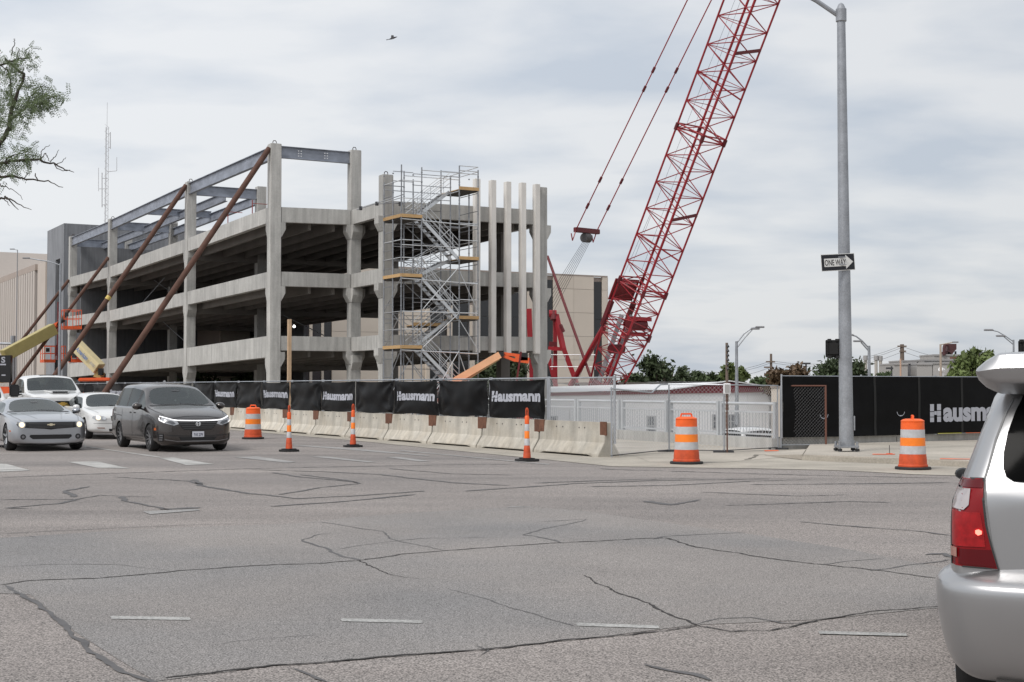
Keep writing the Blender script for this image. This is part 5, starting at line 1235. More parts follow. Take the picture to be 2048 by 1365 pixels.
# ------------------------------------------------------------------ trees
def leafquad(mb, c, s, rr):
    a = Vector((rr.gauss(0, 1), rr.gauss(0, 1), rr.gauss(0, 1))).normalized(); b = a.orthogonal().normalized()
    b = (Matrix.Rotation(rr.uniform(0, 6.28), 3, a) @ b); c2 = a.cross(b)
    mb.add([c - b * s, c + c2 * s * .45, c + b * s, c - c2 * s * .45], [(0, 1, 2, 3)])
def tree(px, py_top, Y, wpx, lab, m, hgt_low=LOW, n=1800, seed=0, leaf=.22, squash=1.0, thin=1.0):
    top = at(px, py_top, Y); Rr = wpx / 2 / FPX * Y; rr = random.Random(seed); H = top.z - hgt_low
    t = thing('tree', lab, 'tree', (top.x, top.y, hgt_low), 0, None)
    cz = top.z - Rr * .95 * squash; base = Vector((top.x, top.y, hgt_low))
    tk = MB(); tk.tube(base, (top.x + .1, top.y, max(hgt_low + .5, cz - Rr * .5)), .05 * H * .5, 8, r2=.02 * H)
    tips = []
    for k in range(9):
        a = rr.uniform(0, 6.28); el = rr.uniform(-.1, 1.3); q = Vector((top.x, top.y, cz)) + Vector((math.cos(a) * math.cos(el), math.sin(a) * math.cos(el), math.sin(el))) * Rr * rr.uniform(.5, .85)
        tk.tube((top.x, top.y, max(hgt_low + .4, cz - Rr * .6)), q, .014 * H, 5, r2=.004 * H); tips.append(q)
    tk.build('trunk', BARK, t)
    cl2 = []
    for k in range(26):
        a = rr.uniform(0, 6.28); el = math.asin(rr.uniform(-.75, 1)); d = rr.uniform(.45, .95)
        cl2.append((Vector((top.x, top.y, cz)) + Vector((math.cos(a) * math.cos(el), math.sin(a) * math.cos(el), math.sin(el) * squash)) * Rr * d, Rr * rr.uniform(.22, .42)))
    mb = MB()
    for k in range(n):
        c, r = rr.choice(cl2); q = c + Vector((rr.gauss(0, .5), rr.gauss(0, .5), rr.gauss(0, .42))) * r * thin
        leafquad(mb, q, leaf * rr.uniform(.6, 1.3), rr)
    mb.build('crown', m, t)
    return t
T = [(1305, 722, 120, 110, 'dark green tree right of the foot of the crane boom', LF['dark'], 2600), (1358, 740, 125, 70, 'lower green tree right of the dark one by the crane', LF['dark'], 1500), (1262, 745, 118, 60, 'tree partly behind the foot of the crane boom', LF['dark'], 1200),
     (1395, 744, 130, 44, 'small green tree below the T-shaped floodlight', LF['mid'], 800), (1416, 748, 135, 50, 'low pale green tree between the floodlight and the slender pole', LF['far'], 800), (1467, 729, 110, 58, 'bright green tree behind the curved street lamp', LF['light'], 1300), (1436, 745, 115, 44, 'small tree left of the curved street lamp', LF['mid'], 800), (1516, 752, 130, 26, 'very small far tree left of the reddish tree', LF['mid'], 400),
     (1578, 727, 90, 84, 'reddish brown tree behind the fence corner', LF['red'], 2200), (1548, 744, 92, 50, 'low green bush left of the reddish tree', LF['mid'], 800), (1680, 712, 80, 104, 'dark dense round tree behind the tall light pole', LF['dark'], 3200), (1770, 742, 100, 40, 'small sparse tree between the stacks and the factory', LF['mid'], 350),
     (1948, 700, 58, 76, 'light green loose tree in front of the factory', LF['light'], 2200), (1915, 738, 56, 50, 'low light green bush beside the loose tree', LF['light'], 900), (2010, 698, 75, 90, 'light green tree behind the roof of the moving car', LF['light'], 2000), (1985, 722, 62, 70, 'green shrubby tree between the two light green trees', LF['mid'], 1400),
     (1005, 703, 118, 110, 'dark green tree seen under the garage behind the salmon lift boom', LF['dark'], 3000), (975, 735, 116, 60, 'low dark tree left of the one behind the lift boom', LF['dark'], 1200),
     (490, 652, 165, 44, 'sparse tree seen through the second storey of the garage', LF['mid'], 900), (455, 664, 160, 60, 'dark tree seen through the left bay of the garage', LF['dark'], 1200), (420, 668, 168, 50, 'tree seen through the garage left of the dark one', LF['mid'], 900), (400, 745, 112, 80, 'low dark trees seen under the first floor of the garage', LF['dark'], 1500), (500, 735, 114, 70, 'dark tree seen beside the corner column at ground level', LF['dark'], 1400)]
for i, (px, py, Y, w, lab, m, n_) in enumerate(T):
    tree(px, py, Y, w, lab, m, n=int(n_ * 1.5), seed=i + 11, leaf=.16 * Y / 100 + .04, thin=1.0 if n_ > 500 else .7)
# far wooded ridge beyond everything
mb = MB(); rr = random.Random(5)
for k in range(9000):
    x = rr.uniform(-150, 420); h_ = 3.2 + 2.2 * noise.noise(Vector((x * .03, 2, 1))) + 1.6 * noise.noise(Vector((x * .11, 5, 1)))
    leafquad(mb, Vector((x, 300 + rr.uniform(-8, 8), LOW + abs(rr.random() ** .6) * max(1.2, h_ + 1.5))), rr.uniform(.5, 1.1), rr)
mb.build('distant_trees', LF['far'], kind='stuff')

# near locust tree whose branches reach in at the left
nt_ = thing('tree', 'locust tree reaching in from the left with feathery leaves and bare lower branches', 'tree', (-9.0, 16.5, 0)); DN = 16.5
rr = random.Random(3)
MB().path([Vector((-9.6, 16.5, 0)), Vector((-9.5, 16.6, 2.0)), Vector((-9.2, 16.5, 3.6)), at(-120, 400, DN)], .17, 10, .1).build('trunk', BARK, nt_, smooth=True)
def nb(pts, r0, r1):
    P_ = [at(x, y, DN + dz) for x, y, dz in pts]; Q = []
    for i in range(len(P_) - 1):
        for k in range(4):
            f = k / 4; q = P_[i] + (P_[i + 1] - P_[i]) * f; q += Vector((rr.uniform(-1, 1), rr.uniform(-1, 1), rr.uniform(-1, 1))) * .012; Q.append(q)
    Q.append(P_[-1]); MB().path(Q, r0 * .8, 6, r1).build('branch', BARK, nt_); return Q
tr = nb([(-120, 400, 0), (-60, 340, 0), (0, 290, .0), (18, 255, 0), (24, 215, 0), (48, 150, 0), (10, 118, .1)], .05, .012)
b1 = nb([(-60, 345, 0), (0, 328, 0), (25, 322, 0), (80, 321, 0), (107, 327, .1), (130, 340, .1), (148, 345, .1)], .028, .004)
b2 = nb([(-80, 350, 0), (0, 354, 0), (30, 354, 0), (60, 361, 0), (95, 362, 0), (126, 375, 0)], .025, .004)
b3 = nb([(-100, 400, 0), (0, 398, 0), (15, 397, 0), (37, 420, 0)], .022, .004); b4 = nb([(10, 394, 0), (35, 407, 0), (63, 420, 0)], .014, .003)
b5 = nb([(20, 240, 0), (50, 218, 0), (65, 208, 0), (85, 205, 0), (118, 192, 0)], .018, .004); b6 = nb([(24, 215, 0), (20, 160, .1), (15, 140, 0), (-20, 120, 0)], .014, .004); b7 = nb([(-40, 135, 0), (0, 130, 0), (25, 122, 0), (45, 118, 0), (58, 116, 0)], .02, .004)
b8 = nb([(0, 335, 0), (20, 312, 0), (45, 305, 0), (60, 302, 0)], .015, .003); b9 = nb([(45, 222, 0), (62, 190, 0), (90, 170, 0)], .01, .003)
for pts in ([(80, 321, 0), (85, 300, 0), (100, 290, 0)], [(80, 321, 0), (92, 305, 0), (96, 318, 0), (104, 326, 0)], [(100, 325, 0), (110, 312, 0), (118, 300, 0)], [(107, 328, 0), (120, 325, 0), (132, 315, 0)], [(107, 330, 0), (125, 342, 0), (140, 340, 0)],
            [(48, 359, 0), (55, 348, 0), (60, 345, 0)], [(75, 361, 0), (70, 348, 0), (73, 358, 0)], [(0, 368, 0), (10, 374, 0), (35, 385, 0), (45, 400, 0)], [(8, 397, 0), (20, 412, 0)], [(22, 110, 0), (28, 85, 0), (30, 78, 0)], [(30, 120, 0), (40, 100, 0)]): nb(pts, .008, .0025)
fr = MB()
def frond(p, d, L):
    d = d.normalized(); s_ = d.cross(Vector((0, -1, .2))).normalized(); n = 7
    for k in range(n):
        q = p + d * (L * (k + .5) / n) - up_ * (.02 * (k / n) ** 2)
        for sg_ in (-1, 1):
            e = (s_ * sg_ + d * .6).normalized(); w = e.cross(Vector((0, 1, 0))).normalized(); l_ = L * .24 * (1 - .3 * k / n); e += Vector((0, rr.uniform(-.6, .6), rr.uniform(-.3, .1)))
            fr.add([q, q + e * l_ * .5 + w * l_ * .16, q + e * l_, q + e * l_ * .5 - w * l_ * .16], [(0, 1, 2, 3)])
def leafy(Q, n, spread):
    for k in range(n):
        q = rr.choice(Q) + Vector([max(-1.6, min(1.6, rr.gauss(0, 1))) for _ in range(3)]) * spread
        frond(q, Vector((rr.uniform(-.6, 1), rr.uniform(-.5, .5), rr.uniform(-1.2, .5))), rr.uniform(.09, .17))
leafy(tr[8:20], 85, .11); leafy(b5, 90, .08); leafy(b5[8:], 40, .05); leafy(b6, 60, .10); leafy(b7, 80, .08); leafy(b1[4:12], 45, .05); leafy(b8, 40, .05); leafy(b9, 60, .07); leafy(b2[4:9], 14, .05)
leafy([at(x, y, DN) for x, y in [(0, 180), (10, 195), (0, 210), (40, 190), (15, 225), (70, 195), (95, 197), (30, 140)]], 80, .08)
fr.build('foliage', LF['loc'], nt_, kind='stuff')
# ------------------------------------------------------------------ vehicles
def paint(name, col, metal=.0, rough=.3, coat=.8): return mat(name, col, rough, metal, coat=coat, spec=.5)
GREYP = paint('paint_dark_grey', (.066, .058, .055), .7, .25, .7)
SILV = paint('paint_silver', (.42, .43, .45), .6, .35)
SILV2 = paint('paint_silver_car', (.40, .415, .44), .8, .28)
WSGD = mat('dark_windscreen', (.03, .038, .04), .05, spec=.6, ior=1.5)
SUVP = paint('paint_silver_suv', (.42, .42, .425), .85, .34, .35)
WPNT = paint('paint_white', (.72, .72, .71), 0, .35)
def glassm(name, tint, refl, base):
    """thin tinted glass: part of the light passes, the sky is mirrored more at grazing angles"""
    m = bpy.data.materials.new(name); m.use_nodes = True; nt = m.node_tree; nt.nodes.clear(); MATS[name] = m
    o = nt.nodes.new('ShaderNodeOutputMaterial'); tr = nt.nodes.new('ShaderNodeBsdfTransparent'); tr.inputs[0].default_value = (*tint, 1)
    gl0 = nt.nodes.new('ShaderNodeBsdfGlossy'); gl0.inputs['Roughness'].default_value = .03; gl0.inputs['Color'].default_value = (.95, 1, 1, 1)
    fr = nt.nodes.new('ShaderNodeFresnel'); fr.inputs[0].default_value = refl; mx = nt.nodes.new('ShaderNodeMixShader'); df = nt.nodes.new('ShaderNodeBsdfDiffuse'); df.inputs[0].default_value = (*base, 1)
    m2 = nt.nodes.new('ShaderNodeMixShader'); m2.inputs[0].default_value = .12
    nt.links.new(tr.outputs[0], m2.inputs[1]); nt.links.new(df.outputs[0], m2.inputs[2])
    nt.links.new(fr.outputs[0], mx.inputs[0]); nt.links.new(m2.outputs[0], mx.inputs[1]); nt.links.new(gl0.outputs[0], mx.inputs[2]); nt.links.new(mx.outputs[0], o.inputs[0])
    return m
WSGL = glassm('windscreen', (.62, .70, .67), 1.55, (.25, .27, .27)); SGL = glassm('side_glass', (.10, .11, .11), 1.2, (.02, .022, .022))
SEATM = mat('seat_fabric', (.05, .048, .046), .8, var=.2, scale=6); DASHM = mat('dash_plastic', (.025, .025, .026), .6)
def interior(root, xd, zb_, w, rows, ztop):
    """dashboard, floor, seats with headrests, steering wheel"""
    MB().box(xd - .55, xd + .05, -w, w, zb_ - .30, zb_ - .045).build('dashboard', DASHM, root, local=True, bevel=.05)
    MB().box(rows[-1] - .9, xd - .5, -w, w, .34, zb_ - .42).build('cabin_floor', DASHM, root, local=True)
    for i, x in enumerate(rows):
        for y in ((-.36, .36) if i < 2 else (-.4, 0, .4)):
            st = MB().box(x - .16, x + .02, y - .25, y + .25, zb_ - .45, zb_ + .20).build('seat', SEATM, root, local=True, bevel=.06)
            MB().box(x - .15, x - .05, y - .13, y + .13, zb_ + .22, min(zb_ + .40, ztop)).build('headrest', SEATM, st, local=True, bevel=.04)
    rg = MB(); rg.path([(xd - .62 + .10 * math.sin(a), .36 + .17 * math.cos(a), zb_ - .02 + .15 * math.sin(a)) for a in [k * math.pi / 7 for k in range(15)]], .014, 5); rg.build('steering_wheel', DASHM, root, local=True)
SGL2 = mat('privacy_glass', (.003, .003, .003), .10, spec=.5, ior=1.10)
TRIMB = mat('black_trim', (.012, .012, .013), .45); LINER = mat('wheel_arch', (.008, .008, .008), .9)
CHRM = mat('chrome', (.75, .75, .76), .15, .95); GRIL = mat('grille_black', (.008, .008, .009), .4)
LENS = mat('lamp_lens', (.42, .43, .45), .12, .3, spec=.8); LENSL = mat('lamp_led', (.85, .85, .87), .2, emit=(1, 1, 1), estr=.55)
LIT = mat('headlamp_lit', (.9, .8, .6), .2, emit=(1.0, .74, .42), estr=1.0); AMB = mat('amber_lens', (.5, .12, .03), .2)
TAILR = mat('tail_red', (.22, .005, .008), .22, spec=.35); TAILD = mat('tail_dark_red', (.10, .004, .007), .22, spec=.35); TAILC = mat('tail_clear', (.46, .42, .42), .15, .3)
TLIT = mat('tail_lit', (1, .2, .15), .3, emit=(1, .14, .10), estr=2.2); REFLR = mat('tail_inner', (.33, .010, .013), .3, spec=.35, var=.3, scale=30)
GOLD = mat('gold_badge', (.60, .38, .09), .35, .5); PLAT = mat('plate_white', (.60, .61, .66), .5); PLTX = mat('plate_text', (.06, .07, .12), .5)
RIM = mat('alloy_rim', (.30, .30, .31), .35, .7); RIMD = mat('rim_dark', (.04, .04, .042), .4, .4)

def hood(w, zb, zm, zs, ws, zc, crown=.03, wt=.85):
    return [(0, zb), (w - .12, zb), (w - .015, zb + .12), (w, zm), (ws, zs), (ws - .03, zs + (zc - zs) * .45), (ws * wt + .03, zs + (zc - zs) * .75), (ws * wt - .06, zc - .02), (ws * .45, zc), (0, zc + crown * .4)]
def cab(w, zb, zm, zs, ws, wr, zr, zg=None):
    zg = zg or zr - .13
    return [(0, zb), (w - .12, zb), (w - .015, zb + .12), (w, zm), (ws, zs), (ws - .035, zs + .025), (wr + .045, zg), (wr - .03, zr - .045), (wr * .5, zr), (0, zr + .012)]
def build_body(root, stations, tags, arches, pmat, sub=2, rw=None, crease={4: .5, 2: .4}):
    """stations [(x, pts10)] nose first; tags[(i, row)] = material key of the span i..i+1"""
    n = len(stations); vs = []; keys = ['p', 'w', 's', 't', 'a']
    mats = [pmat, WSGL, SGL, TRIMB, LINER]
    for x, p in stations:
        vs += [(x, y, z) for (y, z) in p] + [(x, -y, z) for (y, z) in p[-2:0:-1]]
    K = 18
    fs = []; mi = []
    for i in range(n - 1):
        for k in range(K):
            row = k if k < 9 else 17 - k
            fs.append((i * K + k, i * K + (k + 1) % K, (i + 1) * K + (k + 1) % K, (i + 1) * K + k)); mi.append(keys.index(tags.get((i, row), 'p')))
    # end caps as quad strips
    for base, inv in ((0, False), ((n - 1) * K, True)):
        for k in range(9):
            a, b, c, d = base + k, base + k + 1, base + (K - k - 1) % K, base + (K - k) % K
            f = [a, b, c, d]
            f = list(dict.fromkeys(f))
            if len(f) < 3: continue
            fs.append(tuple(f if inv else f[::-1])); mi.append(0)
    me = bpy.data.meshes.new('body'); me.from_pydata(vs, [], fs)
    for m in mats: me.materials.append(m)
    for p, m in zip(me.polygons, mi): p.material_index = m; p.use_smooth = True
    bm = bmesh.new(); bm.from_mesh(me); bmesh.ops.recalc_face_normals(bm, faces=bm.faces)
    cl = bm.edges.layers.float.get('crease_edge') or bm.edges.layers.float.new('crease_edge')
    for e in bm.edges:
        ms = {f.material_index for f in e.link_faces}
        if len(ms) > 1: e[cl] = .85
        i0, i1 = e.verts[0].index % K, e.verts[1].index % K
        if i0 == i1:
            r_ = min(i0, K - i0)
            if r_ in crease: e[cl] = max(e[cl], crease[r_])
    bm.to_mesh(me); bm.free()
    o = bpy.data.objects.new('tmp_body', me); COL.objects.link(o)
    md = o.modifiers.new('s', 'SUBSURF'); md.levels = sub; md.render_levels = sub
    cuts = []
    cm = MB()
    for (x, z, r, yi) in arches:
        for s_ in (-1, 1): cm.tube((x, s_ * yi, z), (x, s_ * 1.6, z), r, 36)
    if arches:
        co = cm.build('tmp_cut', LINER); b = o.modifiers.new('b', 'BOOLEAN'); b.operation = 'DIFFERENCE'; b.solver = 'EXACT'; b.object = co
        try: b.material_mode = 'TRANSFER'
        except Exception: pass
        cuts.append(co)
    dg = bpy.context.evaluated_depsgraph_get(); ev = o.evaluated_get(dg); m2 = bpy.data.meshes.new_from_object(ev)
    bm = bmesh.new(); bm.from_mesh(m2); bvh = BVHTree.FromBMesh(bm)
    names = [m.name if m else '' for m in m2.materials]
    bm.faces.ensure_lookup_table()
    groups = {}
    for f in bm.faces: groups.setdefault(names[f.material_index] if f.material_index < len(names) else pmat.name, []).append(f)
    def emit(name, faces, mlist, cen=None):
        idx = {}; V = []; F = []; MI = []
        for f in faces:
            r = []
            for v in f.verts:
                if v.index not in idx: idx[v.index] = len(V); V.append(tuple(v.co))
                r.append(idx[v.index])
            F.append(r); MI.append(1 if (len(mlist) > 1 and names[f.material_index] == LINER.name) else 0)
        mm = bpy.data.meshes.new(name); mm.from_pydata(V, [], F)
        for m in mlist: mm.materials.append(m)
        for p, q in zip(mm.polygons, MI): p.use_smooth = True; p.material_index = q
        try: mm.set_sharp_from_angle(angle=R(40))
        except Exception: pass
        ob = bpy.data.objects.new(name, mm); COL.objects.link(ob); ob.parent = root; XF[ob.name] = XF[root.name]; return ob
    bm.verts.index_update()
    emit('body', groups.get(pmat.name, []) + groups.get(LINER.name, []), [pmat, LINER])
    for key, mt in ((WSGL.name, WSGL), (SGL.name, SGL), (TRIMB.name, TRIMB)):
        fs_ = set(groups.get(key, []))
        while fs_:
            st = [fs_.pop()]; isl = [st[0]]
            while st:
                f = st.pop()
                for e in f.edges:
                    for g in e.link_faces:
                        if g in fs_: fs_.remove(g); st.append(g); isl.append(g)
            cx = sum(f.calc_center_median().x for f in isl) / len(isl); cy = sum(f.calc_center_median().y for f in isl) / len(isl)
            nm = 'side_window' if abs(cy) > .35 else ('windscreen' if key == WSGL.name else 'rear_window')
            emit('pillar_trim' if key == TRIMB.name else nm, isl, [mt])
    bm.free(); bpy.data.objects.remove(o)
    for c in cuts: bpy.data.objects.remove(c)
    return bvh
AX = {'F': (Vector((1, 0, 0)), lambda a, b: Vector((0, a, b))), 'B': (Vector((-1, 0, 0)), lambda a, b: Vector((0, a, b))), 'L': (Vector((0, 1, 0)), lambda a, b: Vector((a, 0, b))),
      'R': (Vector((0, -1, 0)), lambda a, b: Vector((a, 0, b))), 'T': (Vector((0, 0, 1)), lambda a, b: Vector((a, b, 0)))}
def proj(bvh, ax, a, b, off=0.0):
    d, fn = AX[ax]; o = fn(a, b) + d * 8
    h = bvh.ray_cast(o, -d)
    if h[0] is None: return None
    n = h[1] if h[1].dot(d) > 0 else -h[1]
    return h[0] + (n * .5 + d * .5).normalized() * off
def patch(root, bvh, name, pts, ax, m, off=.006, grid=.07, parent=None, smooth=True, mirror=False, flat=None):
    out = []
    for s_ in ((1, -1) if mirror else (1,)):
        P2 = [(p[0] * s_, p[1]) if ax in 'FB' else p for p in pts]
        a = ax
        if mirror and ax in 'LR': a = 'L' if s_ == 1 else 'R'
        if mirror and ax == 'T': P2 = [(p[0], p[1] * s_) for p in pts]
        bm = bmesh.new(); vv = [bm.verts.new((p[0], p[1], 0)) for p in P2]; bm.faces.new(vv)
        x0, x1 = min(p[0] for p in P2), max(p[0] for p in P2); y0, y1 = min(p[1] for p in P2), max(p[1] for p in P2)
        for lo_, hi_, no in ((x0, x1, (1, 0, 0)), (y0, y1, (0, 1, 0))):
            k = lo_ + grid
            while k < hi_ - grid * .3:
                bmesh.ops.bisect_plane(bm, geom=bm.verts[:] + bm.edges[:] + bm.faces[:], plane_co=(k, 0, 0) if no[0] else (0, k, 0), plane_no=no); k += grid
        bmesh.ops.triangulate(bm, faces=[f for f in bm.faces if len(f.verts) > 4])
        V = []; last = None; cnt = 0
        bm.verts.index_update()
        for v in bm.verts:
            q = proj(bvh, a, v.co.x, v.co.y, off)
            if q is not None and flat is not None: q = Vector((flat, q.y, q.z))
            V.append(q); cnt += q is not None
        if cnt < 3: bm.free(); continue
        for i, v in enumerate(bm.verts):
            if V[i] is None:
                near = min((j for j in range(len(V)) if V[j] is not None), key=lambda j: (bm.verts[j].co - v.co).length if hasattr(bm.verts, 'ensure_lookup_table') and not bm.verts.ensure_lookup_table() else 0)
                V[i] = V[near].copy()
        F = [tuple(v.index for v in f.verts) for f in bm.faces]
        be = [(e.verts[0].index, e.verts[1].index) for e in bm.edges if len(e.link_faces) == 1]; bm.free()
        d = AX[a][0]; n0 = len(V); mb = MB(); mb.v = V[:]; mb.f = F[:]
        low_ = {}
        for (i, j) in be:
            for q in (i, j):
                if q not in low_: low_[q] = len(mb.v); mb.v.append(V[q] - d * (off + .012))
            mb.f.append((i, j, low_[j], low_[i]))
        o = mb.build(name, m, None); o.parent = parent or root; XF[o.name] = XF[root.name]
        if smooth:
            for p in o.data.polygons: p.use_smooth = True
            try: o.data.set_sharp_from_angle(angle=R(45))
            except Exception: pass
        out.append(o)
    return out
def line(root, bvh, name, pts, ax, w, m=None, off=.004, mirror=False, closed=False):
    m = m or TRIMB
    for s_ in ((1, -1) if mirror else (1,)):
        a = ax; P2 = pts
        if mirror:
            if ax in 'FB': P2 = [(-p[0], p[1]) if s_ < 0 else p for p in pts]
            elif ax in 'LR': a = 'L' if s_ == 1 else 'R'
            else: P2 = [(p[0], p[1] * s_) for p in pts]
        Q = []
        for i in range(len(P2) - 1):
            A_, B_ = Vector(P2[i]), Vector(P2[i + 1]); n = max(1, int((B_ - A_).length / .05))
            Q += [A_ + (B_ - A_) * k / n for k in range(n)]
        Q.append(Vector(P2[-1])); mb = MB(); L_, R_ = [], []
        for i, q in enumerate(Q):
            d = (Q[min(i + 1, len(Q) - 1)] - Q[max(0, i - 1)]); d = d.normalized() if d.length > 0 else Vector((1, 0)); nn3 = Vector((-d.y, d.x)) * w / 2
            u1, u2 = proj(bvh, a, *(q + nn3), off), proj(bvh, a, *(q - nn3), off)
            if u1 is None or u2 is None: continue
            L_.append(u1); R_.append(u2)
        n = len(L_)
        if n < 2: continue
        mb.v = L_ + R_; mb.f = [(i, i + 1, n + i + 1, n + i) for i in range(n - 1)]
        o = mb.build(name, m, None); o.parent = root; XF[o.name] = XF[root.name]
def disc(cx, cz, r, n=14, ry=None): return [(cx + r * math.cos(k * 2 * math.pi / n), cz + (ry or r) * math.sin(k * 2 * math.pi / n)) for k in range(n)]
def wheel(root, x, y, r, w, spokes=5, rimm=None, sp=.035, dark=False):
    s_ = 1 if y > 0 else -1; rimm = rimm or RIM; yo = y; yi = y - s_ * w
    c = (x, 0, r); pr = [(r * .66, yi), (r * .9, yi - s_ * .0), (r * .985, yi + s_ * .03), (r, yi + s_ * .07), (r, yo - s_ * .07), (r * .985, yo - s_ * .03), (r * .9, yo + s_ * .004), (r * .72, yo + s_ * .002), (r * .66, yo - s_ * .02)]
    t = MB(); t.lathe(pr, c=c, n=36, axis='Y', cap=False); t.lathe([(r * .66, yi), (.01, yi)], c=c, n=36, axis='Y', cap=False); W_ = t.build('wheel', BLK, root, local=True, smooth=True)
    rm = MB(); rm.lathe([(r * .67, yo - s_ * .018), (r * .68, yo + s_ * .001), (r * .63, yo - s_ * .004), (r * .61, yo - s_ * .05), (r * .58, yo - s_ * .09), (.02, yo - s_ * .10)], c=c, n=36, axis='Y', cap=False); rm.build('rim', RIMD if dark or spokes else rimm, W_, local=True, smooth=True)
    sp_ = MB()
    for k in range(spokes):
        a = 2 * math.pi * k / spokes + .3
        for da in ((-.11, .11) if dark else (0,)):
            p0 = Vector((x + math.cos(a) * .05, yo - s_ * .045, r + math.sin(a) * .05)); p1 = Vector((x + math.cos(a + da) * r * .64, yo - s_ * .012, r + math.sin(a + da) * r * .64)); sp_.bar(p0, p1, sp, .03)
    sp_.tube((x, yo - s_ * .06, r), (x, yo - s_ * .02, r), .07, 14); sp_.build('spokes', rimm, W_, local=True)
    return W_
def mirror_(root, x, y, z, m, sc_=1.0):
    for s_ in (1, -1):
        mb = MB(); c = Vector((x, y * s_, z)); prof = [(-.10, .02), (-.09, .075), (-.02, .095), (.07, .085), (.12, .05), (.14, .01)]
        n = 12
        for (dx, r) in prof:
            for k in range(n): a = 2 * math.pi * k / n; mb.v.append(c + Vector((dx * sc_, math.cos(a) * r * 1.35 * sc_, math.sin(a) * r * sc_)))
        for j in range(len(prof) - 1):
            for k in range(n): mb.f.append((j * n + k, j * n + (k + 1) % n, (j + 1) * n + (k + 1) % n, (j + 1) * n + k))
        mb.f += [tuple(range(n)), tuple((len(prof) - 1) * n + k for k in range(n))]
        o = mb.build('side_mirror', m, root, local=True, smooth=True)
        MB().bar(c + Vector((0, -s_ * .05, -.05)), c + Vector((-.0, -s_ * .2 * sc_, -.09)), .07, .04).build('mirror_arm', TRIMB, o, local=True)
CARZ = math.atan2(-math.cos(YAW), math.sin(YAW))    # cars driving towards the camera along the street

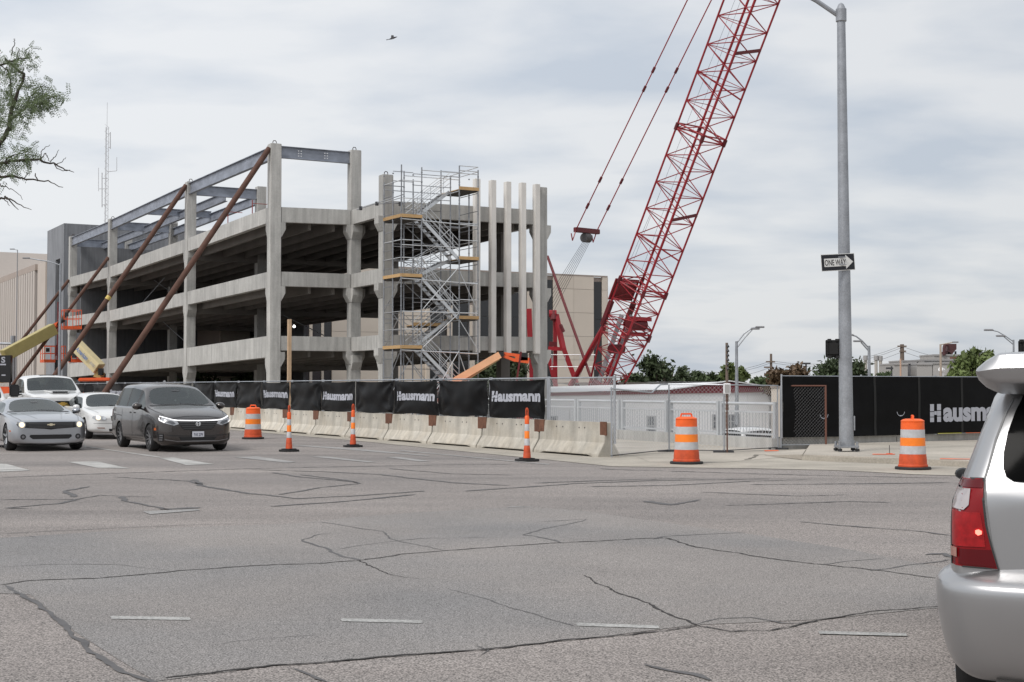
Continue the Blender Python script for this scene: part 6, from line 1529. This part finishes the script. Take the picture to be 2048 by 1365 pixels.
# ---- dark grey minivan
def minivan():
    g = G(303, 903); org = g + dR * .90; org.z = 0
    t = thing('minivan', 'dark grey minivan at the front of the near lane, facing the junction', 'minivan', tuple(org), CARZ)
    S_ = [(.97, hood(.60, .26, .45, .66, .58, .73)), (.93, hood(.74, .21, .45, .70, .72, .80)), (.80, hood(.88, .17, .47, .77, .86, .88)), (.55, hood(.965, .17, .5, .85, .945, .965)),
          (.2, hood(.99, .18, .52, .92, .97, 1.05)), (-.25, hood(.995, .2, .55, .98, .975, 1.12)), (-.48, hood(.995, .2, .55, 1.02, .975, 1.16, wt=.93)),
          (-1.25, cab(.995, .2, .55, 1.06, .965, .70, 1.62)), (-1.38, cab(.995, .2, .55, 1.06, .965, .70, 1.655)), (-1.50, cab(.995, .2, .55, 1.07, .965, .71, 1.68)), (-2.35, cab(.995, .2, .55, 1.07, .965, .72, 1.735)), (-2.47, cab(.995, .2, .55, 1.07, .965, .72, 1.735)),
          (-3.3, cab(.995, .2, .55, 1.08, .965, .71, 1.73)), (-3.42, cab(.995, .2, .55, 1.08, .965, .71, 1.725)), (-3.78, cab(.98, .22, .55, 1.08, .95, .69, 1.70, 1.53)), (-4.02, hood(.95, .24, .55, 1.0, .92, 1.10, wt=.9)), (-4.15, hood(.88, .28, .5, .85, .86, .95)), (-4.2, hood(.75, .3, .5, .75, .75, .82))]
    tg = {}
    for i in (6,):
        tg[(i, 8)] = tg[(i, 7)] = 'w'; tg[(i, 5)] = 's'
    for i in (8, 9, 11, 13): tg[(i, 5)] = 's'
    for i in (7, 10, 12): tg[(i, 5)] = 't'
    tg[(14, 8)] = tg[(14, 7)] = 's'
    tg[(9, 5)] = 's'; tg[(8, 5)] = 't'; tg[(7, 5)] = 's'
    for i in range(2, 15): tg[(i, 0)] = 't'
    bv = build_body(t, S_, tg, [(0, .335, .385, .58), (-3.0, .335, .385, .58)], GREYP)
    for x in (0, -3.0):
        for y in (.975, -.975): wheel(t, x, y, .345, .235, 10, RIM, .026)
    interior(t, -.55, 1.12, .84, (-1.55, -2.5, -3.4), 1.56)
    # grille, lamps
    patch(t, bv, 'grille', [(-.50, .765), (.50, .765), (.47, .70), (.40, .60), (.34, .555), (-.34, .555), (-.40, .60), (-.47, .70)], 'F', GRIL, .010)
    for z, w in ((.73, .47), (.685, .45), (.64, .41), (.595, .37)): line(t, bv, 'grille_bar', [(-w, z), (w, z)], 'F', .012, mat('grille_bar', (.09, .09, .092), .3), .018)
    patch(t, bv, 'headlight', [(.84, .85), (.88, .78), (.78, .715), (.60, .665), (.48, .70), (.52, .765), (.66, .80)], 'F', LENS, .012, mirror=True)
    patch(t, bv, 'headlight_inner', [(.80, .80), (.78, .745), (.64, .69), (.56, .71), (.62, .765)], 'F', mat('lamp_inner', (.12, .125, .135), .2, .4), .017, mirror=True)
    line(t, bv, 'daytime_light', [(.87, .885), (.76, .845), (.62, .80), (.50, .785), (.25, .779), (0, .777)], 'F', .024, LENSL, .020, mirror=True)
    line(t, bv, 'daytime_light', [(.89, .85), (.885, .79), (.80, .735)], 'F', .022, LENSL, .02, mirror=True)
    em = [(math.cos(a) * .068, .70 + math.sin(a) * .055) for a in [k * math.pi / 12 * 2 for k in range(12)]]
    patch(t, bv, 'emblem_ring', em, 'F', CHRM, .024); patch(t, bv, 'emblem_field', [(p[0] * .78, .70 + (p[1] - .70) * .78) for p in em], 'F', GRIL, .028)
    for q in ([(-.045, .745), (-.028, .745), (-.018, .66), (-.036, .66)], [(.045, .745), (.028, .745), (.018, .66), (.036, .66)], [(-.026, .712), (.026, .712), (.024, .692), (-.024, .692)]): patch(t, bv, 'emblem_stroke', q, 'F', CHRM, .034)
    # bumper, plate
    patch(t, bv, 'plate_frame', [(-.17, .53), (.17, .53), (.17, .36), (-.17, .36)], 'F', TRIMB, .022); pf = patch(t, bv, 'licence_plate', [(-.15, .515), (.15, .515), (.15, .375), (-.15, .375)], 'F', PLAT, .030)[0]
    q = max(v.co.x for v in pf.data.vertices); vs, fs = TXT['plate']; mb = MB(); mb.add([Vector((q + .004, -.115 + v.x * .23, .40 + v.z * .07)) for v in vs], fs); o = mb.build('plate_number', PLTX, None); o.parent = t
    patch(t, bv, 'lower_intake', [(-.48, .375), (.48, .375), (.42, .29), (-.42, .29)], 'F', GRIL, .008)
    line(t, bv, 'bumper_crease', [(-.78, .43), (-.30, .40), (.30, .40), (.78, .43)], 'F', .03, mat('bumper_shade', (.02, .018, .018), .5), .004)
    line(t, bv, 'chrome_lip', [(-.80, .32), (-.52, .275), (.52, .275), (.80, .32)], 'F', .02, mat('lip_grey', (.25, .25, .26), .35, .5), .010)
    patch(t, bv, 'fog_vent', [(.93, .47), (.83, .46), (.82, .27), (.90, .27)], 'F', GRIL, .010, mirror=True)
    for z in (.42, .365, .31): line(t, bv, 'fog_light', [(.84, z), (.895, z)], 'F', .022, mat('fog_lens', (.16, .16, .17), .2), .016, mirror=True)
    line(t, bv, 'hood_gap', [(.60, .84), (.30, .885), (0, .895)], 'F', .010, off=.004, mirror=True)
    line(t, bv, 'hood_gap', [(.62, .76), (.2, .86), (-.42, .90)], 'T', .012, off=.004, mirror=True)
    for x0 in (-.62, -1.62, -2.72): line(t, bv, 'door_gap', [(x0, 1.04), (x0 - .02, .7), (x0 + .02, .30)], 'L', .014, mirror=True, off=.003)
    line(t, bv, 'door_gap', [(-.62, .30), (-2.72, .30)], 'L', .012, mirror=True, off=.003); line(t, bv, 'slide_rail', [(-2.75, .86), (-3.75, .90)], 'L', .018, mirror=True)
    line(t, bv, 'chrome_sill_line', [(-.5, .245), (-2.5, .245)], 'L', .018, mat('lip_grey', (.25, .25, .26), .35, .5), mirror=True)
    for x0 in (-1.42, -1.82): patch(t, bv, 'door_handle', [(x0, .97), (x0 - .19, .97), (x0 - .19, .94), (x0, .94)], 'L', GREYP, .03, mirror=True)
    patch(t, bv, 'side_marker', [(.56, .60), (.46, .60), (.46, .54), (.57, .54)], 'L', AMB, .006, mirror=True)
    patch(t, bv, 'tail_light', [(-3.86, 1.02), (-4.05, .98), (-4.09, .80), (-3.95, .84)], 'L', TAILR, .01, mirror=True)
    patch(t, bv, 'cowl_panel', [(-.36, .80), (-.46, .84), (-.48, .4), (-.49, 0), (-.48, -.4), (-.46, -.84), (-.36, -.80), (-.41, 0)], 'T', TRIMB, .005); patch(t, bv, 'rear_view_mirror', [(-.11, 1.545), (.11, 1.545), (.10, 1.50), (-.10, 1.50)], 'F', BLKG, .006); line(t, bv, 'wiper', [(-.44, .55), (-.50, -.05)], 'T', .03, off=.016); line(t, bv, 'wiper', [(-.44, -.1), (-.50, -.62)], 'T', .03, off=.016)
    mirror_(t, -.72, 1.09, 1.13, GREYP)
    MB().prism([(-2.0, .0, 1.735), (-2.2, .015, 1.80), (-2.25, 0.0, 1.80), (-2.3, -.015, 1.735)], (0, .02, 0)).build('roof_fin', GREYP, t, local=True)
    mb = MB(); mb.lathe([(0, .02), (.02, .01), (.025, 0), (.02, -.02), (0, -.06)], c=(-1.05, 0, 1.27), n=8, cap=False); mb.build('hanging_charm', REFW, t, local=True)
    return t
minivan()

# ---- silver sports coupe
def coupe():
    g = G(17, 901.5); org = g + dR * .86; org.z = 0
    t = thing('sports_coupe', 'low silver sports coupe with both headlights lit at the left edge', 'car', tuple(org), CARZ)
    S_ = [(.94, hood(.72, .19, .40, .64, .70, .70)), (.90, hood(.82, .17, .42, .68, .80, .755)), (.74, hood(.92, .14, .44, .72, .895, .81)), (.4, hood(.955, .14, .46, .80, .925, .865)),
          (0, hood(.96, .15, .48, .86, .925, .915)), (-.45, hood(.955, .16, .5, .88, .92, .95)), (-.75, hood(.95, .16, .5, .90, .915, .985, wt=.92)),
          (-1.55, cab(.95, .16, .5, .93, .90, .62, 1.30)), (-1.72, cab(.95, .16, .5, .93, .90, .62, 1.33)), (-2.4, cab(.955, .16, .5, .94, .91, .61, 1.35)), (-2.7, cab(.96, .16, .5, .95, .92, .60, 1.33)),
          (-3.3, hood(.965, .17, .5, .97, .92, 1.03, wt=.86)), (-3.7, hood(.95, .2, .5, .97, .90, 1.0)), (-3.85, hood(.85, .25, .5, .85, .82, .9))]
    tg = {(6, 8): 'w', (6, 7): 'w', (6, 5): 's', (7, 5): 's', (8, 5): 's', (9, 5): 's', (10, 8): 's', (10, 7): 's', (6, 6): 'p'}
    bv = build_body(t, S_, tg, [(0, .345, .375, .58), (-2.85, .345, .375, .58)], SILV2)
    for x in (0, -2.85):
        for y in (.935, -.935): wheel(t, x, y, .345, .245, 5, SILV, .07)
    interior(t, -.85, .96, .80, (-1.85, -2.5), 1.24)
    patch(t, bv, 'grille', [(-.80, .735), (.80, .735), (.82, .68), (.78, .61), (.50, .585), (.16, .565), (0, .545), (-.16, .565), (-.50, .585), (-.78, .61), (-.82, .68)], 'F', GRIL, .010)
    for z in (.70, .665, .63, .60): line(t, bv, 'grille_bar', [(-.54, z), (.54, z)], 'F', .008, mat('grille_bar', (.09, .09, .092), .3), .014)
    for s_ in (1, -1):
        h = patch(t, bv, 'headlight', disc(s_ * .70, .665, .085), 'F', LENS, .016); patch(t, bv, 'headlight_bulb', disc(s_ * .70, .665, .058), 'F', LIT, .03, parent=h[0])
        patch(t, bv, 'fog_recess', disc(s_ * .67, .37, .068), 'F', GRIL, .008); patch(t, bv, 'fog_light', disc(s_ * .67, .37, .035), 'F', mat('fog_lens', (.16, .16, .17), .2), .012)
    bt = [(-.10, .665), (-.085, .685), (-.035, .685), (-.035, .70), (.035, .70), (.035, .685), (.10, .685), (.085, .655), (.035, .655), (.035, .64), (-.035, .64), (-.035, .655), (-.09, .655)]
    patch(t, bv, 'emblem', [(a, b) for a, b in bt], 'F', mat('pale_badge', (.7, .62, .45), .3, .5), .026)
    patch(t, bv, 'lower_intake', [(-.50, .42), (.50, .42), (.52, .37), (.44, .31), (-.44, .31), (-.52, .37)], 'F', GRIL, .008)
    line(t, bv, 'intake_lip', [(-.56, .44), (.56, .44)], 'F', .014, SILV2, .012)
    patch(t, bv, 'chin_spoiler', [(-.82, .205), (.82, .205), (.80, .17), (-.80, .17)], 'F', TRIMB, .012)
    for s_ in (1, -1): line(t, bv, 'hood_crease', [(.7, .30 * s_), (.1, .42 * s_), (-.4, .50 * s_)], 'T', .014, mat('crease_shade', (.22, .22, .23), .4), .003)
    line(t, bv, 'hood_gap', [(.80, .70), (.3, .80), (-.6, .84)], 'T', .010, mirror=True); line(t, bv, 'hood_gap', [(-.66, .8), (-.72, 0)], 'T', .02, mirror=True)
    patch(t, bv, 'hood_vent', [(-.30, .62), (-.42, .74), (-.46, .74), (-.40, .60)], 'T', GRIL, .004, mirror=True)
    patch(t, bv, 'side_marker', [(.62, .53), (.50, .53), (.50, .49), (.63, .49)], 'L', AMB, .006, mirror=True)
    line(t, bv, 'door_gap', [(-.70, .88), (-.72, .5), (-.66, .22)], 'L', .012, mirror=True); line(t, bv, 'door_gap', [(-2.05, .9), (-2.1, .5), (-1.95, .22)], 'L', .012, mirror=True)
    patch(t, bv, 'cowl_panel', [(-.64, .74), (-.74, .78), (-.77, .4), (-.78, 0), (-.77, -.4), (-.74, -.78), (-.64, -.74), (-.69, 0)], 'T', TRIMB, .005); patch(t, bv, 'rear_view_mirror', [(-.10, 1.24), (.10, 1.24), (.09, 1.20), (-.09, 1.20)], 'F', BLKG, .006); line(t, bv, 'wiper', [(-.74, .6), (-.80, 0)], 'T', .03, off=.012)
    mirror_(t, -.98, 1.03, .99, SILV2, .85)
    return t
coupe()

# ---- white saloon behind
def saloon():
    g = G(172, 878); org = g + dR * .84; org.z = 0
    t = thing('saloon_car', 'white saloon car with a lit headlight waiting between the coupe and the minivan', 'car', tuple(org), CARZ)
    S_ = [(.97, hood(.60, .24, .42, .62, .58, .66)), (.92, hood(.74, .21, .44, .68, .72, .74)), (.72, hood(.87, .18, .46, .76, .85, .83)), (.35, hood(.91, .18, .48, .83, .885, .905)),
          (-.1, hood(.92, .19, .5, .88, .89, .955)), (-.55, hood(.92, .2, .5, .91, .89, .99, wt=.92)), (-1.35, cab(.92, .2, .5, .95, .88, .60, 1.40)), (-1.5, cab(.92, .2, .5, .95, .88, .60, 1.43)), (-2.2, cab(.92, .2, .5, .96, .88, .60, 1.455)), (-2.3, cab(.92, .2, .5, .96, .88, .60, 1.455)),
          (-2.9, cab(.92, .2, .5, .97, .88, .58, 1.42)), (-3.5, hood(.91, .22, .5, .98, .87, 1.04, wt=.88)), (-3.9, hood(.88, .25, .5, .93, .85, .98)), (-4.05, hood(.78, .3, .5, .8, .76, .86))]
    tg = {(5, 8): 'w', (5, 7): 'w', (5, 5): 's', (6, 5): 's', (7, 5): 's', (8, 5): 't', (9, 5): 's', (10, 5): 's', (10, 8): 's', (10, 7): 's'}
    bv = build_body(t, S_, tg, [(0, .325, .365, .56), (-2.8, .325, .365, .56)], WPNT)
    for x in (0, -2.8):
        for y in (.89, -.89): wheel(t, x, y, .325, .215, 8, CHRM, .035)
    interior(t, -.65, .97, .78, (-1.65, -2.5), 1.33)
    h = patch(t, bv, 'headlight', [(.80, .72), (.82, .66), (.74, .60), (.50, .60), (.44, .66), (.50, .71), (.66, .735)], 'F', LENS, .012, mirror=True)
    patch(t, bv, 'headlight_bulb', disc(.67, .665, .062), 'F', LIT, .02, mirror=True); patch(t, bv, 'inner_lamp', disc(.50, .655, .05), 'F', CHRM, .02, mirror=True)
    patch(t, bv, 'grille', [(-.30, .72), (.30, .72), (.28, .58), (.18, .53), (-.18, .53), (-.28, .58)], 'F', GRIL, .012); patch(t, bv, 'badge', disc(0, .64, .05), 'F', CHRM, .02)
    line(t, bv, 'bumper_gap', [(-.80, .50), (.80, .50)], 'F', .012, mat('gap_grey', (.2, .2, .2), .6), .004); patch(t, bv, 'fog_light', [(.72, .38), (.48, .37), (.48, .335), (.68, .34)], 'F', mat('fog_amber', (.35, .25, .22), .3), .008, mirror=True)
    patch(t, bv, 'lower_intake', [(-.36, .33), (.36, .33), (.34, .25), (-.34, .25)], 'F', GRIL, .008); line(t, bv, 'door_gap', [(-.55, .9), (-.56, .5), (-.5, .25)], 'L', .012, mirror=True, m=mat('gap_grey', (.2, .2, .2), .6)); line(t, bv, 'door_gap', [(-1.75, .9), (-1.76, .5), (-1.7, .25)], 'L', .012, mirror=True, m=mat('gap_grey', (.2, .2, .2), .6))
    line(t, bv, 'hood_gap', [(.70, .62), (.2, .72), (-.5, .80)], 'T', .010, mat('gap_grey', (.2, .2, .2), .6), mirror=True); line(t, bv, 'wiper', [(-.56, .6), (-.62, 0)], 'T', .03, off=.012); patch(t, bv, 'sill_trim', [(.0 - .45, .235), (-2.3, .235), (-2.3, .20), (-.45, .20)], 'L', TRIMB, .004, mirror=True)
    mirror_(t, -.78, .98, .99, WPNT, .85)
    return t
saloon()

# ---- white pickup behind and another parked below the railing
def pickup(org, rz, lab):
    t = thing('pickup_truck', lab, 'pickup truck', tuple(org), rz, 'white pickup trucks')
    def hp(w, zs, zc): return hood(w, .42, .75, zs, w - .03, zc, wt=.88)
    S_ = [(.95, hp(.82, 1.16, 1.26)), (.90, hp(.92, 1.22, 1.33)), (.6, hp(.98, 1.27, 1.40)), (0, hp(1.0, 1.32, 1.45)), (-.5, hp(1.0, 1.34, 1.48)), (-.70, hood(1.0, .42, .75, 1.36, .97, 1.50, wt=.94)),
          (-1.35, cab(1.0, .42, .75, 1.38, .96, .79, 1.97)), (-1.5, cab(1.0, .42, .75, 1.38, .96, .80, 2.02)), (-2.1, cab(1.0, .42, .75, 1.38, .96, .80, 2.05)), (-2.2, cab(1.0, .42, .75, 1.38, .96, .80, 2.05)), (-3.1, cab(1.0, .42, .75, 1.38, .96, .72, 1.99)), (-3.2, cab(1.0, .42, .75, 1.38, .96, .70, 1.94)), (-3.3, hood(1.0, .42, .75, 1.38, .96, 1.41)), (-3.4, hood(1.0, .42, .75, 1.38, .96, 1.41)), (-5.2, hood(.98, .45, .75, 1.38, .95, 1.41)), (-5.3, hood(.95, .5, .75, 1.3, .92, 1.36))]
    tg = {(5, 8): 'w', (5, 7): 'w', (5, 5): 's', (6, 5): 's', (7, 5): 's', (8, 5): 't', (9, 5): 's', (11, 8): 's', (11, 7): 's', (13, 8): 't', (13, 7): 't'}
    bv = build_body(t, S_, tg, [(0, .42, .48, .6), (-3.95, .42, .48, .6)], WPNT, crease={4: .6, 2: .4, 6: .45, 7: .35})
    for x in (0, -3.95):
        for y in (.96, -.96): wheel(t, x, y, .42, .27, 8, RIM, .05)
    interior(t, -.8, 1.44, .86, (-1.7, -2.6), 1.86)
    patch(t, bv, 'grille', [(-.78, 1.16), (.78, 1.16), (.80, .80), (.60, .72), (-.60, .72), (-.80, .80)], 'F', GRIL, .012); patch(t, bv, 'headlight', [(.94, 1.16), (.80, 1.17), (.80, .86), (.92, .90)], 'F', LENS, .014, mirror=True)
    for z in (.98, .86): line(t, bv, 'grille_bar', [(-.76, z), (.76, z)], 'F', .04, mat('grille_bar', (.09, .09, .092), .3), .03)
    bt = [(-.2, 1.115), (-.17, 1.155), (-.07, 1.155), (-.07, 1.185), (.07, 1.185), (.07, 1.155), (.2, 1.155), (.17, 1.095), (.07, 1.095), (.07, 1.065), (-.07, 1.065), (-.07, 1.095), (-.18, 1.095)]
    patch(t, bv, 'emblem', [(a, b - .06) for a, b in bt], 'F', GOLD, .05)
    patch(t, bv, 'bumper', [(-.95, .68), (.95, .68), (.93, .46), (-.93, .46)], 'F', CHRM, .05)
    sc_ = MB(); sc_.prism([(.15, -.36, 1.44), (.55, -.30, 1.42), (.55, .30, 1.42), (.15, .36, 1.44), (-.25, .42, 1.47), (-.25, -.42, 1.47)], (0, 0, .055)); sc_.build('hood_scoop', WPNT, t, local=True, bevel=.03)
    MB().cbox((.535, 0, 1.455), (.06, .5, .045)).build('scoop_opening', GRIL, t, local=True, bevel=.015)
    MB().box(-2.3, -1.7, -.25, .25, 2.035, 2.055).build('sunroof', BLKG, t, local=True)
    line(t, bv, 'door_gap', [(-.75, 1.35), (-.76, .6)], 'L', .012, mirror=True, m=mat('gap_grey', (.2, .2, .2), .6)); line(t, bv, 'door_gap', [(-2.1, 1.35), (-2.1, .6)], 'L', .012, mirror=True, m=mat('gap_grey', (.2, .2, .2), .6))
    for s_ in (1, -1):
        o = MB().cbox((-.85, 1.24 * s_, 1.50), (.16, .32, .42)).build('tow_mirror', TRIMB, t, local=True, bevel=.04)
        MB().bar((-.82, 1.0 * s_, 1.48), (-.85, 1.15 * s_, 1.46), .08, .05).build('mirror_arm', TRIMB, o, local=True); MB().bar((-.82, 1.0 * s_, 1.38), (-.85, 1.15 * s_, 1.36), .08, .05).build('mirror_arm', TRIMB, o, local=True)
    return t
bx = at(125, 800, 47.5); bx.z = 0; t_p = pickup(bx + dL * .9, CARZ, 'white pickup truck with a hood scoop and big black mirrors, behind the silver coupe')
q = at(1485, 860, 64); q.z = LOW
copy_tree(t_p, tuple(q + Vector((2.0, 1, 0))), YAW + R(5), 'white pickup truck parked on the lower lot, seen through the grey railing')
def van2():
    org = ST(7.75, 51.2)
    t = thing('utility_vehicle', 'white boxy vehicle cut off by the left edge, behind the silver coupe', 'car', tuple(org), CARZ)
    S_ = [(.9, hood(.80, .3, .55, .85, .78, .95)), (.8, hood(.9, .28, .6, .95, .88, 1.05)), (.2, hood(.95, .28, .6, 1.05, .92, 1.15)), (-.3, hood(.96, .28, .6, 1.08, .93, 1.2, wt=.93)), (-.95, cab(.96, .28, .6, 1.12, .92, .76, 1.72)), (-1.1, cab(.96, .28, .6, 1.12, .92, .78, 1.77)), (-2.4, cab(.96, .28, .6, 1.12, .92, .78, 1.82)), (-3.6, cab(.96, .28, .6, 1.12, .92, .78, 1.80)), (-3.8, cab(.95, .3, .6, 1.12, .9, .76, 1.7)), (-3.9, hood(.9, .32, .6, 1.0, .86, 1.1))]
    tg = {(3, 8): 'w', (3, 7): 'w', (3, 5): 's', (4, 5): 's', (5, 5): 's', (6, 5): 's'}
    bv = build_body(t, S_, tg, [(0, .35, .4, .58), (-2.8, .35, .4, .58)], WPNT)
    for x in (0, -2.8):
        for y in (.93, -.93): wheel(t, x, y, .35, .23, 7, RIM, .04)
    interior(t, -.5, 1.18, .82, (-1.3, -2.3), 1.62)
    patch(t, bv, 'grille', [(-.5, .9), (.5, .9), (.45, .65), (-.45, .65)], 'F', GRIL, .01); patch(t, bv, 'headlight', [(.82, .95), (.58, .93), (.56, .76), (.80, .78)], 'F', LENS, .012, mirror=True); mirror_(t, -.5, 1.04, 1.2, WPNT, .9)
van2()

# ---- silver sport utility vehicle, close on the right
def suv():
    HD = R(70); D0 = 6.5; cor = at(1866, 1200, D0); fw = Vector((math.cos(HD), math.sin(HD), 0)); lf = Vector((-fw.y, fw.x, 0)); org = cor - lf * .955; org.z = 0
    t = thing('suv', 'silver sport utility vehicle at the right edge, seen close from behind', 'car', tuple(org), HD)
    def B(w, ws, zs, top): return [(0, .34), (w - .12, .34), (w - .02, .44), (w, .72), (ws, zs)] + top
    S_ = [(.05, B(.80, .79, 1.0, [(.78, 1.04), (.74, 1.07), (.62, 1.08), (.3, 1.08), (0, 1.08)])),
          (.09, B(.865, .855, 1.02, [(.825, 1.09), (.775, 1.15), (.66, 1.18), (.3, 1.19), (0, 1.19)])),
          (.20, B(.885, .875, 1.04, [(.835, 1.14), (.745, 1.34), (.665, 1.42), (.32, 1.45), (0, 1.45)])),
          (.34, B(.90, .885, 1.05, [(.84, 1.16), (.705, 1.50), (.63, 1.585), (.34, 1.63), (0, 1.635)])),
          (.50, B(.91, .89, 1.06, [(.845, 1.16), (.70, 1.53), (.62, 1.62), (.34, 1.665), (0, 1.67)])),
          (.95, B(.925, .90, 1.06, [(.85, 1.16), (.70, 1.56), (.62, 1.65), (.34, 1.69), (0, 1.70)])), (1.05, B(.925, .90, 1.06, [(.85, 1.16), (.70, 1.56), (.62, 1.65), (.34, 1.69), (0, 1.70)])),
          (2.0, B(.925, .90, 1.05, [(.85, 1.15), (.70, 1.58), (.62, 1.67), (.34, 1.71), (0, 1.72)])), (2.1, B(.925, .90, 1.05, [(.85, 1.15), (.70, 1.58), (.62, 1.67), (.34, 1.71), (0, 1.72)])),
          (2.85, B(.925, .90, 1.04, [(.85, 1.14), (.69, 1.54), (.61, 1.63), (.34, 1.67), (0, 1.68)])), (3.45, B(.92, .89, 1.02, [(.85, 1.07), (.80, 1.10), (.74, 1.12), (.4, 1.15), (0, 1.16)])),
          (4.2, B(.90, .87, .95, [(.83, 1.0), (.78, 1.02), (.7, 1.04), (.4, 1.06), (0, 1.07)])), (4.6, B(.78, .76, .8, [(.72, .85), (.68, .88), (.6, .9), (.3, .92), (0, .92)]))]
    tg = {(4, 5): 's', (5, 5): 't', (6, 5): 's', (7, 5): 't', (8, 5): 's', (9, 8): 'w', (9, 7): 'w', (9, 5): 's'}
    bv = build_body(t, S_, tg, [(.98, .37, .44, .6), (3.77, .37, .44, .6)], SUVP, sub=3)
    interior(t, 3.1, 1.08, .80, (2.2, 1.3), 1.5)
    for x in (.98, 3.77):
        for y in (.89, -.89): wheel(t, x, y, .375, .26, 6, RIM, .06)
    def YZ(px, py): return (.955 - (px - 1865) / 437.0, 1.6 - (py - 776) / 437.0)
    patch(t, bv, 'rear_window', [YZ(*p) for p in [(2060, 770), (2040, 790), (2022, 826), (2008, 866), (2000, 905), (1999, 935), (2004, 952), (2018, 961), (2060, 964)]] + [(0, 1.165), (-.49, 1.17), (-.6, 1.175), (-.63, 1.2), (-.63, 1.27), (-.60, 1.42), (-.52, 1.57), (0, 1.615)], 'B', SGL2, .006, grid=.045)
    line(t, bv, 'liftgate_gap', [YZ(*p) for p in [(2060, 735), (2030, 775), (2005, 825), (1985, 880), (1972, 930), (1964, 957), (1966, 1010), (1975, 1080), (1989, 1136)]], 'B', .009, mat('gap_grey', (.2, .2, .2), .6), .004, mirror=True)
    for mir in (1, -1):
        def M(pts): return [(YZ(*p)[0] * mir, YZ(*p)[1]) for p in pts]
        full = [(1917, 961), (1962, 957), (1961, 1000), (1966, 1050), (1977, 1095), (1988, 1134), (1900, 1131), (1899, 1060), (1901, 1010), (1908, 978)]
        lp_ = patch(t, bv, 'tail_light', M(full), 'B', TAILR, .008, grid=.03)
        if not lp_: continue
        k = lp_[0]
        line(t, bv, 'lamp_gap', M(full + [full[0]]), 'B', .008, mat('lamp_seal', (.03, .03, .03), .7), .010)
        patch(t, bv, 'upper_lens', M([(1921, 963), (1961, 959), (1960, 976), (1912, 977)]), 'B', TAILD, .012, parent=k, grid=.03)
        patch(t, bv, 'reverse_lens', M([(1912, 981), (1938, 979), (1934, 1010), (1924, 1020), (1903, 1019), (1905, 998)]), 'B', TAILC, .013, parent=k, grid=.03)
        patch(t, bv, 'turn_lens', M([(1902, 1024), (1955, 1024), (1961, 1060), (1964, 1092), (1902, 1092)]), 'B', REFLR, .012, parent=k, grid=.03)
        patch(t, bv, 'lower_lens', M([(1903, 1097), (1975, 1097), (1984, 1130), (1905, 1127)]), 'B', TAILD, .012, parent=k, grid=.03)
        patch(t, bv, 'lit_bulb', M([(1946, 1059), (1952, 1057), (1958, 1060), (1958, 1066), (1951, 1069), (1946, 1065)]), 'B', TLIT, .018, parent=k, grid=.03)
        patch(t, bv, 'side_reflector', M([(1901, 1096), (1912, 1096), (1912, 1114), (1901, 1114)]), 'B', mat('lens_brown', (.42, .2, .16), .3), .016, parent=k, grid=.03)
    # bumper swept round the back
    plan = [(1.0 - .5, .93), (.38, .935), (.22, .925), (.10, .90), (.02, .84), (-.03, .72), (-.055, .5), (-.065, .25), (-.07, 0)]
    plan = plan + [(x, -y) for x, y in plan[-2::-1]]
    prof = [(-.15, .80), (-.105, .79), (-.085, .765), (-.02, .745), (.026, .712), (.034, .67), (.020, .52), (-.006, .40), (-.045, .31), (-.12, .265), (-.24, .25)]
    mb = MB(); N = len(plan)
    for i, (x, y) in enumerate(plan):
        a = Vector(plan[max(0, i - 1)]); b = Vector(plan[min(N - 1, i + 1)]); d = (b - a).normalized(); nrm = Vector((d.y, -d.x)); 
        if nrm.dot(Vector((x - .8, y))) < 0: nrm = -nrm
        for (o_, z) in prof: mb.v.append(Vector((x + nrm.x * o_, y + nrm.y * o_, z)))
    K = len(prof)
    for i in range(N - 1):
        for k in range(K - 1): mb.f.append((i * K + k, i * K + k + 1, (i + 1) * K + k + 1, (i + 1) * K + k))
    bp_ = mb.build('rear_bumper', SUVP, t, local=True, smooth=True); md = bp_.modifiers.new('s', 'SUBSURF'); md.levels = 2; md.render_levels = 2
    # roof spoiler
    mb = MB(); secs = []
    for y in (.765, .755, .72, .66, .4, 0, -.4, -.66, -.72, -.755, -.765):
        a = abs(y) / .765; k = 1 - a ** 5
        xb = .10 + .05 * a ** 4; xf = .62 - .16 * a ** 3; ay = abs(y); zt_ = {.765: 1.69, .755: 1.70, .72: 1.73, .66: 1.765}.get(ay, 1.772); zb_ = {.765: 1.66, .755: 1.635, .72: 1.60, .66: 1.57}.get(ay, 1.565)
        secs.append([(xf, zb_ + .02), (xb + .10, zb_), (xb + .02, zb_ + (zt_ - zb_) * .30), (xb, zb_ + (zt_ - zb_) * .62), (xb + .03, zt_ - .012), (xb + .14, zt_), (xf, zt_ - .01)])
        for (x, z) in secs[-1]: mb.v.append(Vector((x, y, z)))
    K = 7
    for i in range(10):
        for k in range(K): mb.f.append((i * K + k, i * K + (k + 1) % K, (i + 1) * K + (k + 1) % K, (i + 1) * K + k))
    mb.f.append(tuple(range(K))); mb.f.append(tuple(70 + k for k in range(K))[::-1])
    sp_ = mb.build('roof_spoiler', SUVP, t, local=True, smooth=True)
    at_ = sp_.data.attributes.new('crease_edge', 'FLOAT', 'EDGE')
    for i_ in range(len(sp_.data.edges)): at_.data[i_].value = .55
    md = sp_.modifiers.new('s', 'SUBSURF'); md.levels = 2; md.render_levels = 2
    MB().tube((.05, .62, .27), (.5, .60, .28), .07, 14).build('exhaust_pipe', mat('exhaust_steel', (.10, .095, .09), .5, .5), t, local=True, smooth=True)
    MB().box(.35, .9, -.6, .75, .22, .34).build('underbody', TRIMB, t, local=True, bevel=.03)
    mirror_(t, 3.0, .945, 1.04, TRIMB, .42)
    MB().box(-.085, -.075, -.16, .16, .86, .96).build('plate_recess', TRIMB, t, local=True)
suv()
